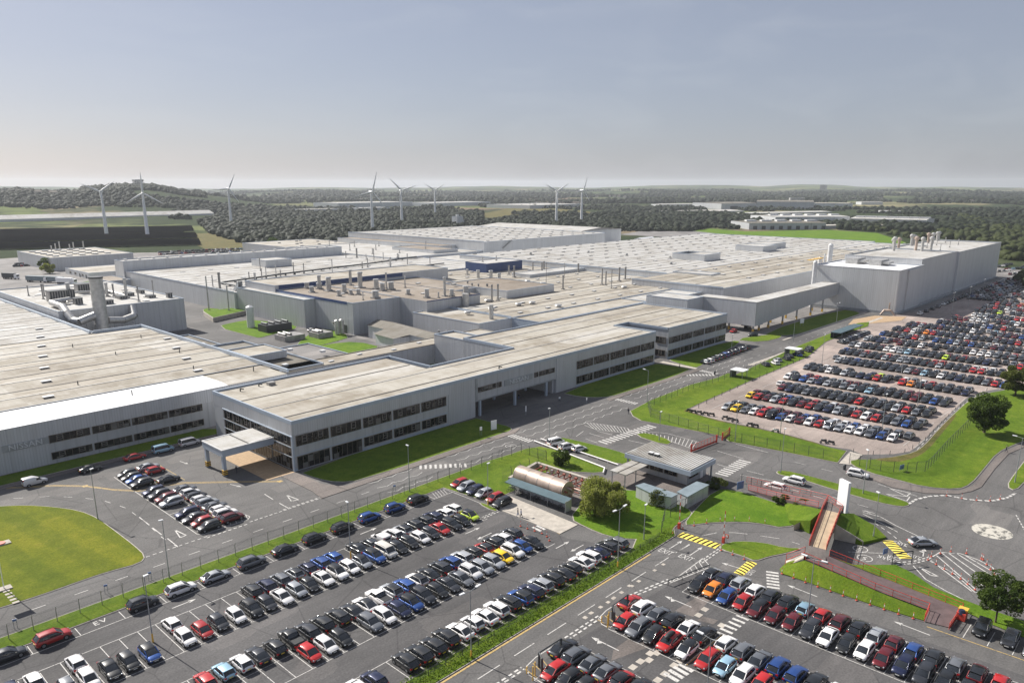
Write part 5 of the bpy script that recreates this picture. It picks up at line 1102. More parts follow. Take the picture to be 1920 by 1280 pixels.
# ---- bus shelters by the big car park
for (px_, lx, ly, lb) in (((1392, 712), 2.5, 4.5, 'small grey bus shelter nearest the zebra crossing'), ((1495, 670), 2.5, 5, 'second bus shelter beside the side road into the car park'), ((1575, 637), 16, 4, 'long green-roofed shelter beside the far rows of cars')):
    x, y = W(*px_); o_ = thing('bus_shelter', lb, 'shelter', (x, y, 0)); m_ = MB(); m_.box(x, x + lx * 1.6, y, y + ly, 2.5, 2.75); part('roof', m_, 'signw' if lx < 3 else 'teal', o_); m_ = MB(); m_.box(x + .1, x + lx * 1.6 - .1, y + ly - .15, y + ly - .05, .2, 2.4); part('back_panel', m_, 'dsteel', o_)
    for a in (.1, .9):
        for c in (.08, .92): m_ = MB(); m_.box(x + lx * 1.6 * a - .08, x + lx * 1.6 * a + .08, y + ly * c - .08, y + ly * c + .08, 0, 2.5); part('post', m_, 'steel', o_)
# ================================================================ VEHICLES
CT = {  # length, width, roof z, belt z, bonnet z, tail z, [rear base, rear roof, front roof, screen base] as fractions of length from the tail
 'h': (4.05, 1.77, 1.46, .90, .84, .96, (.02, .17, .57, .79)), 's': (4.45, 1.87, 1.62, 1.0, .95, 1.06, (.015, .15, .57, .77)), 'e': (4.7, 1.82, 1.42, .88, .82, .98, (.08, .29, .56, .76)),
 'm': (4.8, 1.9, 1.88, 1.08, 1.05, 1.1, (.01, .06, .68, .84)), 'v': (4.4, 1.8, 1.84, 1.10, 1.05, 1.84, (.0, .0, .62, .76)), 'p': (5.2, 1.88, 1.76, 1.12, 1.08, 1.12, (.36, .40, .62, .74))}
TN = {'h': 'hatchback', 's': 'SUV', 'e': 'saloon car', 'm': 'people carrier', 'v': 'panel van', 'p': 'pickup truck'}
def sect(x, w_, zb, zt, cr=.05):
    return [(x, 0, zb), (x, -w_ * .86, zb), (x, -w_ * .97, zb + .12), (x, -w_, zb + (zt - zb) * .45), (x, -w_ * .975, zt - .10), (x, -w_ * .90, zt - .02), (x, -w_ * .6, zt + cr * .6), (x, 0, zt + cr),
            (x, w_ * .6, zt + cr * .6), (x, w_ * .90, zt - .02), (x, w_ * .975, zt - .10), (x, w_, zb + (zt - zb) * .45), (x, w_ * .97, zb + .12), (x, w_ * .86, zb)]
CARMESH = {}
def car_meshes(t):
    if t in CARMESH: return CARMESH[t]
    L, Wd, ZR, ZB, ZH, ZT, (a, b_, c, d) = CT[t]; w_ = Wd / 2; X = lambda f: -L / 2 + L * f
    body = MB(); st = []
    for f, wf, zb, zt in ((0, .78, .42, ZT - .26), (.012, .90, .32, ZT - .12), (.05, .97, .26, ZT - .01), (.2, 1, .22, ZB), (.45, 1, .20, ZB), (.70, 1, .22, (ZB + ZH) / 2 + .01), (.80, .99, .24, ZH), (.90, .96, .26, ZH - .07), (.965, .88, .30, ZH - .18), (.99, .76, .36, ZH - .30), (1, .66, .42, ZH - .38)):
        if t == 'v' and f < .65: zt = ZR - (.06 if f < .03 else 0)
        if t == 'v' and f == .70: zt = ZB + .25
        st.append(sect(X(f), w_ * wf, zb, max(zt, zb + .15)))
    body.loft(st, 0, True, closed=True)
    for s in (-1, 1):   # wheel arches and sills
        for f in (.19, .80):
            cx_ = X(f); pts = [(cx_ + math.cos(k * math.pi / 8) * .40, s * (w_ + .004), .30 + math.sin(k * math.pi / 8) * .39) for k in range(9)] + [(cx_ - .40, s * (w_ + .004), .2), (cx_ + .40, s * (w_ + .004), .2)]
            body.add(pts, [tuple(range(11)) if s < 0 else tuple(range(11))[::-1]], 2)
        body.box(X(.27), X(.72), s * (w_ * .985) - .02, s * (w_ * .985) + .02, .2, .32, 2)
    body.box(X(.985), X(1.004), -w_ * .55, w_ * .55, .38, .62, 2); body.box(X(-.004), X(.02), -w_ * .6, w_ * .6, .34, .48, 2)
    zr = ZR; wb, wr = w_ * .90, w_ * (.74 if t in 'hse' else .84)
    glass, roof = MB(), MB()
    if t != 'v':
        a2 = [(X(a), ZB - .04 if t != 'e' else ZT - .02, wb * .92, 0), (X(b_), zr - .05, wb, 1), (X((b_ + c) / 2), zr, wb, 1), (X(c), zr - .04, wb, 1), (X(d), ZB - .03, wb * .95, 0)]
        rr = []
        for x, z, wbb, up in a2:
            if up: rr.append([(x, -wbb, ZB - .06), (x, -(wr + wbb) / 2 - .02, (ZB + z) / 2), (x, -wr, z - .06), (x, -wr * .8, z), (x, 0, z + .03), (x, wr * .8, z), (x, wr, z - .06), (x, (wr + wbb) / 2 + .02, (ZB + z) / 2), (x, wbb, ZB - .06)])
            else: rr.append([(x, -wbb, z - .03), (x, -wbb, z - .01), (x, -wbb * .96, z), (x, -wbb * .8, z + .02), (x, 0, z + .04), (x, wbb * .8, z + .02), (x, wbb * .96, z), (x, wbb, z - .01), (x, wbb, z - .03)])
        glass.loft(rr, 0, True, ends=False)
        R2 = []
        for (x, z, _, up), q in zip(a2[1:4], (0, 1, 2)):
            e = .012; R2.append([(x, -wr - .03, z - .10), (x, -wr - e, z - .04), (x, -wr * .8, z + e), (x, 0, z + .03 + e), (x, wr * .8, z + e), (x, wr + e, z - .04), (x, wr + .03, z - .10)])
        xf = X(c) + .10; zf = zr - .10; R2.append([(xf, -wr - .03, zf - .06), (xf, -wr - .01, zf - .03), (xf, -wr * .8, zf + .02), (xf, 0, zf + .05), (xf, wr * .8, zf + .02), (xf, wr + .01, zf - .03), (xf, wr + .03, zf - .06)])
        body.loft(R2, 1, True, ends=False)
        for s in (-1, 1):   # pillars
            for x0, z0, x1, z1, wa, wc in ((X(d) - .05, ZB - .02, X(c), zr - .06, wb * .95, wr), (X(a) + .06, ZB - .02, X(b_), zr - .07, wb * .94, wr), (X((b_ + c) / 2) - .1, ZB - .02, X((b_ + c) / 2) - .05, zr - .07, wb * 1.0, wr)):
                body.tube((x0, s * (wa + .005), z0), (x1, s * (wc + .012), z1), .045 if x0 < X(.7) and x0 > X(.3) else .07, seg=5, mi=2 if X(.3) < x0 < X(.6) else 0)
            if t in 'sm': body.tube((X(b_) + .1, s * wr * .92, zr + .04), (X(c) - .2, s * wr * .92, zr + .05), .025, seg=5, mi=2)
        if t in 'hs': body.box(X(b_) - .14, X(b_) + .05, -wr * .95, wr * .95, zr - .07, zr - .01, 1)
        if t == 'p':
            body.box(X(.03), X(.35), -w_ * .8, w_ * .8, ZB + .02, ZB + .07, 2)
            for s in (-1, 1): body.box(X(.02), X(.36), s * w_ * .9 - .05, s * w_ * .9 + .05, ZB, ZB + .16)
    else:
        glass.add([(X(.76), -w_ * .82, ZB + .02), (X(.76), w_ * .82, ZB + .02), (X(.66), w_ * .74, ZR - .16), (X(.66), -w_ * .74, ZR - .16)], [(0, 1, 2, 3)]); 
        for s in (-1, 1): glass.add([(X(.70), s * (w_ + .012), ZB), (X(.52), s * (w_ + .012), ZB), (X(.52), s * (w_ + .012), ZR - .25), (X(.64), s * (w_ + .012), ZR - .25)], [(0, 1, 2, 3) if s > 0 else (3, 2, 1, 0)])
        glass.add([(X(0) - .02, -w_ * .6, ZB + .05), (X(0) - .02, w_ * .6, ZB + .05), (X(0) - .02, w_ * .6, ZR - .3), (X(0) - .02, -w_ * .6, ZR - .3)], [(3, 2, 1, 0)])
    P = {}
    P['body'] = [('body', body.data('body', ['carW', 'carW', 'trim']))]
    P['windows'] = [('windows', glass.data('windows', ['cglass']))]
    P['wheels'] = []
    for f in (.19, .80):
        for s in (-1, 1):
            m_ = MB(); y0, y1 = s * (w_ - .22), s * (w_ + .018); m_.tube((X(f), y0, .33), (X(f), y1, .33), .33, seg=14, smooth=False); m_.tube((X(f), y1 - s * .01, .33), (X(f), y1 + s * .006, .33), .21, seg=10, mi=1, smooth=False)
            P['wheels'].append(('wheel', m_.data('wheel', ['tyre', 'rim'])))
    P['small'] = []
    for s in (-1, 1):
        m_ = MB(); m_.add([(X(.905), s * w_ * .92, ZH - .20), (X(.99), s * w_ * .62, ZH - .36), (X(.985), s * w_ * .60, ZH - .23), (X(.91), s * w_ * .88, ZH - .10)], [(0, 1, 2, 3), (3, 2, 1, 0)]); m_.tube((X(.955), s * w_ * .76, ZH - .25), (X(.985), s * w_ * .72, ZH - .27), .10, .10, seg=8)
        P['small'].append(('headlight', m_.data('headlight', ['hl'])))
        m_ = MB(); m_.box(X(-.006), X(.035), min(s * w_ * .62, s * w_ * .93), max(s * w_ * .62, s * w_ * .93), ZT - .34, ZT - .14); P['small'].append(('taillight', m_.data('taillight', ['tl'])))
        m_ = MB(); m_.box(X(.68), X(.715), min(s * (w_ + .02), s * (w_ + .17)), max(s * (w_ + .02), s * (w_ + .17)), ZB - .04, ZB + .09); P['small'].append(('wing_mirror', m_.data('wing_mirror', ['trim'])))
    m_ = MB(); m_.box(X(1.0) + .0, X(1.0) + .03, -.25, .25, .40, .51); P['small'].append(('number_plate', m_.data('number_plate', ['platew'])))
    m_ = MB(); m_.box(X(0) - .03, X(0), -.25, .25, .56, .67); P['small'].append(('number_plate', m_.data('number_plate', ['platey'])))
    CARMESH[t] = P; return P
NCAR = [0]; BASIC = [0]
def car(code, x, y, rz, label, group, z=0.0, detail=2, name='parked_car'):
    c, t, fl = code[0], code[1], code[2:]
    P = car_meshes(t); cat = {'v': 'van', 'm': 'car', 'p': 'pickup'}.get(t, 'car')
    r = thing('parked_van' if t == 'v' and name == 'parked_car' else name, label, cat, (x, y, z), group, rz); NCAR[0] += 1; r.scale = (rnd.uniform(.95, 1.04), rnd.uniform(.97, 1.02), rnd.uniform(.95, 1.05))
    for nm, me in P['body'] + P['windows'] + (P['wheels'] if detail else []) + (P['small'] if detail > 1 else []):
        o_ = bpy.data.objects.new(nm, me); COL.objects.link(o_); o_.parent = r
        if nm == 'body':
            for i, m_ in ((0, 'car' + c), (1, 'carK' if 'k' in fl else 'car' + c)): o_.material_slots[i].link = 'OBJECT'; o_.material_slots[i].material = M[m_]
        if nm == 'windows' and c == 'x': pass
    if 'x' in fl:
        m_ = MB(); m_.loft([[(-1.0, -.3, 1.72), (-1.0, .3, 1.72), (-1.0, .25, 1.85), (-1.0, -.25, 1.85)], [(-.4, -.35, 1.7), (-.4, .35, 1.7), (-.4, .3, 2.0), (-.4, -.3, 2.0)], [(.5, -.35, 1.7), (.5, .35, 1.7), (.5, .3, 2.0), (.5, -.3, 2.0)], [(1.1, -.2, 1.72), (1.1, .2, 1.72), (1.1, .15, 1.85), (1.1, -.15, 1.85)]], 0, True, closed=True)
        o_ = link('roof_box', m_.data('roof_box', ['trim']), r)
    return r
def cn(code): return CARN[code[0]] + ' ' + TN[code[1]] + (' with black roof' if 'k' in code[2:] else ' with a roof box' if 'x' in code[2:] else '')
def row(seq, rowy, dirn, phrase, group, x0=22.0, lj=.18, end='left end'):
    n_ = 0; items = [s.split(':') for s in seq.split()]
    for i, (k, c) in enumerate(items):
        k = int(k); x = x0 + (k + .5) * 2.43 + rnd.uniform(-.12, .12); y = rowy + rnd.uniform(-lj, lj)
        rz = (math.pi / 2 if dirn > 0 else -math.pi / 2) + rnd.uniform(-.025, .025)
        car(c, x, y, rz, '%s, %s from left in %s' % (cn(c), nth(i), phrase), group)
G1_ = 'cars parked in the near left car park'
row('-3:Nh -2:Wh 0:Wh 5:Wh 10:Ks 11:Ns 12:Gs 13:Shk 14:Nh 15:Bs 16:Bh 18:Ke 19:Dh 20:Wv 21:Ws 22:Shk 23:Ks 24:Ks 25:Ns 26:Wh 27:Wh', 99.0, 1, 'the row facing the verge', G1_)
row('-1:Gh 0:Wh 1:Ke 2:Kh 3:Bhk 5:Wh 6:Rh 7:Dh 8:Wh 9:Ks 10:Dh 11:We 12:Sh 13:Kh 14:We 15:Wsk 16:Wh 17:Shk 18:Bsk 19:Cm 20:Kh 21:Kh 22:Wh 23:Dh 24:Re 25:Ks 26:Kh 27:Ihk', 94.4, -1, 'the second row below the verge', G1_)
row('4:Rh 5:Lh 6:Wh 7:De 8:Kh 9:Kp 10:Ds 11:Ks 12:Ks 13:Dek 14:Wek 15:Wp 16:Ssk 17:Bs 18:Wsk 19:Ke 20:Ds 21:Bs 22:Ss 23:Kh 24:Rhk 25:Ks 26:Wh 27:Ds', 83.6, 1, 'the third row below verge', G1_)
row('9:Rh 10:Wh 11:Kh 13:Gs 14:Wh 15:Nh 16:Bsk 17:Ds 18:Kh 19:De 20:Ge 21:Ws 22:Ss 23:Ss 24:Yh 25:Ws 26:Bh 27:Ke', 78.9, -1, 'the fourth row below the verge', G1_)
row('9:Wh 10:Nh 12:Ks 13:Ks 14:Ks 15:Ks 16:We 17:Wh 18:We 19:Ws 20:Ks 21:Bsk 22:Ns 23:Ss 24:Ks 25:Ke 26:Kh 27:We 28:Ws 29:Ne 30:Ds 31:Gs', 68.4, 1, 'the row beside the hedge', G1_)
for i, (x, c) in enumerate(((17.6, 'De'), (23.0, 'Rs'), (34.9, 'Ds'), (40.5, 'Ws'), (46.0, 'Se'), (52.1, 'Gs'), (58.2, 'Ke'), (63.9, 'Ks'), (69.7, 'Ks'), (75.6, 'Bs'), (81.5, 'Bs'), (87.2, 'Ks'))):
    car(c, x, 107.5, rnd.uniform(-.03, .03), '%s parked lengthwise along the verge, %s from the left' % (cn(c), nth(i)), 'cars parked end to end along the fence verge')
for x, y, c, lb in ((98.4, 107.7, 'Rh', 'bright red hatchback at the top corner of the near car park beside the verge'), (98.0, 105.2, 'Ss', 'pale silver car between the red hatchback and the blue-grey one'), (98.0, 102.6, 'Nh', 'blue-grey hatchback between two silver cars by the verge'), (98.0, 100.1, 'Sh', 'silver hatchback nearest the lamp post on the small grass island'), (97.2, 94.6, 'Ks', 'black SUV parked beside the red hatchback at the cycle shelter end'), (98.0, 97.0, 'Rh', 'bright red hatchback beside the black SUV next to the cycle shelter path')):
    car(c, x, y if c != 'Ks' or x > 98 else 94.3, math.pi + rnd.uniform(-.03, .03), lb, G1_)
G2_ = 'cars parked in the front forecourt'
def col(seq, x, rz, phrase, group, jit=.15):
    for i, s in enumerate(seq.split()):
        y, c = s.split(':'); car(c, x + rnd.uniform(-jit, jit), float(y), rz + rnd.uniform(-.02, .02), '%s, %s from far end of %s' % (cn(c), nth(i), phrase), group)
col('163.2:Dh 160.6:Kh 158.1:Be 155.2:Ks 149.0:Ns 146.4:Ds 143.8:Ms 141.1:Ss 133.9:Ns 131.0:De 128.2:Rh 125.5:Ks', 53.4, math.pi, 'the lawn-side forecourt column', G2_)
col('164.0:Se 160.6:Rh 153.6:Ke 145.8:Ge 143.3:Wh 140.8:Dh 138.4:Wh 135.9:Ss 133.4:Ge 130.9:Wh 128.5:Ws 126.0:Ms', 58.2, 0, 'the office-side forecourt column', G2_)
G3_ = 'cars parked in the near right car park'
H_ = math.pi
col('50.9:Shk 48.5:Ns 46.1:Ss 43.6:Wh 41.1:Ds 38.6:Ks 36.0:Lh 33.5:Rh 31.0:Ms 28.5:Ks 26.1:Ss 23.8:Mh 21.4:Bh 19.0:Ks 16.4:Gs 14.0:Msk 11.5:Rh', 100.2, 0, 'the rearmost lower-right row', G3_)
col('50.7:Ks 48.4:Oh 45.9:Bh 43.4:Rh 41.0:Msk 38.4:Mh 35.9:Mh 33.3:Ds 30.9:We 28.4:Kh 26.1:Wh 23.7:Mh 21.3:Ns 18.9:Ds 16.6:Ks 14.2:Kh', 95.5, H_, 'the next-rearmost lower-right row', G3_)
col('55.6:Re 53.2:Ws 50.7:Ge 48.3:Ks 45.8:We 43.3:Ks 40.2:Wh 37.7:Gs 35.3:Ge 32.9:Bs 30.5:Bs 28.1:Ks 25.7:Wh', 84.4, 0, 'the rear height-barrier row', G3_)
col('53.2:Rh 50.8:Gs 48.4:Kh 45.9:Rsx 43.3:Whk 40.2:Rs 37.8:Lh 35.3:Ws 32.9:Rh 30.5:Kh', 79.5, H_, 'the front height-barrier row', G3_)
col('55.5:Dek 53.1:Gs 50.6:Ge 48.2:Ge 45.9:Rhk 43.5:Kh', 68.7, 0, 'the bottom-edge rear row', G3_)
col('53.1:Rh 50.8:Kh 48.4:Kh', 64.1, H_, 'the bottom-edge front row', G3_)
for x, y, c, lb in ((112.2, 16.1, 'Ks', 'black SUV parked alone on the verge side beside the red and orange bin'), (112.2, 12.7, 'De', 'dark pickup-nosed estate under the round tree by the verge'), (111.0, 10.0, 'Gh', 'grey hatchback cut by the right edge beside the round tree')): car(c, x, y, H_, lb, G3_)
for x, y, rz, c, lb in ((147.2, 58.0, H_ / 2 + .02, 'Ws', 'white SUV driving beside the narrow grass median'), (141.2, 59.4, H_ / 2 + .05, 'Ws', 'white SUV driving just behind the red railings'), (160.0, 49.6, -H_ / 2 + .12, 'Ws', 'white SUV driving away past the fenced lawn corner'), (135.0, 30.0, -.75, 'Se', 'silver saloon turning out beside the roundabout')): car(c, x, y, rz, lb, 'cars driving on the road', name='moving_car')
for x, y, rz, c, lb in ((131.5, 109.6, -.15, 'Wm', 'white minibus parked on the grass beside the crossing'), (130.9, 105.6, -.2, 'Ws', 'white SUV parked on the grass between the minibus and a white hatchback'), (132.0, 102.9, -.25, 'Wh', 'white hatchback on the grass nearest the gatehouse'), (38.5, 172.3, .05, 'Wv', 'white panel van in the shade at the left edge of the forecourt'), (58.6, 172.6, 0, 'Re', 'dark red saloon in the shade beside the pale blue van'), (65.0, 172.8, 0, 'Lm', 'pale blue van parked in the shade of the left hall'), (71.4, 173.2, 0, 'Wm', 'white patrol van near the canopy in the shade'), (49.0, 172.0, 0, 'Ke', 'black car hidden in the shade in front of the left hall')): car(c, x, y, rz, lb, 'vehicles parked beside the buildings')
for i, c in enumerate('Sh Wh Ds Gs Ks Bs Nh Ks Gh Ds Sh Ks'.split()):
    car(c, 232.5 + i * 2.9, 126.6 + i * .12, math.pi / 2 - .35, '%s shaded by the far office wing, %s from left' % (cn(c), nth(i)), 'cars parked in front of the far office wing')
for i, (x, y, c) in enumerate(((305, 147, 'Ks'), (311, 152, 'Nh'), (318, 150, 'Ks'), (322, 158, 'Wv'), (333, 152, 'Ke'), (340, 163, 'Wh'), (352, 160, 'Ke'), (290, 137.4, 'Ks'), (292, 147, 'Re'), (362, 163, 'Ks'), (374, 160, 'Sm'))):
    car(c, x, y, .4 * i, '%s under the conveyor bridge, %s from the office' % (cn(c), nth(i)), 'vehicles under the conveyor bridge', detail=1)
# big right-hand car park: nearest rows one by one, the far rows as one mass
RA = 'GGSWRKBWMKRSSWWGBW'; TY = 'hshhsshesh'
front = ['Ss', 'Ys', 'Gh', 'Wh', 'Rs', 'Km', 'Bh', 'Wh', 'Mh', 'Ws', 'Rh', 'Sm', 'Sh', 'Wh', 'Ws', 'Gs', 'Bh', 'Wh']
back = ['Kh', 'Ks', 'Gh', 'Gh', 'Rh', 'Ms', 'Mh', 'Ms', 'Bh', 'Bs', 'Kh', 'Wh', 'Wh', 'Bh', 'Ws', 'Gs', 'Gh', 'Gs', 'Gs']
fr2 = ['Yh', 'Rh', 'Mh', 'Ss', 'Rh', 'Ds', 'Mh', 'Rh', 'Ds', 'Ns', 'Ss', 'Ks', 'Rh', 'Ws', 'Rh', 'Ds', 'Gs', 'Bh', 'Kh']
bk2 = ['Mh', 'Ks', 'Kh', 'Ks', 'Bh', 'Gs', 'Kh', 'Rh', 'Gs', 'Ws', 'Ds', 'Sh', 'Kh', 'Ks', 'Ds', 'Kh', 'Gs', 'Ks', 'Gh']
sk = lambda y: (94.1 - y) * .072
for lst, xo, nm in ((front, 187.0, "the biggest lot's first row"), (back, 191.7, "the biggest lot's second row"), (fr2, 202.6, "the biggest lot's third row"), (bk2, 207.3, "the biggest lot's fourth row")):
    for i, c in enumerate(lst):
        y = 94.1 - i * 2.47 + (1.0 if xo > 195 else 0); s = sk(y) * (1 if xo < 195 else .6)
        car(c, xo + s + rnd.uniform(-.15, .15), y, H_ + rnd.uniform(-.03, .03) if 'fourth' not in nm and 'second' not in nm else rnd.uniform(-.03, .03), '%s, %s from left in %s' % (cn(c), nth(i), nm), 'cars in the biggest car park', z=.012, detail=1)
# merged far cars
bag = {}
def add_far(code, x, y, rz):
    P = car_meshes(code[1]); ca, sa = math.cos(rz), math.sin(rz)
    for nm, me in P['body'] + P['windows'] + P['wheels']:
        key = (id(me));
        if key not in bag:
            v_ = np.empty(len(me.vertices) * 3); me.vertices.foreach_get('co', v_); bag[key] = (v_.reshape(-1, 3), [tuple(p.vertices) for p in me.polygons], [p.material_index for p in me.polygons], nm)
        v_, fs, mi, nm_ = bag[key]
        vw = np.empty_like(v_); vw[:, 0] = v_[:, 0] * ca - v_[:, 1] * sa + x; vw[:, 1] = v_[:, 0] * sa + v_[:, 1] * ca + y; vw[:, 2] = v_[:, 2] + .012
        FV.append(vw); o = FO[0]; FO[0] += len(v_)
        ci = FM.index('car' + code[0])
        for f in fs: FF.append(tuple(i + o for i in f))
        if nm_ == 'body': FI.extend([ci if q < 2 else FM.index('trim') for q in mi])
        elif nm_ == 'windows': FI.extend([FM.index('cglass')] * len(fs))
        else: FI.extend([FM.index('tyre')] * len(fs))
FV, FF, FI, FO = [], [], [], [0]; FM = ['car' + k for k in CARC] + ['trim', 'cglass', 'tyre']
def rcode():
    c = rnd.choices('WSGDKNBLRMIO', (8, 7, 13, 17, 32, 7, 3, 1, 5, 7, .2, .2))[0]; return c + rnd.choice('hhsshe')
def farrow(x, y0, y1, ang=0, d=1, miss=.02):
    y = y0
    while y > y1:
        if rnd.random() > miss:
            px, py = PR(x, y, .5)
            if px < 1935: add_far(rcode(), x + rnd.uniform(-.2, .2), y, (0 if d > 0 else math.pi) + rnd.uniform(-.03, .03))
        y -= 2.5
XR = [217.2, 231.8, 248.5, 266.0, 281.5, 297, 312.5, 328, 343.5, 359, 375, 391, 407, 423, 439, 455]
for i, x in enumerate(XR):
    top = (94.5, 96.5, 97.5, 96, 98, 100, 100, 99, 99, 98, 90, 88, 86, 86, 86, 86)[i]; bot = (49.5, 50, 49, 43, 36, 30, 24, 10, 5, 0, -5, -10, -10, -10, -10, -10)[i]
    farrow(x, top, bot, d=-1, miss=.03 if i < 10 else .08); farrow(x + 4.8, top, bot, d=1, miss=.03 if i < 10 else .08)
for x in range(470, 600, 8): farrow(x, 100, 20, d=1 if x % 16 else -1, miss=.12)
for x in range(395, 590, 5): 
    if rnd.random() < .8: add_far(rcode(), x, 103.5, rnd.uniform(-.1, .1))
for i in range(9): add_far(rcode(), 243 + i * 4.6, 109.5 - (i % 2) * 1.2, .9)
for i in range(10): add_far(rcode(), 300 + i * 3, 105.2, 1.0)
for px_, py_, n1, n2 in ((300, 478, 26, 2), (400, 474, 24, 2), (30, 500, 5, 2), (80, 496, 4, 2), (1740, 498, 5, 3)):
    for i in range(n1):
        for k in range(n2): x, y = W(px_ + i * 5.2, py_ - k * 4 - i * .25); add_far(rcode(), x, y, rnd.choice((0, 1.57)))
for i in range(60): add_far(rcode(), 610 + (i * 7.3 % 90), 95 + (i * 13.7 % 60), rnd.choice((0, 1.57, .3)))
me = bpy.data.meshes.new('far_cars'); me.from_pydata(np.concatenate(FV).tolist(), [], FF)
for k in FM: me.materials.append(M[k])
me.polygons.foreach_set('material_index', FI); me.polygons.foreach_set('use_smooth', [True] * len(FI)); me.update()
fc = link('parked_cars', me); fc['kind'] = 'stuff'; fc['label'] = 'hundreds of tightly parked distant cars filling the far rows of the biggest car park and back yards'
# motorcycles
def moto():
    t = thing('motorcycle', 'x', 'motorcycle', (0, 0, 0), 'motorcycles parked along the edge of the biggest car park')
    for x in (-.65, .7):
        m_ = MB(); m_.tube((x, -.06, .31), (x, .06, .31), .31, seg=14, smooth=False); m_.tube((x, -.065, .31), (x, .065, .31), .18, seg=10, mi=1, smooth=False); part('wheel', m_, ['tyre', 'rim'], t)
    m_ = MB(); m_.loft([[(-.8, -.08, .68), (-.8, .08, .68), (-.8, .08, .85), (-.8, -.08, .85)], [(-.1, -.17, .45), (-.1, .17, .45), (-.1, .15, .86), (-.1, -.15, .86)], [(.35, -.18, .5), (.35, .18, .5), (.35, .16, 1.0), (.35, -.16, 1.0)], [(.7, -.08, .75), (.7, .08, .75), (.7, .08, .95), (.7, -.08, .95)]], 0, True, closed=True); part('fairing', m_, 'carK', t)
    m_ = MB(); m_.box(-.75, -.05, -.14, .14, .84, .92); part('seat', m_, 'trim', t)
    m_ = MB(); m_.tube((.35, -.36, 1.08), (.35, .36, 1.08), .025); m_.tube((.7, 0, .31), (.38, 0, 1.1), .05); part('handlebar', m_, 'rim', t)
    return t
m0 = moto(); mlist = [(176.9, 100.2, 'Kr'), (176.9, 99.0, ''), (177.2, 97.4, ''), (177.5, 95.6, ''), (177.8, 94.0, ''), (177.8, 90.0, ''), (177.5, 88.3, ''), (177.2, 86.8, ''), (176.8, 82.5, ''), (176.8, 81.0, ''), (176.4, 75.4, 'w'), (176.6, 63.5, ''), (176.8, 61.8, '')]
for i, (x, y, k) in enumerate(mlist):
    o_ = m0 if i == 0 else dup(m0, (0, 0, 0)); o_.location = (x, y, .014); o_.rotation_euler[2] = 1.9 + (i % 3) * .3
    o_['label'] = '%s motorcycle, %s from left along the biggest lot edge' % ('white' if k == 'w' else 'dark', nth(i))
    if k == 'w':
        for c in o_.children:
            if c.name.startswith('fairing'): c.data = c.data.copy(); c.data.materials[0] = M['carW']
# bicycles in the shelter
def bike():
    t = thing('bicycle', 'dark bicycle standing under the teal cycle shelter', 'bicycle', (0, 0, 0), 'bicycles under the cycle shelter')
    for x in (-.5, .52):
        m_ = MB(); pts = [(x + math.cos(k * math.pi / 7) * .33, 0, .35 + math.sin(k * math.pi / 7) * .33) for k in range(15)]; m_.path(pts, .03, 4); part('wheel', m_, 'tyre', t)
    m_ = MB(); m_.path([(-.5, 0, .35), (-.1, 0, .82), (.38, 0, .85), (0, 0, .35), (-.5, 0, .35)], .03, 5); m_.path([(.52, 0, .35), (.38, 0, .95)], .03, 5); part('frame', m_, 'dsteel', t)
    m_ = MB(); m_.tube((.38, -.28, 1.0), (.38, .28, 1.0), .025); part('handlebar', m_, 'rim', t); m_ = MB(); m_.box(-.25, 0, -.07, .07, .9, .97); part('saddle', m_, 'trim', t); return t
b0 = bike()
for i, y in enumerate((98.0, 97.3, 96.6, 95.4, 94.6, 93.0, 91.2, 90.5, 87.6, 85.0)):
    o_ = b0 if i == 0 else dup(b0, (0, 0, 0)); o_.location = (103.2 + (i % 2) * .2, y, .1); o_.rotation_euler[2] = .1 * (i % 3); o_['label'] = 'dark bicycle under the teal cycle shelter, %s from its left end' % nth(i)

# ================================================================ STREET FURNITURE
def lamp(x, y, h, label, kind='single', base='lampm', az=0.0, z=0):
    t = thing('street_lamp', label, 'street lamp', (x, y, z), 'lamp posts')
    m_ = MB(); m_.tube((0, 0, 0), (0, 0, 1.3), .13, .11, mi=1); m_.tube((0, 0, 1.3), (0, 0, h), .085, .05); m_.v = [(a + x, b_ + y, c + z) for a, b_, c in m_.v]; part('pole', m_, ['lampm', base], t)
    ca, sa = math.cos(az), math.sin(az)
    for s in ((1,) if kind == 'single' else (1, -1)):
        m_ = MB(); r = 1.1; p = lambda a, c, q=0: (x + s * ca * a - sa * q, y + s * sa * a + ca * q, z + c)
        if kind != 'top': m_.tube(p(0, h - .1), p(r, h + .1), .04); part('arm', m_, 'lampm', t)
        m_ = MB(); a0_, a1_ = (r - .1, r + .75) if kind != 'top' else (-.1, .55); vs = [p(a0_, h + .05, -.17), p(a1_, h + .1, -.13), p(a1_, h + .1, .13), p(a0_, h + .05, .17)]; vs += [(a, b_, c + .14) for a, b_, c in vs]
        m_.add(vs, [(0, 3, 2, 1), (4, 5, 6, 7), (0, 1, 5, 4), (1, 2, 6, 5), (2, 3, 7, 6), (3, 0, 4, 7)]); part('lamp_head', m_, 'lamph', t)
        if kind == 'top': break
    return t
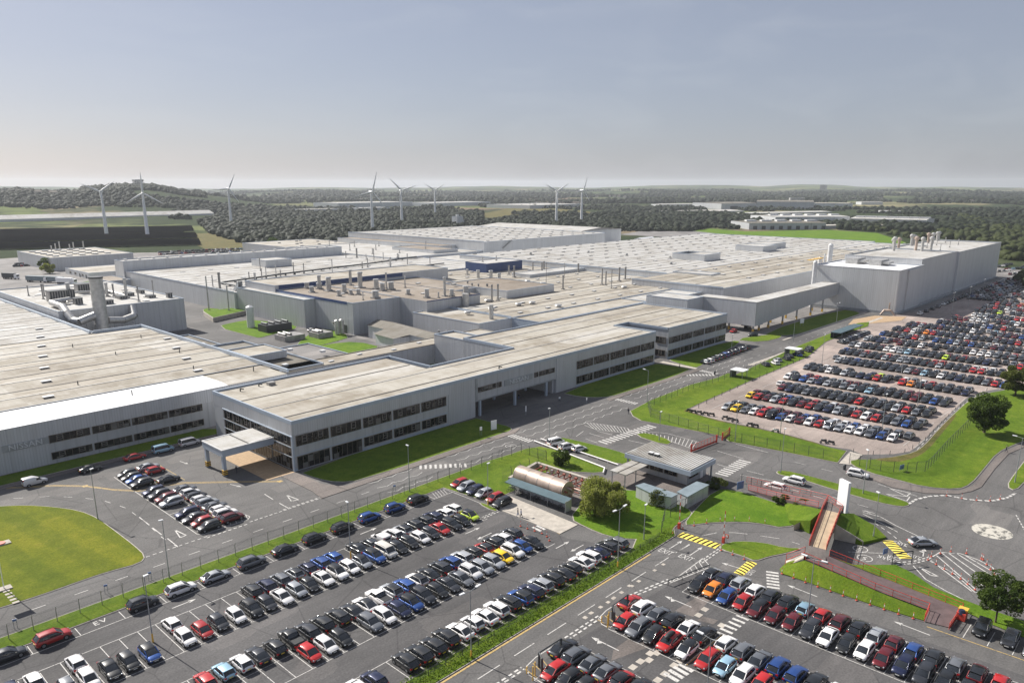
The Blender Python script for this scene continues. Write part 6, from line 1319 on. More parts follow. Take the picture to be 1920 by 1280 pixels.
for px_, h, lb, kd, bs, az in (((183.7, 973.4), 9.8, 'lamp post standing on the edge of the round lawn', 'top', 'lampm', .2), ((318, 1084), 9.9, 'lamp post on the verge between the white SUV and the silver saloon', 'top', 'lampm', math.pi), ((287, 1203), 9.8, 'lamp post with yellow base beside the bright blue hatchback', 'top', 'orange', 0), ((658, 1046), 9.9, 'lamp post with yellow base in the row behind the white hatchbacks', 'top', 'orange', math.pi / 2), ((883.5, 1234), 9.9, 'twin lamp post with yellow base on the hedge strip, nearest one', 'double', 'orange', 0),
        ((768, 922), 9.8, 'lamp post on the verge below the office end lawn', 'top', 'lampm', math.pi / 2), ((1030, 827), 8.2, 'lamp post on the grass beside the white barrier pipe', 'top', 'lampm', math.pi), ((1213, 755), 9.5, 'lamp post at the road edge in front of the office right lawn', 'single', 'lampm', math.pi / 2), ((1463.5, 887), 9.9, 'lamp post at the near end of the narrow median', 'top', 'lampm', 0), ((1463, 812), 9.9, 'lamp post behind the motorcycles in front of the big car park', 'top', 'lampm', 0),
        ((1902.5, 905), 9.9, 'lamp post on the little grass wedge at the right edge', 'double', 'lampm', math.pi / 2), ((1158, 1065), 10.4, 'lamp post with yellow base in front of the willow tree', 'double', 'orange', 0), ((1207, 1012), 6.5, 'short post with cameras right of the willow tree', 'top', 'lampm', 0), ((1618, 926), 9.2, 'lamp post at the middle of the median behind the white totem', 'top', 'lampm', 1), ((1637, 1010), 8.6, 'lamp post at the tip of the scrubby mound', 'top', 'lampm', 1.2), ((1236, 826), 7.2, 'lamp post on the small grass island beside the gatehouse', 'top', 'lampm', 0),
        ((1514, 1161), 9.5, 'twin-headed lamp post standing among the red cars', 'double', 'lampm', -math.pi / 2), ((1323, 1330), 9.6, 'twin-headed lamp post at the bottom edge beside the pale blue hatchback', 'double', 'lampm', -math.pi / 2), ((915, 947), 8.5, 'lamp post on the small grass corner by the silver hatchback', 'top', 'orange', 0), ((1378, 828), 10, 'lamp post behind the red gates', 'top', 'lampm', 0), ((1653, 812), 10, 'lamp post among the first rows of the biggest car park', 'top', 'lampm', 0), ((1719, 770), 10, 'lamp post at the right end of the second pair of rows', 'top', 'lampm', 0),
        ((1541, 671 + 10), 10, 'lamp post at the left end of the middle rows', 'top', 'lampm', 0), ((1487, 640), 9, 'lamp post between the road and the long grass strip', 'top', 'lampm', 0), ((1568, 606), 9, 'twin lamp post in front of the conveyor bridge end', 'double', 'lampm', 0), ((1371, 662), 7, 'lamp post among the shaded cars by the far office wing', 'top', 'lampm', 0), ((1784, 588), 10, 'twin lamp post right of the paint block among dense cars', 'double', 'lampm', 0), ((1815, 575), 10, 'twin lamp post second along the tall block road', 'double', 'lampm', 0), ((1841, 558), 10, 'twin lamp post farthest along the tall block road', 'double', 'lampm', 0), ((1690, 700), 10, 'lamp post in the centre of the biggest car park', 'top', 'lampm', 0)):
    x, y = W(*px_); lamp(x, y, h, lb, kd, bs, az)
# bollards
def bollard():
    t = thing('traffic_bollard', 'x', 'bollard', (0, 0, 0), 'red and white plastic bollards')
    m_ = MB(); m_.tube((0, 0, 0), (0, 0, .06), .2, .18, seg=8); m_.tube((0, 0, .06), (0, 0, .45), .055, seg=8); m_.tube((0, 0, .8), (0, 0, 1.0), .055, .05, seg=8); part('post', m_, 'bolr', t)
    m_ = MB(); m_.tube((0, 0, .45), (0, 0, .8), .06, seg=8); part('reflective_sleeve', m_, 'bolw', t); return t
bo = bollard(); first = [True]
def bollards(pts, n_, where):
    P = [W(*p) for p in pts]; seg_ = [math.hypot(P[i + 1][0] - P[i][0], P[i + 1][1] - P[i][1]) for i in range(len(P) - 1)]; tot = sum(seg_)
    for k in range(n_):
        d = tot * k / max(1, n_ - 1); i = 0
        while i < len(seg_) - 1 and d > seg_[i]: d -= seg_[i]; i += 1
        f = d / seg_[i]; x = P[i][0] + (P[i + 1][0] - P[i][0]) * f; y = P[i][1] + (P[i + 1][1] - P[i][1]) * f
        o_ = bo if first[0] else dup(bo, (0, 0, 0)); first[0] = False; o_.location = (x, y, .1); o_['label'] = 'red and white bollard, %s from left %s' % (nth(k), where)
bollards([(1466, 1076), (1506, 1091), (1582, 1118), (1672, 1148), (1712, 1160)], 11, 'along the kerb under the long ramp'); bollards([(1261, 1000), (1290, 988), (1336, 979), (1395, 976), (1434, 982)], 8, 'along the outside of the curving exit road')
bollards([(1352, 1032), (1368, 1038), (1395, 1049)], 3, 'round the low grass island'); bollards([(1740, 1050), (1768, 1066), (1800, 1085), (1828, 1106)], 7, 'along the lower side of the hatched area'); bollards([(1746, 1044), (1776, 1034), (1812, 1038), (1840, 1048)], 5, 'along the upper side of the hatched area')
bollards([(1775, 930), (1815, 937), (1850, 940), (1875, 936)], 5, 'on the dashed roundabout line'); bollards([(976, 987), (990, 992), (1006, 997), (1023, 1003), (1030, 1014)], 6, 'round the tip of the third car row'); bollards([(1843, 1050), (1864, 1078)], 4, 'at the right corner of the hatched area')
# edge posts of the right car park
def rowposts(pts, n_, h, r, mat, name, label, cat, grp, z=0):
    P = [W(*p) for p in pts]; sg_ = [math.hypot(P[i + 1][0] - P[i][0], P[i + 1][1] - P[i][1]) for i in range(len(P) - 1)]; tot = sum(sg_); me_ = None; out_ = []
    for k in range(n_):
        d = tot * k / max(1, n_ - 1); i = 0
        while i < len(sg_) - 1 and d > sg_[i]: d -= sg_[i]; i += 1
        f = d / sg_[i]; out_.append((P[i][0] + (P[i + 1][0] - P[i][0]) * f, P[i][1] + (P[i + 1][1] - P[i][1]) * f))
    mb_ = MB(); mb_.tube((0, 0, 0), (0, 0, h), r, seg=6); me_ = mb_.data(name, [mat])
    for k, (x, y) in enumerate(out_):
        o_ = link(name, me_); o_.location = (x, y, z); tag(o_, label % nth(k), cat, grp)
rowposts([(1310, 765), (1350, 743), (1417, 712), (1510, 672)], 16, 1.3, .08, 'dsteel', 'timber_post', 'short dark post, %s from left, road side of pale lot', 'post', 'short posts along the car park edge')
rowposts([(1600, 848), (1650, 854), (1700, 848), (1735, 826), (1790, 770), (1850, 733)], 22, 1.0, .06, 'dsteel', 'timber_post', 'short dark post, %s from left, lawn side of pale lot', 'post', 'short posts along the car park edge')

def fence(pts, h, label, step=3.0, crank=True, mat='dsteel', z=0, meshm='mesh', world=False, top=True):
    P = pts if world else [W(*p) for p in pts]
    t = thing('chain_link_fence', label, 'fence', (*P[0], z)); panel = MB(); wires = MB(); n_ = 0
    for (ax_, ay_), (bx_, by_) in zip(P, P[1:]):
        l = math.hypot(bx_ - ax_, by_ - ay_); k = max(1, int(round(l / step)))
        panel.add([(ax_, ay_, z), (bx_, by_, z), (bx_, by_, z + h), (ax_, ay_, z + h)], [(0, 1, 2, 3)])
        for hh in (h, h * .5, .1): wires.tube((ax_, ay_, z + hh), (bx_, by_, z + hh), .018, seg=4)
        ux, uy = (bx_ - ax_) / l, (by_ - ay_) / l
        if crank:
            for q in (.2, .38): wires.tube((ax_ + uy * q * .8, ay_ - ux * q * .8, z + h + q), (bx_ + uy * q * .8, by_ - ux * q * .8, z + h + q), .012, seg=4)
        for i in range(k):
            if n_ >= 98: break
            x, y = ax_ + (bx_ - ax_) * i / k, ay_ + (by_ - ay_) * i / k; m_ = MB(); m_.tube((x, y, z), (x, y, z + h + .05), .055, seg=5)
            if crank: m_.tube((x, y, z + h), (x + uy * .35, y - ux * .35, z + h + .42), .045, seg=5)
            part('post', m_, mat, t); n_ += 1
    part('mesh_panel', panel, meshm, t); part('tension_wire', wires, 'dsteel', t); return t
fence([(10, 112.2), (96.5, 112.2)], 2.2, 'tall chain-link fence with cranked posts along the verge beside the near road', 3.0, True, 'vent', world=True)
fence([(96.5, 112.2), (121.5, 111.6), (121.5, 103.9), (105.5, 102.3)], 2.2, 'chain-link fence round the top corner of the near car park beside the sprinkler tank', 3.0, world=True)
fence([(1240 - 20, 782), (1367, 826), (1462, 844), (1571, 866)], 2.2, 'chain-link fence in front of the biggest car park above the gate road', 3.0)
fence([(1220, 782), (1215, 765), (1300, 730), (1390, 704), (1520, 655)], 2.2, 'chain-link fence between the main road and the biggest car park', 3.2)
fence([(1592, 870), (1650, 884), (1700, 888), (1734, 885), (1745, 876), (1775, 842), (1822, 795)], 2.4, 'dark fence across the right-hand lawn in front of the round trees', 2.6)
fence([(50, 64.4), (106, 64.4)], 1.1, 'low dark rail fence running along the grass hedge strip', 3.0, False, world=True)
fence([(1240, 1000), (1245, 978), (1268, 962), (1300, 952)], 2.4, 'chain-link fence right of the willow tree', 2.5)
fence([(1390, 905), (1445, 925), (1545, 962)], 2.0, 'dark mesh fence below the upper red ramp railings', 2.5, False)
# hedge growth on the strip: stuff
def leaves(n_, f, size, seed=1, flat_=0.0):
    rs = np.random.RandomState(seed); P = f(rs, n_); nrm = rs.normal(size=(n_, 3)); nrm[:, 2] = np.abs(nrm[:, 2]) + .15; nrm /= np.linalg.norm(nrm, axis=1)[:, None]
    t = np.cross(nrm, rs.normal(size=(n_, 3))); t /= np.linalg.norm(t, axis=1)[:, None]; b_ = np.cross(nrm, t); s = size * rs.uniform(.6, 1.4, (n_, 1))
    V = np.stack([P - t * s, P + b_ * s * .55, P + t * s, P - b_ * s * .55], 1).reshape(-1, 3)
    return V
def qmesh(name, V, mats, mi=None):
    me_ = bpy.data.meshes.new(name); n_ = len(V) // 4; me_.vertices.add(len(V)); me_.vertices.foreach_set('co', V.ravel()); me_.loops.add(n_ * 4); me_.loops.foreach_set('vertex_index', np.arange(n_ * 4))
    me_.polygons.add(n_); me_.polygons.foreach_set('loop_start', np.arange(0, n_ * 4, 4)); me_.polygons.foreach_set('loop_total', np.full(n_, 4)); me_.update(calc_edges=True)
    for m_ in mats: me_.materials.append(M[m_])
    return me_
def scatter(n_, boxes, size, seed, mat, name, label):
    rs = np.random.RandomState(seed); out_ = []
    for (x0, x1, y0, y1, z0, z1, k) in boxes:
        def f(rs_, m_): return np.stack([rs_.uniform(x0, x1, m_), rs_.uniform(y0, y1, m_), z0 + (z1 - z0) * rs_.uniform(0, 1, m_) ** 1.5], 1)
        out_.append(leaves(int(n_ * k), f, size, seed)); seed += 1
    o_ = link(name, qmesh(name, np.concatenate(out_), [mat])); o_['kind'] = 'stuff'; o_['label'] = label; return o_
scatter(7000, [(40, 109, 62.9, 65.2, .12, .42, 1), (40, 96, 65.2, 66.2, .1, .3, .25)], .12, 5, 'tuft', 'hedge_growth', 'rough low hedge growth along the strip beside the entrance road')

# trees
def tree(x, y, h, cr, name, label, mat, n_=7000, size=.32, seed=1, trunk=.3, z0=.25, lumps=14, lr=(.28, .5), droop=False, group=None, z=0):
    rs = np.random.RandomState(seed); t = thing(name, label, 'tree' if h > 3.5 else 'bush', (x, y, z), group)
    m_ = MB(); ht = h * (z0 + .1); m_.tube((x, y, z - .1), (x + .1, y, z + ht), trunk, trunk * .75, seg=9)
    L_ = []
    for i in range(lumps):
        a = rs.uniform(0, 2 * math.pi); q = rs.uniform(.2, 1.0) ** .8 * .92 if i else 0; zz = z0 + (1 - z0) * rs.uniform(.18, .84); k = math.sin(min(1, max(0, (zz - z0) / (1 - z0))) * math.pi) ** .6
        L_.append((x + math.cos(a) * cr * q * k, y + math.sin(a) * cr * q * k, z + h * zz, cr * rs.uniform(*lr)))
    for lx, ly, lz, lr in L_[::2]: m_.tube((x + .1, y, z + ht * rs.uniform(.6, 1)), (lx, ly, lz), trunk * .32, .03, seg=5)
    part('trunk', m_, 'bark', t)
    def f(rs_, m2):
        idx = rs_.randint(0, len(L_), m2); A = np.array(L_)[idx]; d = rs_.normal(size=(m2, 3)); d /= np.linalg.norm(d, axis=1)[:, None]; r = rs_.uniform(.55, 1.0, (m2, 1)) ** .5
        P = A[:, :3] + d * r * A[:, 3:4] * np.array([1, 1, .8])
        if droop: P[:, 2] -= rs_.uniform(0, 1, m2) ** 2 * h * .22
        P[:, 2] = np.maximum(P[:, 2], z + .15)
        return P
    V = leaves(n_, f, size, seed + 50) - np.array([x, y, z]); o_ = link('crown', qmesh('crown', V, [mat]), t); return t
wx, wy = W(1132, 965); tree(wx, wy, 7.6, 5.0, 'willow_tree', 'broad yellow-green willow tree on the bright lawn beside the gatehouse', 'willow', 24000, .17, 3, .35, .04, 60, (.09, .31), True)
x, y = W(1845, 812); tree(x, y, 10.5, 5.6, 'broadleaf_tree', 'round dark green tree with long shadow on the right lawn', 'leaf', 22000, .21, 8, .35, .08, 60, (.09, .31))
x, y = W(1903, 742); tree(x, y, 9.5, 4.8, 'broadleaf_tree', 'green-brown tree behind the round one at the right edge', 'bush', 16000, .22, 9, .3, .08, 50, (.09, .31))
x, y = W(1866, 1167); tree(x, y, 7.6, 4.3, 'broadleaf_tree', 'dark tree on a bare trunk beside the hatched road area at lower right', 'leaf', 17000, .14, 10, .14, .26, 46, (.09, .31))
x, y = W(1051, 872); tree(x, y, 4.0, 2.1, 'round_bush', 'dark round bush on the lawn left of the barrier pipe', 'leaf', 5000, .13, 11, .08, -.15, 26, (.25, .4))
x, y = W(1237, 946); tree(x, y, 3.2, 2.2, 'round_bush', 'round brownish bush in front of the pale blue cabins', 'bush', 6000, .13, 12, .08, -.3, 30, (.25, .42))
for i, (px_, py_, h_, lb) in enumerate(((1348, 914, 1.8, 'low bush beside the blue notice board'), (1460, 944, 1.6, 'low dark bush below the upper ramp'), (1507, 958, 1.8, 'larger low bush at the foot of the footbridge'), (1330, 918, 1.5, 'small bush left of the blue notice board'))):
    x, y = W(px_, py_); tree(x, y, h_, 1.8, 'low_bush', lb, 'leaf' if i % 2 else 'bush', 1600, .15, 20 + i, .08, 0, 8, z=.1)
x, y = W(340 * .25, 300 + 830 * .25); tree(x, y, 9, 5, 'broadleaf_tree', 'dark tree in the yard behind the chimney building', 'leaf', 2500, .5, 31, .3, .1, 12)
x, y = W(370 * .25, 300 + 850 * .25); tree(x, y, 7, 4.5, 'broadleaf_tree', 'yellowish tree beside the dark one in the back yard', 'willow', 2000, .5, 32, .3, .1, 12)
x, y = W(505, 468); tree(x, y, 12, 9, 'broadleaf_tree', 'isolated dark round tree behind the long grey block', 'leaf', 3000, .7, 33, .4, .05, 14)

# ---- turbines
def turbine(px_, py_, hubh, bl, a0_, label, yaw, s=1.0):
    x, y = W(px_, py_); t = thing('wind_turbine', label, 'wind turbine', (x, y, -.5), 'wind turbines beyond the factory')
    m_ = MB(); m_.tube((x, y, -.5), (x, y, hubh), 2.3, 1.15, seg=16, caps=True); part('tower', m_, 'turb', t)
    ca, sa = math.cos(yaw), math.sin(yaw); m_ = MB(); m_.tube((x - ca * 4, y - sa * 4, hubh + .6), (x + ca * 3, y + sa * 3, hubh + .6), 1.5, 1.3, seg=10); na = part('nacelle', m_, 'turb', t)
    hx, hy, hz_ = x + ca * 3.6, y + sa * 3.6, hubh + .6; m_ = MB(); m_.tube((hx - ca, hy - sa, hz_), (hx + ca * 1.2, hy + sa * 1.2, hz_), 1.2, .4, seg=10); part('hub', m_, 'turb', t)
    for k in range(3):
        a = a0_ + k * 2 * math.pi / 3; d = Vector((-sa * math.cos(a), ca * math.cos(a), math.sin(a))); n_ = Vector((ca, sa, 0)); c_ = d.cross(n_); rr = []
        for f, wd, th in ((.03, .9, .7), (.12, 2.1, .5), (.25, 2.4, .4), (.6, 1.4, .22), (.9, .7, .12), (1, .2, .05)):
            p = Vector((hx, hy, hz_)) + d * bl * f; rr.append([tuple(p + c_ * wd * .5 + n_ * .1), tuple(p + n_ * th), tuple(p - c_ * wd * .5), tuple(p - n_ * th)])
        m_ = MB(); m_.loft(rr, 0, True, closed=True); part('blade', m_, 'turb', t)
fy = -TH - 0.0
vw = math.radians(43.31) + math.pi
for (a, b_, hub, bl, ang, lb, yo) in ((277, 444, 50, 24, math.pi / 2, 'turbine in front of the hilltop monument, second from the left', .5), (200, 440, 51.5, 23, math.pi / 2 + 1.15, 'turbine left of the hilltop monument', .2), (434, 423, 54, 24, math.pi / 2 - .45, 'lone turbine right of the hill above the forest', .6), (699, 434, 50.8, 27, math.pi / 2 - .3, 'nearest and largest turbine just behind the white roof', .7),
        (754, 424, 51.6, 25, math.pi / 2 + .82, 'turbine immediately right of the largest one', .5), (816, 404, 49.6, 25, math.pi / 2 + 1.05, 'smallest turbine left of centre above the silo tower', .3), (1043, 420, 50, 24, math.pi / 2 - 1.0, 'left one of the right-hand pair of turbines', .3), (1090, 419, 51, 24, math.pi / 2 - .35, 'right one of the right-hand pair of turbines', .7)):
    turbine(a, b_, hub, bl, ang, lb, vw + yo)

# ---- sprinkler tank and yard
tk = thing('sprinkler_tank', 'long horizontal rusty silver cylindrical tank behind the teal cycle shelter', 'tank', (108, 93, 0))
m_ = MB(); m_.tube((107.8, 99.6, 2.0), (107.8, 86.6, 2.0), 1.95, seg=28, caps=True); 
for k in range(5): m_.tube((107.8, 99.4 - k * 3.1, 2.0), (107.8, 99.32 - k * 3.1, 2.0), 1.98, seg=28, mi=1)
part('shell', m_, ['stain', 'vent'], tk)
for y in (88.5, 93, 98): m_ = MB(); m_.box(106.6, 109, y, y + .4, 0, 1.0); part('saddle', m_, 'conc', tk)
for k, a in enumerate((0, .9, 1.8, 2.7, 3.6, 4.5, 5.4)): m_ = MB(); m_.tube((107.8 + math.cos(a) * 1.0, 86.6, 1.7 + math.sin(a) * 1.0), (107.8 + math.cos(a) * 1.0, 86.0 - (k % 3) * .3, 1.7 + math.sin(a) * 1.0), .22, seg=8); part('valve', m_, 'rust' if k % 2 else 'stain', tk)
sheet('tank_yard', [(104.8, 84.5), (113, 84.5), (121, 90.5), (119.8, 103.2), (106, 102.2)], .10, 'pave', raised=True)
wl = MB()
for (ax_, ay_), (bx_, by_) in zip([(106.8, 101.4), (117.5, 103.2), (117.6, 88.5)], [(117.5, 103.2), (117.6, 88.5), (113.5, 85)]):
    l = math.hypot(bx_ - ax_, by_ - ay_); nx, ny = -(by_ - ay_) / l * .35, (bx_ - ax_) / l * .35; wl.prism([(ax_ - nx, ay_ - ny), (bx_ - nx, by_ - ny), (bx_ + nx, by_ + ny), (ax_ + nx, ay_ + ny)], 0, 1.1)
solo('low_yard_wall', wl, 'conc', 'low buff concrete wall round the red pipework yard', 'wall', (106.8, 101.4, 0))
pw = thing('pipework', 'tangle of rusty red pipes and valves between the silver tank and the low wall', 'pipework', (113, 95, 0)); pr = random.Random(5)
for k in range(9): m_ = MB(); y = 87.5 + k * 1.6; m_.tube((115.6, y, 0), (115.6, y, 1.4 + .5 * (k % 2)), .14); m_.tube((115.4, y, 1.2), (113.2, y + .3, 1.0), .12); m_.tube((115.6, y - .3, 1.3), (115.6, y + .3, 1.3), .25, seg=8); part('valve_pipe', m_, 'rust', pw)
for k in range(4): m_ = MB(); m_.tube((111.2 + k * .9, 86.5, .5 + .2 * (k % 2)), (111.2 + k * .9, 100.8, .5 + .2 * (k % 2)), .13 + .05 * (k == 1)); part('pipe_run', m_, 'stain' if k == 1 else 'rust', pw)
for k in range(8): m_ = MB(); x, y = 110.5 + pr.random() * 4, 86.5 + pr.random() * 13; m_.box(x, x + .5, y, y + .5, 0, 1.0 + pr.random()); m_.tube((x, y, 1.4), (x + 1, y + .5, 1.6), .09, mi=1); part('pump', m_, ['vent', 'rust'], pw)
for i, (p0, p1, p2, lb) in enumerate((((131.6, 114.4), (130.1, 90.4), None, 'long white painted edging pipe beside the parked minibus'), ((129.4, 114.6), (126.5, 91.4), (123.8, 89.8), 'white and pink edging pipe nearer the round bush'))):
    m_ = MB(); m_.path([(*p0, .35), (*p1, .35)] + ([(*p2, .35)] if p2 else []), .17, 8)
    for k in range(9): x = p0[0] + (p1[0] - p0[0]) * k / 8; y = p0[1] + (p1[1] - p0[1]) * k / 8; m_.box(x - .12, x + .12, y - .1, y + .1, 0, .25)
    solo('edging_pipe', m_, 'bolw', lb, 'pipe', (*p0, 0))
# ---- totem sign
x, y = W(1578, 962); tm = thing('totem_sign', 'tall plain white totem sign standing by the footbridge', 'sign', (x, y, .5)); m_ = MB(); ca, sa = math.cos(math.radians(62)), math.sin(math.radians(62)); m_.prism([(x + ca * u - sa * v_, y + sa * u + ca * v_) for u, v_ in ((-1.2, -.3), (1.2, -.3), (1.2, .3), (-1.2, .3))], .5, 6.6); part('sign_face', m_, 'signw', tm); m_ = MB(); m_.box(x - .3, x + .3, y - 1.2, y + 1.2, 0, .55); part('base', m_, 'conc', tm)
# ---- footbridge with mounds, walls, ramps and red railings
Z = 2.7
fb_ = thing('footbridge', 'red-railed footbridge with buff deck crossing over the exit road', 'footbridge', (*W(1534, 1030, Z), 0))
c0, c1, c2, c3 = W(1517, 1022, Z), W(1549, 1030, Z), W(1575, 962, Z), W(1543, 954, Z)
e0, e1 = W(1503, 1042, Z), W(1545, 1054, Z)
m_ = MB(); m_.prism([c0, c1, c2, c3], Z - .35, Z); part('deck', m_, 'deck', fb_)
def rail(par, pts, h=1.1, step=2.0, mat='red', solid=False):
    m_ = MB(); 
    for a, b_ in zip(pts, pts[1:]):
        a = Vector(a); b_ = Vector(b_); l = (b_ - a).length; k = max(1, int(l / step))
        for hh in (h, h * .55, .15): m_.tube(a + Vector((0, 0, hh)), b_ + Vector((0, 0, hh)), .045 if hh == h else .025, seg=5)
        for i in range(k + 1): p = a + (b_ - a) * i / k; m_.tube(p, p + Vector((0, 0, h)), .04, seg=5)
        kk = int(l / .4) if solid else 0
        for i in range(kk): p = a + (b_ - a) * i / kk; m_.tube(p + Vector((0, 0, .15)), p + Vector((0, 0, h)), .009, seg=3, caps=False)
        if solid: m_.add([tuple(a), tuple(b_), tuple(b_ + Vector((0, 0, .5))), tuple(a + Vector((0, 0, .5)))], [(0, 1, 2, 3)])
    return part('railing', m_, mat, par)
rail(fb_, [(*c0, Z), (*c3, Z), (*W(1552, 938, 2.4), 2.4)], 1.15, 1.5, solid=True); rail(fb_, [(*c1, Z), (*c2, Z)], 1.15, 1.5, solid=True)
# abutments
for pts, nm in (([c0, c1, W(1548, 1052, Z), W(1507, 1040, Z)], 0), ([c3, c2, W(1583, 948, Z), W(1545, 938, Z)], 1)):
    m_ = MB(); m_.prism(pts, 0, Z - .36 if 0 else Z - .004); part('abutment', m_, 'pave', fb_)
def mound(pts, mat, name='embankment', base=-.2):
    P = [W(px_, py_, z_) for px_, py_, z_ in pts]; b_ = MB(); cx_ = sum(p[0] for p in P) / len(P); cy_ = sum(p[1] for p in P) / len(P); b_.prism(P, base, [q[2] for q in pts] if True else 0); return struct(name, b_, mat)
m_ = MB(); pa, pb, pc = W(1524, 974, Z), W(1490, 985, 1.0), W(1522, 990, 0)
mound([(1576, 962, 2.6), (1600, 962, 1.6), (1640, 985, .8), (1662, 1006, .3), (1650, 1013, .1), (1616, 1016, .6), (1568, 984, 2.5)], 'grass')
mound([(1520, 975, 2.6), (1542, 955, 2.6), (1520, 950, 2.0), (1470, 940, .6), (1480, 975, .6)], 'grass')
# abutment wing walls
wv = MB(); P_ = [(*W(1568, 985, 2.6), 2.75), (*W(1619, 1016, .6), .75)]
wv.add([(P_[0][0], P_[0][1], -.1), (P_[1][0], P_[1][1], -.1), P_[1], P_[0]], [(0, 1, 2, 3)]); wv.add([(P_[0][0] + .3, P_[0][1] + .3, -.1), (P_[1][0] + .3, P_[1][1] + .3, -.1), (P_[1][0] + .3, P_[1][1] + .3, P_[1][2]), (P_[0][0] + .3, P_[0][1] + .3, P_[0][2])], [(0, 1, 2, 3)]); wv.add([P_[0], P_[1], (P_[1][0] + .3, P_[1][1] + .3, P_[1][2]), (P_[0][0] + .3, P_[0][1] + .3, P_[0][2])], [(0, 1, 2, 3)])
Q_ = [(*c3, Z), (*W(1489, 985, .9), 1.0)]; wv.add([(Q_[0][0], Q_[0][1], -.1), (Q_[1][0], Q_[1][1], -.1), Q_[1], Q_[0]], [(0, 1, 2, 3)])
part('wing_wall', wv, 'conc', fb_)
# ramps (sloping paths on embankments)
def ramp(top, bot, zt, zb, name, label, mat='redpave', segs=1):
    t = thing(name, label, 'ramp', (*W(*bot[0], zb), 0)); a0_, a1_ = W(*top[0], zt), W(*top[1], zt); b0_, b1_ = W(*bot[0], zb), W(*bot[1], zb); m_ = MB()
    m_.prism([a0_, a1_, b1_, b0_], -.1, [zt, zt, zb, zb]); part('path', m_, mat, t); return t, a0_, a1_, b0_, b1_
r1, a0_, a1_, b0_, b1_ = ramp(((1504, 1041), (1548, 1052)), ((1733, 1162), (1790, 1150)), Z, .15, 'long_ramp', 'long sloping ramp with red railings from the footbridge down to the car park')
mid = lambda a, b_, t, za, zb: (a[0] + (b_[0] - a[0]) * t, a[1] + (b_[1] - a[1]) * t, za + (zb - za) * t)
ra = [(*W(1510, 1048, Z), Z), (*W(1640, 1105, 1.4), 1.4), (*W(1742, 1143, .4), .4), (*W(1733, 1164, .1), .1)]
rb_ = [(*W(1555, 1042, Z), Z), (*W(1650, 1080, 1.4), 1.4), (*W(1805, 1143, .2), .2)]
rail(r1, ra); rail(r1, rb_); rail(r1, [(*W(1805, 1143, .1), .1), (*W(1779, 1180, .1), .1)], 1.0, 1.0, solid=True)
# remake the path between the two railings
for c in list(r1.children):
    if c.name.startswith('path'): bpy.data.objects.remove(c)
m_ = MB(); L1 = [ra[0], ra[1], ra[2]]; L2 = [rb_[0], rb_[1], (*W(1798, 1139, .4), .4)]
for i in range(2): m_.add([L1[i], L1[i + 1], L2[i + 1], L2[i]], [(0, 1, 2, 3)])
for Ls, rv in ((L1, 0), (L2, 1)):
    for i in range(2): q = [(Ls[i][0], Ls[i][1], -.1), (Ls[i + 1][0], Ls[i + 1][1], -.1), Ls[i + 1], Ls[i]]; m_.add(q, [(0, 1, 2, 3) if rv else (3, 2, 1, 0)])
m_.add([L1[2], (*W(1733, 1164, .1), .1), (*W(1782, 1176, .1), .1), L2[2]], [(0, 1, 2, 3)]); part('path', m_, 'redpave', r1)
r2_ = thing('upper_ramp', 'pink-red ramp with red railings running down beside the road from the footbridge towards the gatehouse', 'ramp', (*W(1400, 915, .2), 0))
u1 = [(*W(1552, 938, 2.5), 2.5), (*W(1520, 930, 2.0), 2.0), (*W(1460, 917, .9), .9), (*W(1400, 903, .2), .2)]; u2 = [(*W(1534, 950, 2.6), 2.6), (*W(1510, 945, 2.0), 2.0), (*W(1455, 932, .9), .9), (*W(1403, 918, .2), .2)]
m_ = MB()
for i in range(3): m_.add([u1[i], u1[i + 1], u2[i + 1], u2[i]], [(0, 1, 2, 3)]); m_.add([(u2[i][0], u2[i][1], 0), (u2[i + 1][0], u2[i + 1][1], 0), u2[i + 1], u2[i]], [(3, 2, 1, 0)])
part('path', m_, 'redpave', r2_); rail(r2_, u1[1:]); rail(r2_, u2); rail(r2_, [(*W(1579, 957, Z), Z), (*W(1552, 938, 2.5), 2.5), u1[1]])
r3 = thing('short_ramp', 'short buff stepped ramp with red railings left of the footbridge foot', 'ramp', (*W(1480, 1050, .1), 0))
m_ = MB(); v0, v1, v2, v3 = (*W(1509, 1036, Z), Z), (*W(1474, 1050, .8), .8), (*W(1472, 1062, .3), .3), (*W(1507, 1046, Z), Z); m_.add([v0, v1, v2, v3], [(0, 1, 2, 3)]); m_.add([(v2[0], v2[1], 0), v2, v3, (v3[0], v3[1], 0)], [(0, 1, 2, 3)]); part('path', m_, 'conc', r3); rail(r3, [v0, v1]); rail(r3, [v3, v2])
# sloping lawns beside the long ramp
def slope(outer, inner, mat, name='embankment_lawn'):
    m_ = MB(); O = [(*W(a, b_, z_), z_) for a, b_, z_ in outer]; I = [(*W(a, b_, z_), z_) for a, b_, z_ in inner]
    m_.loft([[o_, i_] for o_, i_ in zip(O, I)], 0, True, ends=False); m_.loft([[(o_[0], o_[1], -.1), o_] for o_ in O], 0, False, ends=False); struct(name, m_, mat)
slope([(1462, 1066, .12), (1466, 1074, .12), (1508, 1088, .12), (1584, 1115, .12), (1674, 1145, .12), (1732, 1162, .12)], [(1478, 1050, .8), (1500, 1047, 2.0), (1512, 1050, 2.55), (1584, 1081, 1.9), (1650, 1110, 1.25), (1738, 1143, .35)], 'grass')
slope([(1600, 1058, .1), (1650, 1058, .1), (1680, 1058, .1), (1712, 1074, .1), (1750, 1100, .1), (1796, 1119, .1), (1856, 1142, .1), (1935, 1168, .1)], [(1556, 1043, 2.6), (1600, 1060, 2.0), (1640, 1077, 1.5), (1680, 1094, 1.1), (1740, 1118, .7), (1806, 1143, .2), (1856, 1168, .1), (1935, 1200, .1)], 'bright')
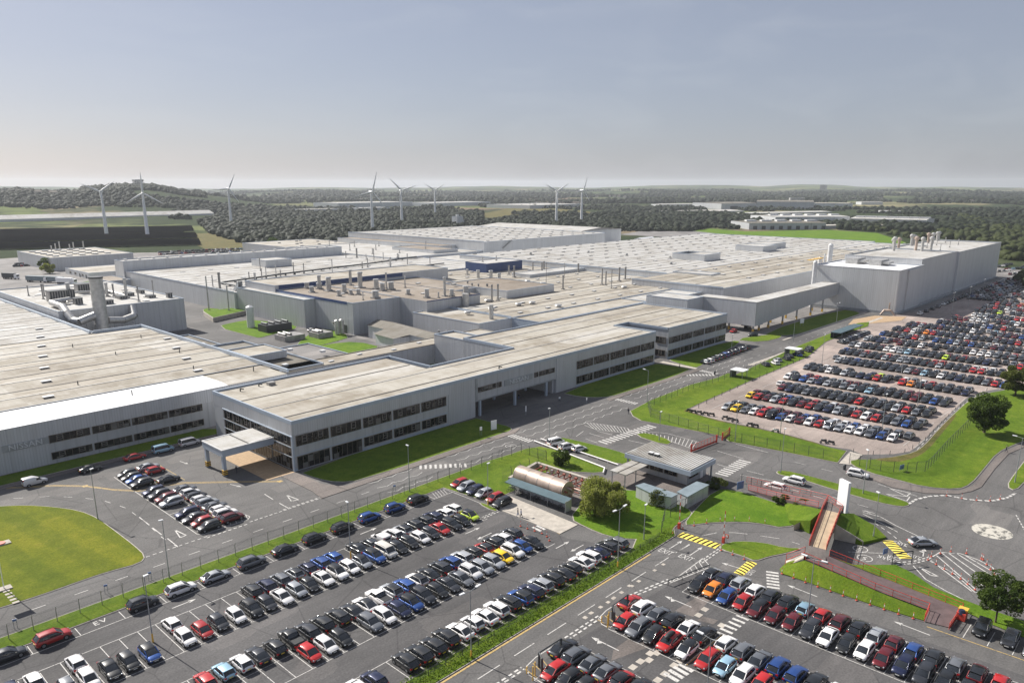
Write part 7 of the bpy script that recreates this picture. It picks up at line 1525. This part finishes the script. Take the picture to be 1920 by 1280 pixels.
# ---- gates, barriers, signs, bins
for i, ((ax_, ay_), (bx_, by_), lb) in enumerate((((148.9, 83.2), (159.3, 82.4), 'long red slatted sliding gate beside the hatched island'), ((161.8, 82.2), (166.4, 82.8), 'short red gate panel at the fence end by the gate road'))):
    t = thing('security_gate', lb, 'gate', (ax_, ay_, 0)); rail(t, [(ax_, ay_, .1), (bx_, by_, .1)], 1.7, 1.2, solid=True)
    for a, b_ in ((ax_, ay_), (bx_, by_)): m_ = MB(); m_.box(a - .15, a + .15, b_ - .15, b_ + .15, 0, 2.0); part('post', m_, 'red', t)
for px_, top, lb in (((1273, 990), 5.5, 'upright red and white barrier arm by the yellow speed hump near the exit'), ((1356, 1017), 5.0, 'upright red and white barrier arm on the low grass island'), ((1499 - 225, 989), 0, '')):
    if not lb: continue
    x, y = W(*px_); t = thing('barrier', lb, 'barrier', (x, y, 0)); m_ = MB(); m_.box(x - .25, x + .25, y - .2, y + .2, 0, 1.1); part('cabinet', m_, 'red', t); m_ = MB()
    for k in range(8): m_.box(x - .05, x + .05, y - .06, y + .06, 1 + k * top / 8, 1 + (k + 1) * top / 8, k % 2)
    part('arm', m_, ['bolw', 'bolr'], t)
x, y = W(1362, 1016); t = thing('barrier_sign', 'small red and white square sign beside the barrier on the grass island', 'sign', (x, y, 0)); m_ = MB(); m_.tube((x, y, 0), (x, y, 1.4), .04); part('post', m_, 'steel', t); m_ = MB(); m_.box(x - .03, x + .03, y - .35, y + .35, .8, 1.5); m_.box(x - .05, x - .03, y - .2, y + .2, .95, 1.35, 1); part('sign_face', m_, ['bolr', 'bolw'], t)
for i, (pa, pb, pg, yl) in enumerate((((1149, 1134), (1177, 1114), (1151, 1173), ((1139, 1176), (1141, 1170), (1128, 1167))), ((1011, 1222), (1052, 1196), (1016, 1262), ((999, 1275), (1003, 1266), (988, 1262))))):
    a_, b_ = W(*pa, 2.2), W(*pb, 2.2); c_ = W(*pg); t = thing('height_barrier', ('upper', 'lower')[i] + ' dark height restriction frame with yellow bumper posts at the near right rows', 'barrier', (*c_, 0))
    for q in (a_, b_, c_): m_ = MB(); m_.box(q[0] - .11, q[0] + .11, q[1] - .11, q[1] + .11, 0, 2.2); part('post', m_, 'dsteel', t)
    m_ = MB(); m_.tube((*a_, 2.15), (*b_, 2.15), .09); part('beam', m_, 'dsteel', t); m_ = MB(); m_.tube((*a_, 2.15), (*c_, 2.15), .09); part('beam', m_, 'dsteel', t)
    for k, q in enumerate(yl): x, y = W(*q); m_ = MB(); m_.tube((x, y, 0), (x, y, 2.0 if k < 2 else 1.0), .08, seg=8); part('bumper_post', m_, 'orange', t)
x, y = W(1303, 1092); t = thing('height_barrier', 'long low dark swing barrier beside the hatched white lines', 'barrier', (x, y, 0)); m_ = MB(); qa, qb = W(1253, 1088, .8), W(1331, 1058, .8); m_.tube((*qa, .8), (*qb, .8), .08); part('beam', m_, 'dsteel', t)
for q in (0, .33, .66, 1): m_ = MB(); a, b_ = qa[0] + (qb[0] - qa[0]) * q, qa[1] + (qb[1] - qa[1]) * q; m_.tube((a, b_, 0), (a, b_, .8), .06); part('post', m_, 'dsteel', t)
t = thing('swing_barrier', 'dark height barrier frame by the CAR PARK lettering', 'barrier', (*W(1690, 1060), 0)); p0 = W(1672, 1060); p1 = W(1709, 1054); m_ = MB(); m_.tube((*p0, 2.1), (*p1, 2.1), .1); part('beam', m_, 'dsteel', t)
for p in (p0, p1): m_ = MB(); m_.tube((*p, 0), (*p, 2.1), .08); part('post', m_, 'dsteel', t)
def signboard(px_, w_, h_, z0_, mat, label, ang=-math.pi * .25, name='sign_board', z=0):
    x, y = W(*px_); t = thing(name, label, 'sign', (x, y, z)); ca, sa = math.cos(ang), math.sin(ang); m_ = MB(); q = lambda u, d, c: (x + ca * u - sa * d, y + sa * u + ca * d, z + c)
    vs = [q(-w_ / 2, -.04, z0_), q(w_ / 2, -.04, z0_), q(w_ / 2, .04, z0_), q(-w_ / 2, .04, z0_)]; vs += [(a, b_, c + h_) for a, b_, c in vs]; m_.add(vs, [(3, 2, 1, 0), (4, 5, 6, 7), (0, 1, 5, 4), (1, 2, 6, 5), (2, 3, 7, 6), (3, 0, 4, 7)]); part('sign_face', m_, mat, t)
    for s in (-1, 1): m_ = MB(); m_.tube(q(s * w_ * .4, .08, 0), q(s * w_ * .4, .08, z0_ + h_), .04, seg=6); part('post', m_, 'steel', t)
for a in (((926, 807), 1.6, 2.4, .3, 'signw', 'white upright notice board on the shaded lawn by the drive'), ((902, 818), .6, .9, 1.6, 'signw', 'small white sign on a post left of the upright notice board'), ((1387, 923), 1.8, 1.6, .8, 'signb', 'blue notice board at the start of the pink ramp'), ((1690, 884), 1.4, 1.0, .6, 'signb', 'blue rectangular sign fixed on the dark lawn fence'), ((1658, 1050), 1.2, 1.0, 1.2, 'signb', 'small grey-blue sign beside the CAR PARK lettering'), ((1100, 756), .3, .7, 1.0, 'signw', 'slim white sign post on the right office lawn'), ((986, 778), .3, 1.6, 1.0, 'signw', 'white sign post under the office passage'), ((1503, 612), 2.4, 2, 1.5, 'signw', 'white square sign beside the lane under the conveyor bridge'),
          ((282, 1088), .5, .3, 1.2, 'signb', 'small blue plate on the verge fence near the lamp post'), ((200, 1112), .5, .3, 1.2, 'signb', 'small blue plate on the verge fence left of the dark SUV'), ((30, 1178), .5, .3, 1.2, 'signb', 'small blue plate on the verge fence at the far left'), ((740, 922), .5, .3, 1.2, 'signb', 'small blue plate on the verge fence below the office lawn')): signboard(*a, ang=-.3)
x, y = W(1802, 1160); t = thing('waste_bin', 'red-based bin with orange lid and purple bag at the end of the long ramp railing', 'bin', (x, y, 0)); m_ = MB(); m_.prism([(x - .7, y - .6), (x + .7, y - .6), (x + .6, y + .6), (x - .6, y + .6)], .1, 1.2); part('body', m_, 'red', t); m_ = MB(); m_.box(x + .2, x + 1.2, y - .6, y + .6, 1.25, 1.45); part('lid', m_, 'orange', t); m_ = MB(); m_.tube((x - .2, y, 1.0), (x - .2, y, 1.6), .55, .35, seg=10); part('bag', m_, 'carN', t)
for px_, lb in (((1343, 916), 'black litter bin left of the blue notice board'), ((1583, 880), 'black litter bin at the end of the lawn fence behind the white SUV'), ((1340, 702), 'black litter bin at the far zigzag crossing')):
    x, y = W(*px_); m_ = MB(); m_.tube((x, y, 0), (x, y, 1.1), .3, .33, seg=10); m_.tube((x, y, 1.1), (x, y, 1.25), .36, .2, seg=10); solo('litter_bin', m_, 'dsteel', lb, 'bin', (x, y, 0))
# yard equipment between the halls
for i, (px_, sx, sy, h, lb) in enumerate((((500, 625), 12, 7, 3.2, 'dark louvred cooling unit block left of the grey building'), ((535, 642), 9, 8, 2.2, 'walled compound with small round-topped tanks'), ((597, 636), 7, 7, 2.2, 'second walled compound with round-topped tanks nearer the lawn'))):
    x, y = W(*px_); t = thing('equipment_compound', lb, 'equipment', (x, y, 0)); m_ = MB(); m_.box(x, x + sx, y, y + sy, 0, h); part('enclosure', m_, 'dsteel' if i == 0 else 'vent', t)
    for k in range(4 if i == 0 else 2): m_ = MB(); m_.tube((x + 1.2 + k * (sx - 2.4) / 3, y + 1.2, h + .5), (x + 1.2 + k * (sx - 2.4) / 3, y + sy - 1.2, h + .5), (.55 if i else .4), seg=12); part('tank', m_, 'vent' if i else 'dsteel', t)
x, y = W(471, 614); solo('gas_tank', MB().tube((x, y, 0), (x, y, 9), 1.6, seg=18).tube((x, y, 9), (x, y, 9.7), 1.6, .5, seg=18), 'ventw', 'white vertical gas tank left of the cooling unit block', 'tank', (x, y, 0))
x, y = W(633, 628)
for k in range(2): solo('gas_tank', MB().tube((x + k * 2.2, y, .5), (x + k * 2.2, y, 6), 1.0, seg=14).tube((x + k * 2.2, y, 6), (x + k * 2.2, y, 6.5), 1.0, .3, seg=14), 'duct', ('small vertical tank against the tall grey wall, left of its twin', 'small vertical tank against the tall grey wall, right of its twin')[k], 'tank', (x + k * 2.2, y, 0))
car('Wh', *W(584, 621), .3, 'white car parked by the dark door of the grey windowless building', 'vehicles parked beside the buildings')
m_ = MB(); P_ = [W(382, 592), W(400, 604), W(470, 588), W(466, 580)]; m_.prism(P_, 0, 2.0); sheet('lawn', inset(P_, .4), 2.05, 'bright', raised=True); solo('retaining_wall', m_, 'conc', 'pale curved low retaining wall round the inner lawn', 'wall', (*P_[0], 0))
for k, (px_, h) in enumerate((((392, 582), 17), ((430, 590), 14))): x, y = W(*px_); solo('vent_mast', MB().tube((x, y, 0), (x, y, h), .35, .3, seg=10), 'duct', ('tall grey vent mast at the inner lawn corner', 'thinner grey vent mast in front of the outside stair')[k], 'mast', (x, y, 0))
m_ = MB(); P_ = [W(398, 566), W(404, 575), W(420, 568), W(414, 562)]; m_.prism(P_, 0, 5); solo('yard_cabin', m_, 'sky2', 'pale blue square cabin by the parked vans behind the boiler house', 'cabin', (*P_[0], 0))
m_ = MB(); x, y = W(1678, 592); m_.path([(x - 2, y + 6, 0), (x, y + 5, 2.2), (x, y + 2, 2.4), (x, y, 0)], .5, 8); m_.tube((x, y + 3, 2), (x, y + 3, 6), .3); solo('sculpture', m_, 'stain', 'buff curved sculpture with upright mast on the paved circle by the tall block', 'sculpture', (x, y, 0))
# ---- flagpole and stepping stones by the round lawn
x, y = W(8, 1105); t = thing('flagpole', 'white flagpole on a pale plinth at the left edge of the round lawn', 'flagpole', (x, y, .13)); m_ = MB(); m_.tube((x, y, .1), (x, y, 9), .07); part('pole', m_, 'signw', t); m_ = MB(); m_.box(x - 1, x + 1, y - .7, y + .7, .1, .3); part('plinth', m_, 'conc', t)
m_ = MB(); m_.box(x - 2.2, x, y - .02, y + .02, 7.6, 8.9); part('flag', m_, 'signb', t)
for k in range(5): a, b_ = W(12 + k * 4.5, 1109 + k * 5.2); m_ = MB(); m_.box(a - .45, a + .45, b_ - .3, b_ + .3, .1, .17); solo('stepping_stone', m_, 'conc', 'pale stepping stone, %s down from the flagpole plinth' % nth(k), 'stone slab', (a, b_, 0), 'stepping stones in the round lawn')
m_ = MB(); a, b_ = W(2, 1021); m_.box(a - 1.5, a + 1.4, b_ - .8, b_ + .8, .1, .3); m_.tube((a, b_, .3), (a, b_, .42), .7, seg=14, mi=1); solo('ground_plaque', m_, ['conc', 'bolr'], 'pale slab with a red disc set in the round lawn at the left edge', 'plaque', (a, b_, 0))
# ---- people
def person(x, y, rz, top, legs, label, hold=0, stride=.25, z=0):
    t = thing('person', label, 'person', (x, y, z), 'people walking', rz)
    V = [(0, 0, .95), (0, 0, 1.15), (0, 0, 1.4), (0, 0, 1.52), (0, 0, 1.62), (.02, 0, 1.74), (0, .2, 1.42), (-.04, .26, 1.12), (.12, .27, .88), (0, -.2, 1.42), (.04, -.26, 1.12), (-.1, -.27, .88), (0, .1, .9), (stride * .6, .1, .5), (stride, .1, .08), (stride + .16, .1, .05), (0, -.1, .9), (-stride * .3, -.1, .5), (-stride, -.1, .1), (-stride + .15, -.1, .05)]
    E_ = [(0, 1), (1, 2), (2, 3), (3, 4), (4, 5), (2, 6), (6, 7), (7, 8), (2, 9), (9, 10), (10, 11), (0, 12), (12, 13), (13, 14), (14, 15), (0, 16), (16, 17), (17, 18), (18, 19)]
    R_ = [.15, .14, .16, .07, .10, .09, .07, .055, .045, .07, .055, .045, .10, .07, .05, .04, .10, .07, .05, .04]
    me_ = bpy.data.meshes.new('person_body'); me_.from_pydata(V, E_, []); o_ = bpy.data.objects.new('body', me_); COL.objects.link(o_); md = o_.modifiers.new('s', 'SKIN'); sv = me_.skin_vertices[0].data if me_.skin_vertices else None
    if sv is None:
        bm = bmesh.new(); bm.from_mesh(me_); lay = bm.verts.layers.skin.verify(); bm.to_mesh(me_); bm.free(); sv = me_.skin_vertices[0].data
    for i, r in enumerate(R_): sv[i].radius = (r, r); sv[i].use_root = i == 0
    o_.modifiers.new('ss', 'SUBSURF').levels = 1
    dg = bpy.context.evaluated_depsgraph_get(); m2 = bpy.data.meshes.new_from_object(o_.evaluated_get(dg)); bpy.data.objects.remove(o_)
    for k in ('skin', top, legs, 'trim'): m2.materials.append(M[k])
    for p in m2.polygons:
        c = p.center; p.use_smooth = True; p.material_index = 3 if c.z < .12 or c.z > 1.72 else 2 if c.z < .92 and abs(c.y) < .21 else 0 if c.z > 1.5 or c.z < .93 else 1
    link('body', m2, t)
    m_ = MB(); m_.tube((-.02, 0, 1.66), (-.02, 0, 1.80), .115, .07, seg=10); hr = bpy.data.objects.new('hair', m_.data('hair', ['trim'])); COL.objects.link(hr); hr.parent = t
    return t
for a in ((W(971, 968), -.8, 'cloth', 'clothb', 'person in dark clothes on the left of a pair crossing the car park'), (W(977, 970), -.8, 'clothb', 'cloth', 'person in blue on the right of a pair crossing the car park'), (W(1886, 848), -1.6, 'cloth', 'cloth', 'person in dark clothes walking on the pavement at the far right'), (W(1049, 753), 1.2, 'signw', 'cloth', 'person in a pale top walking beside the office lawn'), (W(1178, 776), 0, 'cloth', 'cloth', 'person in dark clothes standing at the road corner by the fence'), (W(1274, 691), 2, 'cloth', 'cloth', 'person in black walking on the path between the office wings'), (W(455 * .2917 + 840 - .0, 748), 0, 'cloth', 'clothb', 'person in dark clothes under the office passage'), (W(444, 887), .5, 'cloth', 'cloth', 'person standing in shade under the entrance canopy')):
    (x, y), rz, tp, lg, lb = a; person(x, y, rz, tp, lg, lb)
# ================================================================ WOODLAND
def ico_proto(seed, sd=2):
    bm = bmesh.new(); bmesh.ops.create_icosphere(bm, subdivisions=sd, radius=1.0); rs = random.Random(seed)
    for v_ in bm.verts: v_.co *= rs.uniform(.72, 1.22); v_.co.z *= .85
    V = np.array([v_.co[:] for v_ in bm.verts]); F = np.array([[q.index for q in f.verts] for f in bm.faces]); bm.free(); return V, F
PRO = [ico_proto(i) for i in range(6)]; PRL = [ico_proto(i, 1) for i in range(6)]
def inpoly(x, y, P):
    c = False; j = len(P) - 1
    for i in range(len(P)):
        if ((P[i][1] > y) != (P[j][1] > y)) and (x < (P[j][0] - P[i][0]) * (y - P[i][1]) / (P[j][1] - P[i][1] + 1e-9) + P[i][0]): c = not c
        j = i
    return c
def forest(name, label, pts, mat, smin, smax, PRO=PRO):
    rs = np.random.RandomState(len(pts)); VV, FF_, o = [], [], 0
    for x, y in pts:
        s = smin * .6 + (smax * 1.15 - smin * .6) * rs.uniform(0, 1) ** 1.7; V, F = PRO[rs.randint(6)]; a = rs.uniform(0, 6.28); ca, sa = math.cos(a), math.sin(a); z = ground_z(x, y) + s * rs.uniform(.35, .75)
        w_ = np.stack([(V[:, 0] * ca - V[:, 1] * sa) * s + x, (V[:, 0] * sa + V[:, 1] * ca) * s + y, V[:, 2] * s * rs.uniform(.8, 1.3) + z], 1); VV.append(w_); FF_.append(F + o); o += len(V)
    V = np.concatenate(VV); F = np.concatenate(FF_); me_ = bpy.data.meshes.new(name); me_.vertices.add(len(V)); me_.vertices.foreach_set('co', V.ravel()); me_.loops.add(F.size); me_.loops.foreach_set('vertex_index', F.ravel()); me_.polygons.add(len(F)); me_.polygons.foreach_set('loop_start', np.arange(0, F.size, 3)); me_.polygons.foreach_set('loop_total', np.full(len(F), 3)); me_.update(calc_edges=True); me_.materials.append(M[mat])
    o_ = link(name, me_); o_['kind'] = 'stuff'; o_['label'] = label; return o_
from mathutils import noise as MN
def clear(x, y): return not any(inpoly(x, y, f_) for f_ in FP)
def fill(px_poly, dens, jitter=0, nz=None, avoid=()):
    P = [W(*p) for p in px_poly]; xs = [p[0] for p in P]; ys = [p[1] for p in P]; n_ = int((max(xs) - min(xs)) * (max(ys) - min(ys)) * dens); out_ = []; rr = random.Random(int(dens * 1e5) + len(px_poly))
    for _ in range(n_):
        x, y = rr.uniform(min(xs), max(xs)), rr.uniform(min(ys), max(ys))
        if not inpoly(x, y, P): continue
        if nz is not None and MN.noise(Vector((x * nz[0], y * nz[0], 3.1))) < nz[1]: continue
        if any(a[0] < x < a[1] and a[2] < y < a[3] for a in avoid): continue
        if not clear(x, y): continue
        out_.append((x, y))
    return out_
AV = []
FP = []
for o_ in SC.objects:
    if o_.name.startswith('warehouse'):
        for c in o_.children:
            if c.name.startswith('wall'):
                vs_ = [c.matrix_basis @ v_.co for v_ in c.data.vertices][:4]; q_ = [(v_.x + o_.location.x, v_.y + o_.location.y) for v_ in vs_]; FP.append(inset(q_, -9))
FLD = [W(*p) for p in [(1285, 436), (1330, 427), (1400, 431), (1550, 429), (1650, 435), (1705, 455), (1640, 472), (1480, 454), (1380, 446)]]; FP.append(FLD)
for o_ in SC.objects:
    if o_.parent is None and o_.get('category') == 'building' and math.hypot(*o_.location[:2]) > 900 and not o_.name.startswith('warehouse'): AV.append((o_.location.x - 12, o_.location.x + 240, o_.location.y - 125, o_.location.y + 25))
pts = fill([(372, 418), (430, 404), (520, 400), (640, 402), (760, 398), (850, 396), (905, 398), (905, 425), (850, 432), (790, 432), (700, 445), (640, 450), (560, 455), (500, 470), (440, 452), (395, 438)], .036, nz=(.006, -.38))
pts += fill([(500, 470), (640, 447), (800, 430), (860, 428), (760, 440), (650, 455), (560, 470)], .036)
forest('woodland', 'dense dark green woodland behind the white roofs under the turbines', pts, 'wood1', 2.6, 4.6)
pts = fill([(880, 422), (960, 410), (1120, 405), (1150, 390), (1260, 395), (1400, 405), (1445, 418), (1400, 430), (1300, 434), (1130, 434), (1000, 432)], .034, nz=(.006, -.3))
forest('woodland', 'dark woodland belt left of the green playing field', pts, 'wood1', 2.6, 4.6)
pts = fill([(1590, 432), (1640, 428), (1720, 452), (1760, 440), (1800, 405), (1905, 425), (1960, 440), (1960, 560), (1925, 540), (1900, 508), (1872, 488), (1860, 458), (1740, 445), (1650, 442)], .030, nz=(.01, -.35), avoid=AV + [(370, 706, 100, 420), (706, 740, 60, 300)])
forest('woodland', 'green woodland along the right side behind the tall block', pts, 'wood2', 2.6, 4.8)
rr = random.Random(9); pts = []; pts2 = []
for _ in range(95000):
    px_ = rr.uniform(-120, 2040); d = 1150 + (6200 - 1150) * rr.random() ** 1.6; ux, uy = az_dir(px_); x, y = ux * d, uy * d
    nn_ = MN.noise(Vector((x * .0022, y * .0022, 1.7))) + .5 * MN.noise(Vector((x * .007, y * .007, 7)))
    left = px_ < 430
    if left and d < 1450: continue
    if nn_ < (.12 if left else (-.06 if d < 1500 else .04)): continue
    if any(a[0] < x < a[1] and a[2] < y < a[3] for a in AV): continue
    if px_ > 1150 and not clear(x, y): continue
    (pts if d < 2600 else pts2).append((x, y))
for _ in range(5500):
    px_ = rr.uniform(150, 385); d = rr.uniform(2250, 2800); ux, uy = az_dir(px_); pts.append((ux * d, uy * d))
for _ in range(2000):
    px_ = rr.uniform(-40, 62); d = rr.uniform(2300, 2800); ux, uy = az_dir(px_); pts.append((ux * d, uy * d))
forest('distant_trees', 'scattered distant trees and hedgerows over the farmland', [p for p in pts], 'wood1', 3.4, 6.2, PRL); forest('distant_trees', 'far tree belts fading towards the horizon hills', pts2, 'wood1', 5, 10, PRL)
hb = MB(); rr = random.Random(21)
for cx_, cy_, n1, sp in ((1050, 385, 16, 70), (1750, 379, 34, 110), (1850, 381, 40, 120), (660, 376, 14, 60), (820, 371, 12, 80), (1130, 371, 10, 70), (1620, 374, 16, 90), (1330, 376, 12, 80), (60, 392, 6, 40), (560, 370, 12, 90)):
    for i in range(n1):
        x, y = W(cx_ + rr.uniform(-45, 45), cy_ + rr.uniform(-1.6, 1.6)); z = ground_z(x, y); sx, sy, h = rr.uniform(8, 22), rr.uniform(7, 11), rr.uniform(5, 8)
        hb.box(x, x + sx, y, y + sy, z - 1, z + h); hb.add([(x - .5, y - .5, z + h), (x + sx + .5, y - .5, z + h), (x + sx + .5, y + sy / 2, z + h + 3), (x - .5, y + sy / 2, z + h + 3)], [(0, 1, 2, 3)], 1); hb.add([(x - .5, y + sy / 2, z + h + 3), (x + sx + .5, y + sy / 2, z + h + 3), (x + sx + .5, y + sy + .5, z + h), (x - .5, y + sy + .5, z + h)], [(0, 1, 2, 3)], 1)
o_ = struct('distant_houses', hb, ['conc', 'roofbrown'], 'stuff'); o_['label'] = 'scattered distant village houses among the far tree belts'
# solar field rows
for k in range(13):
    if k in (3, 8): continue
    f = k / 12; yb_ = 466 - 33 * f; x0p, x1p = -60, 375 - 15 * f - (20 if k in (4, 9) else 0)
    if k == 4: x1p = 175
    a = W(x0p, yb_ + 4 * (1 - 0), 0); b_ = W(x1p, yb_ - 6 * (1 - f * .3), 0)
    dx, dy = b_[0] - a[0], b_[1] - a[1]; l = math.hypot(dx, dy); nx, ny = -dy / l, dx / l; wd = 17 + 22 * f; m_ = MB()
    for j in range(3):
        o1 = wd * j / 3; q = wd / 3 * .72
        m_.add([(a[0] + nx * o1, a[1] + ny * o1, 3.4), (b_[0] + nx * o1, b_[1] + ny * o1, 3.4), (b_[0] + nx * (o1 + q), b_[1] + ny * (o1 + q), .8), (a[0] + nx * (o1 + q), a[1] + ny * (o1 + q), .8)], [(0, 1, 2, 3)])
    for j in range(12): x, y = a[0] + dx * j / 12, a[1] + dy * j / 12; m_.box(x - .2, x + .2, y - .2, y + .2, -.3, 1.2)
    solo('solar_panel_row', m_, 'panel', 'long dark row of solar panels, %s from the front of the solar field' % nth(k), 'solar panels', (*a, 0), 'rows of the solar field')
# ---- haze
hz = MB(); hz.box(-9500, 13500, -13500, 13500, -3, 150); ho = link('haze', hz.data('haze', [])); ho['kind'] = 'stuff'; ho['label'] = 'thin pale summer haze lying over the plain'
hm = bpy.data.materials.new('haze'); hm.use_nodes = True; hn = hm.node_tree; hn.nodes.clear(); oo = hn.nodes.new('ShaderNodeOutputMaterial'); pv = hn.nodes.new('ShaderNodeVolumePrincipled')
pv.inputs['Density'].default_value = .00006; pv.inputs['Color'].default_value = (.86, .90, .97, 1); pv.inputs['Anisotropy'].default_value = .2
hn.links.new(pv.outputs[0], oo.inputs['Volume']); ho.data.materials.append(hm)
print('cars', NCAR[0], 'objects', len(SC.objects))
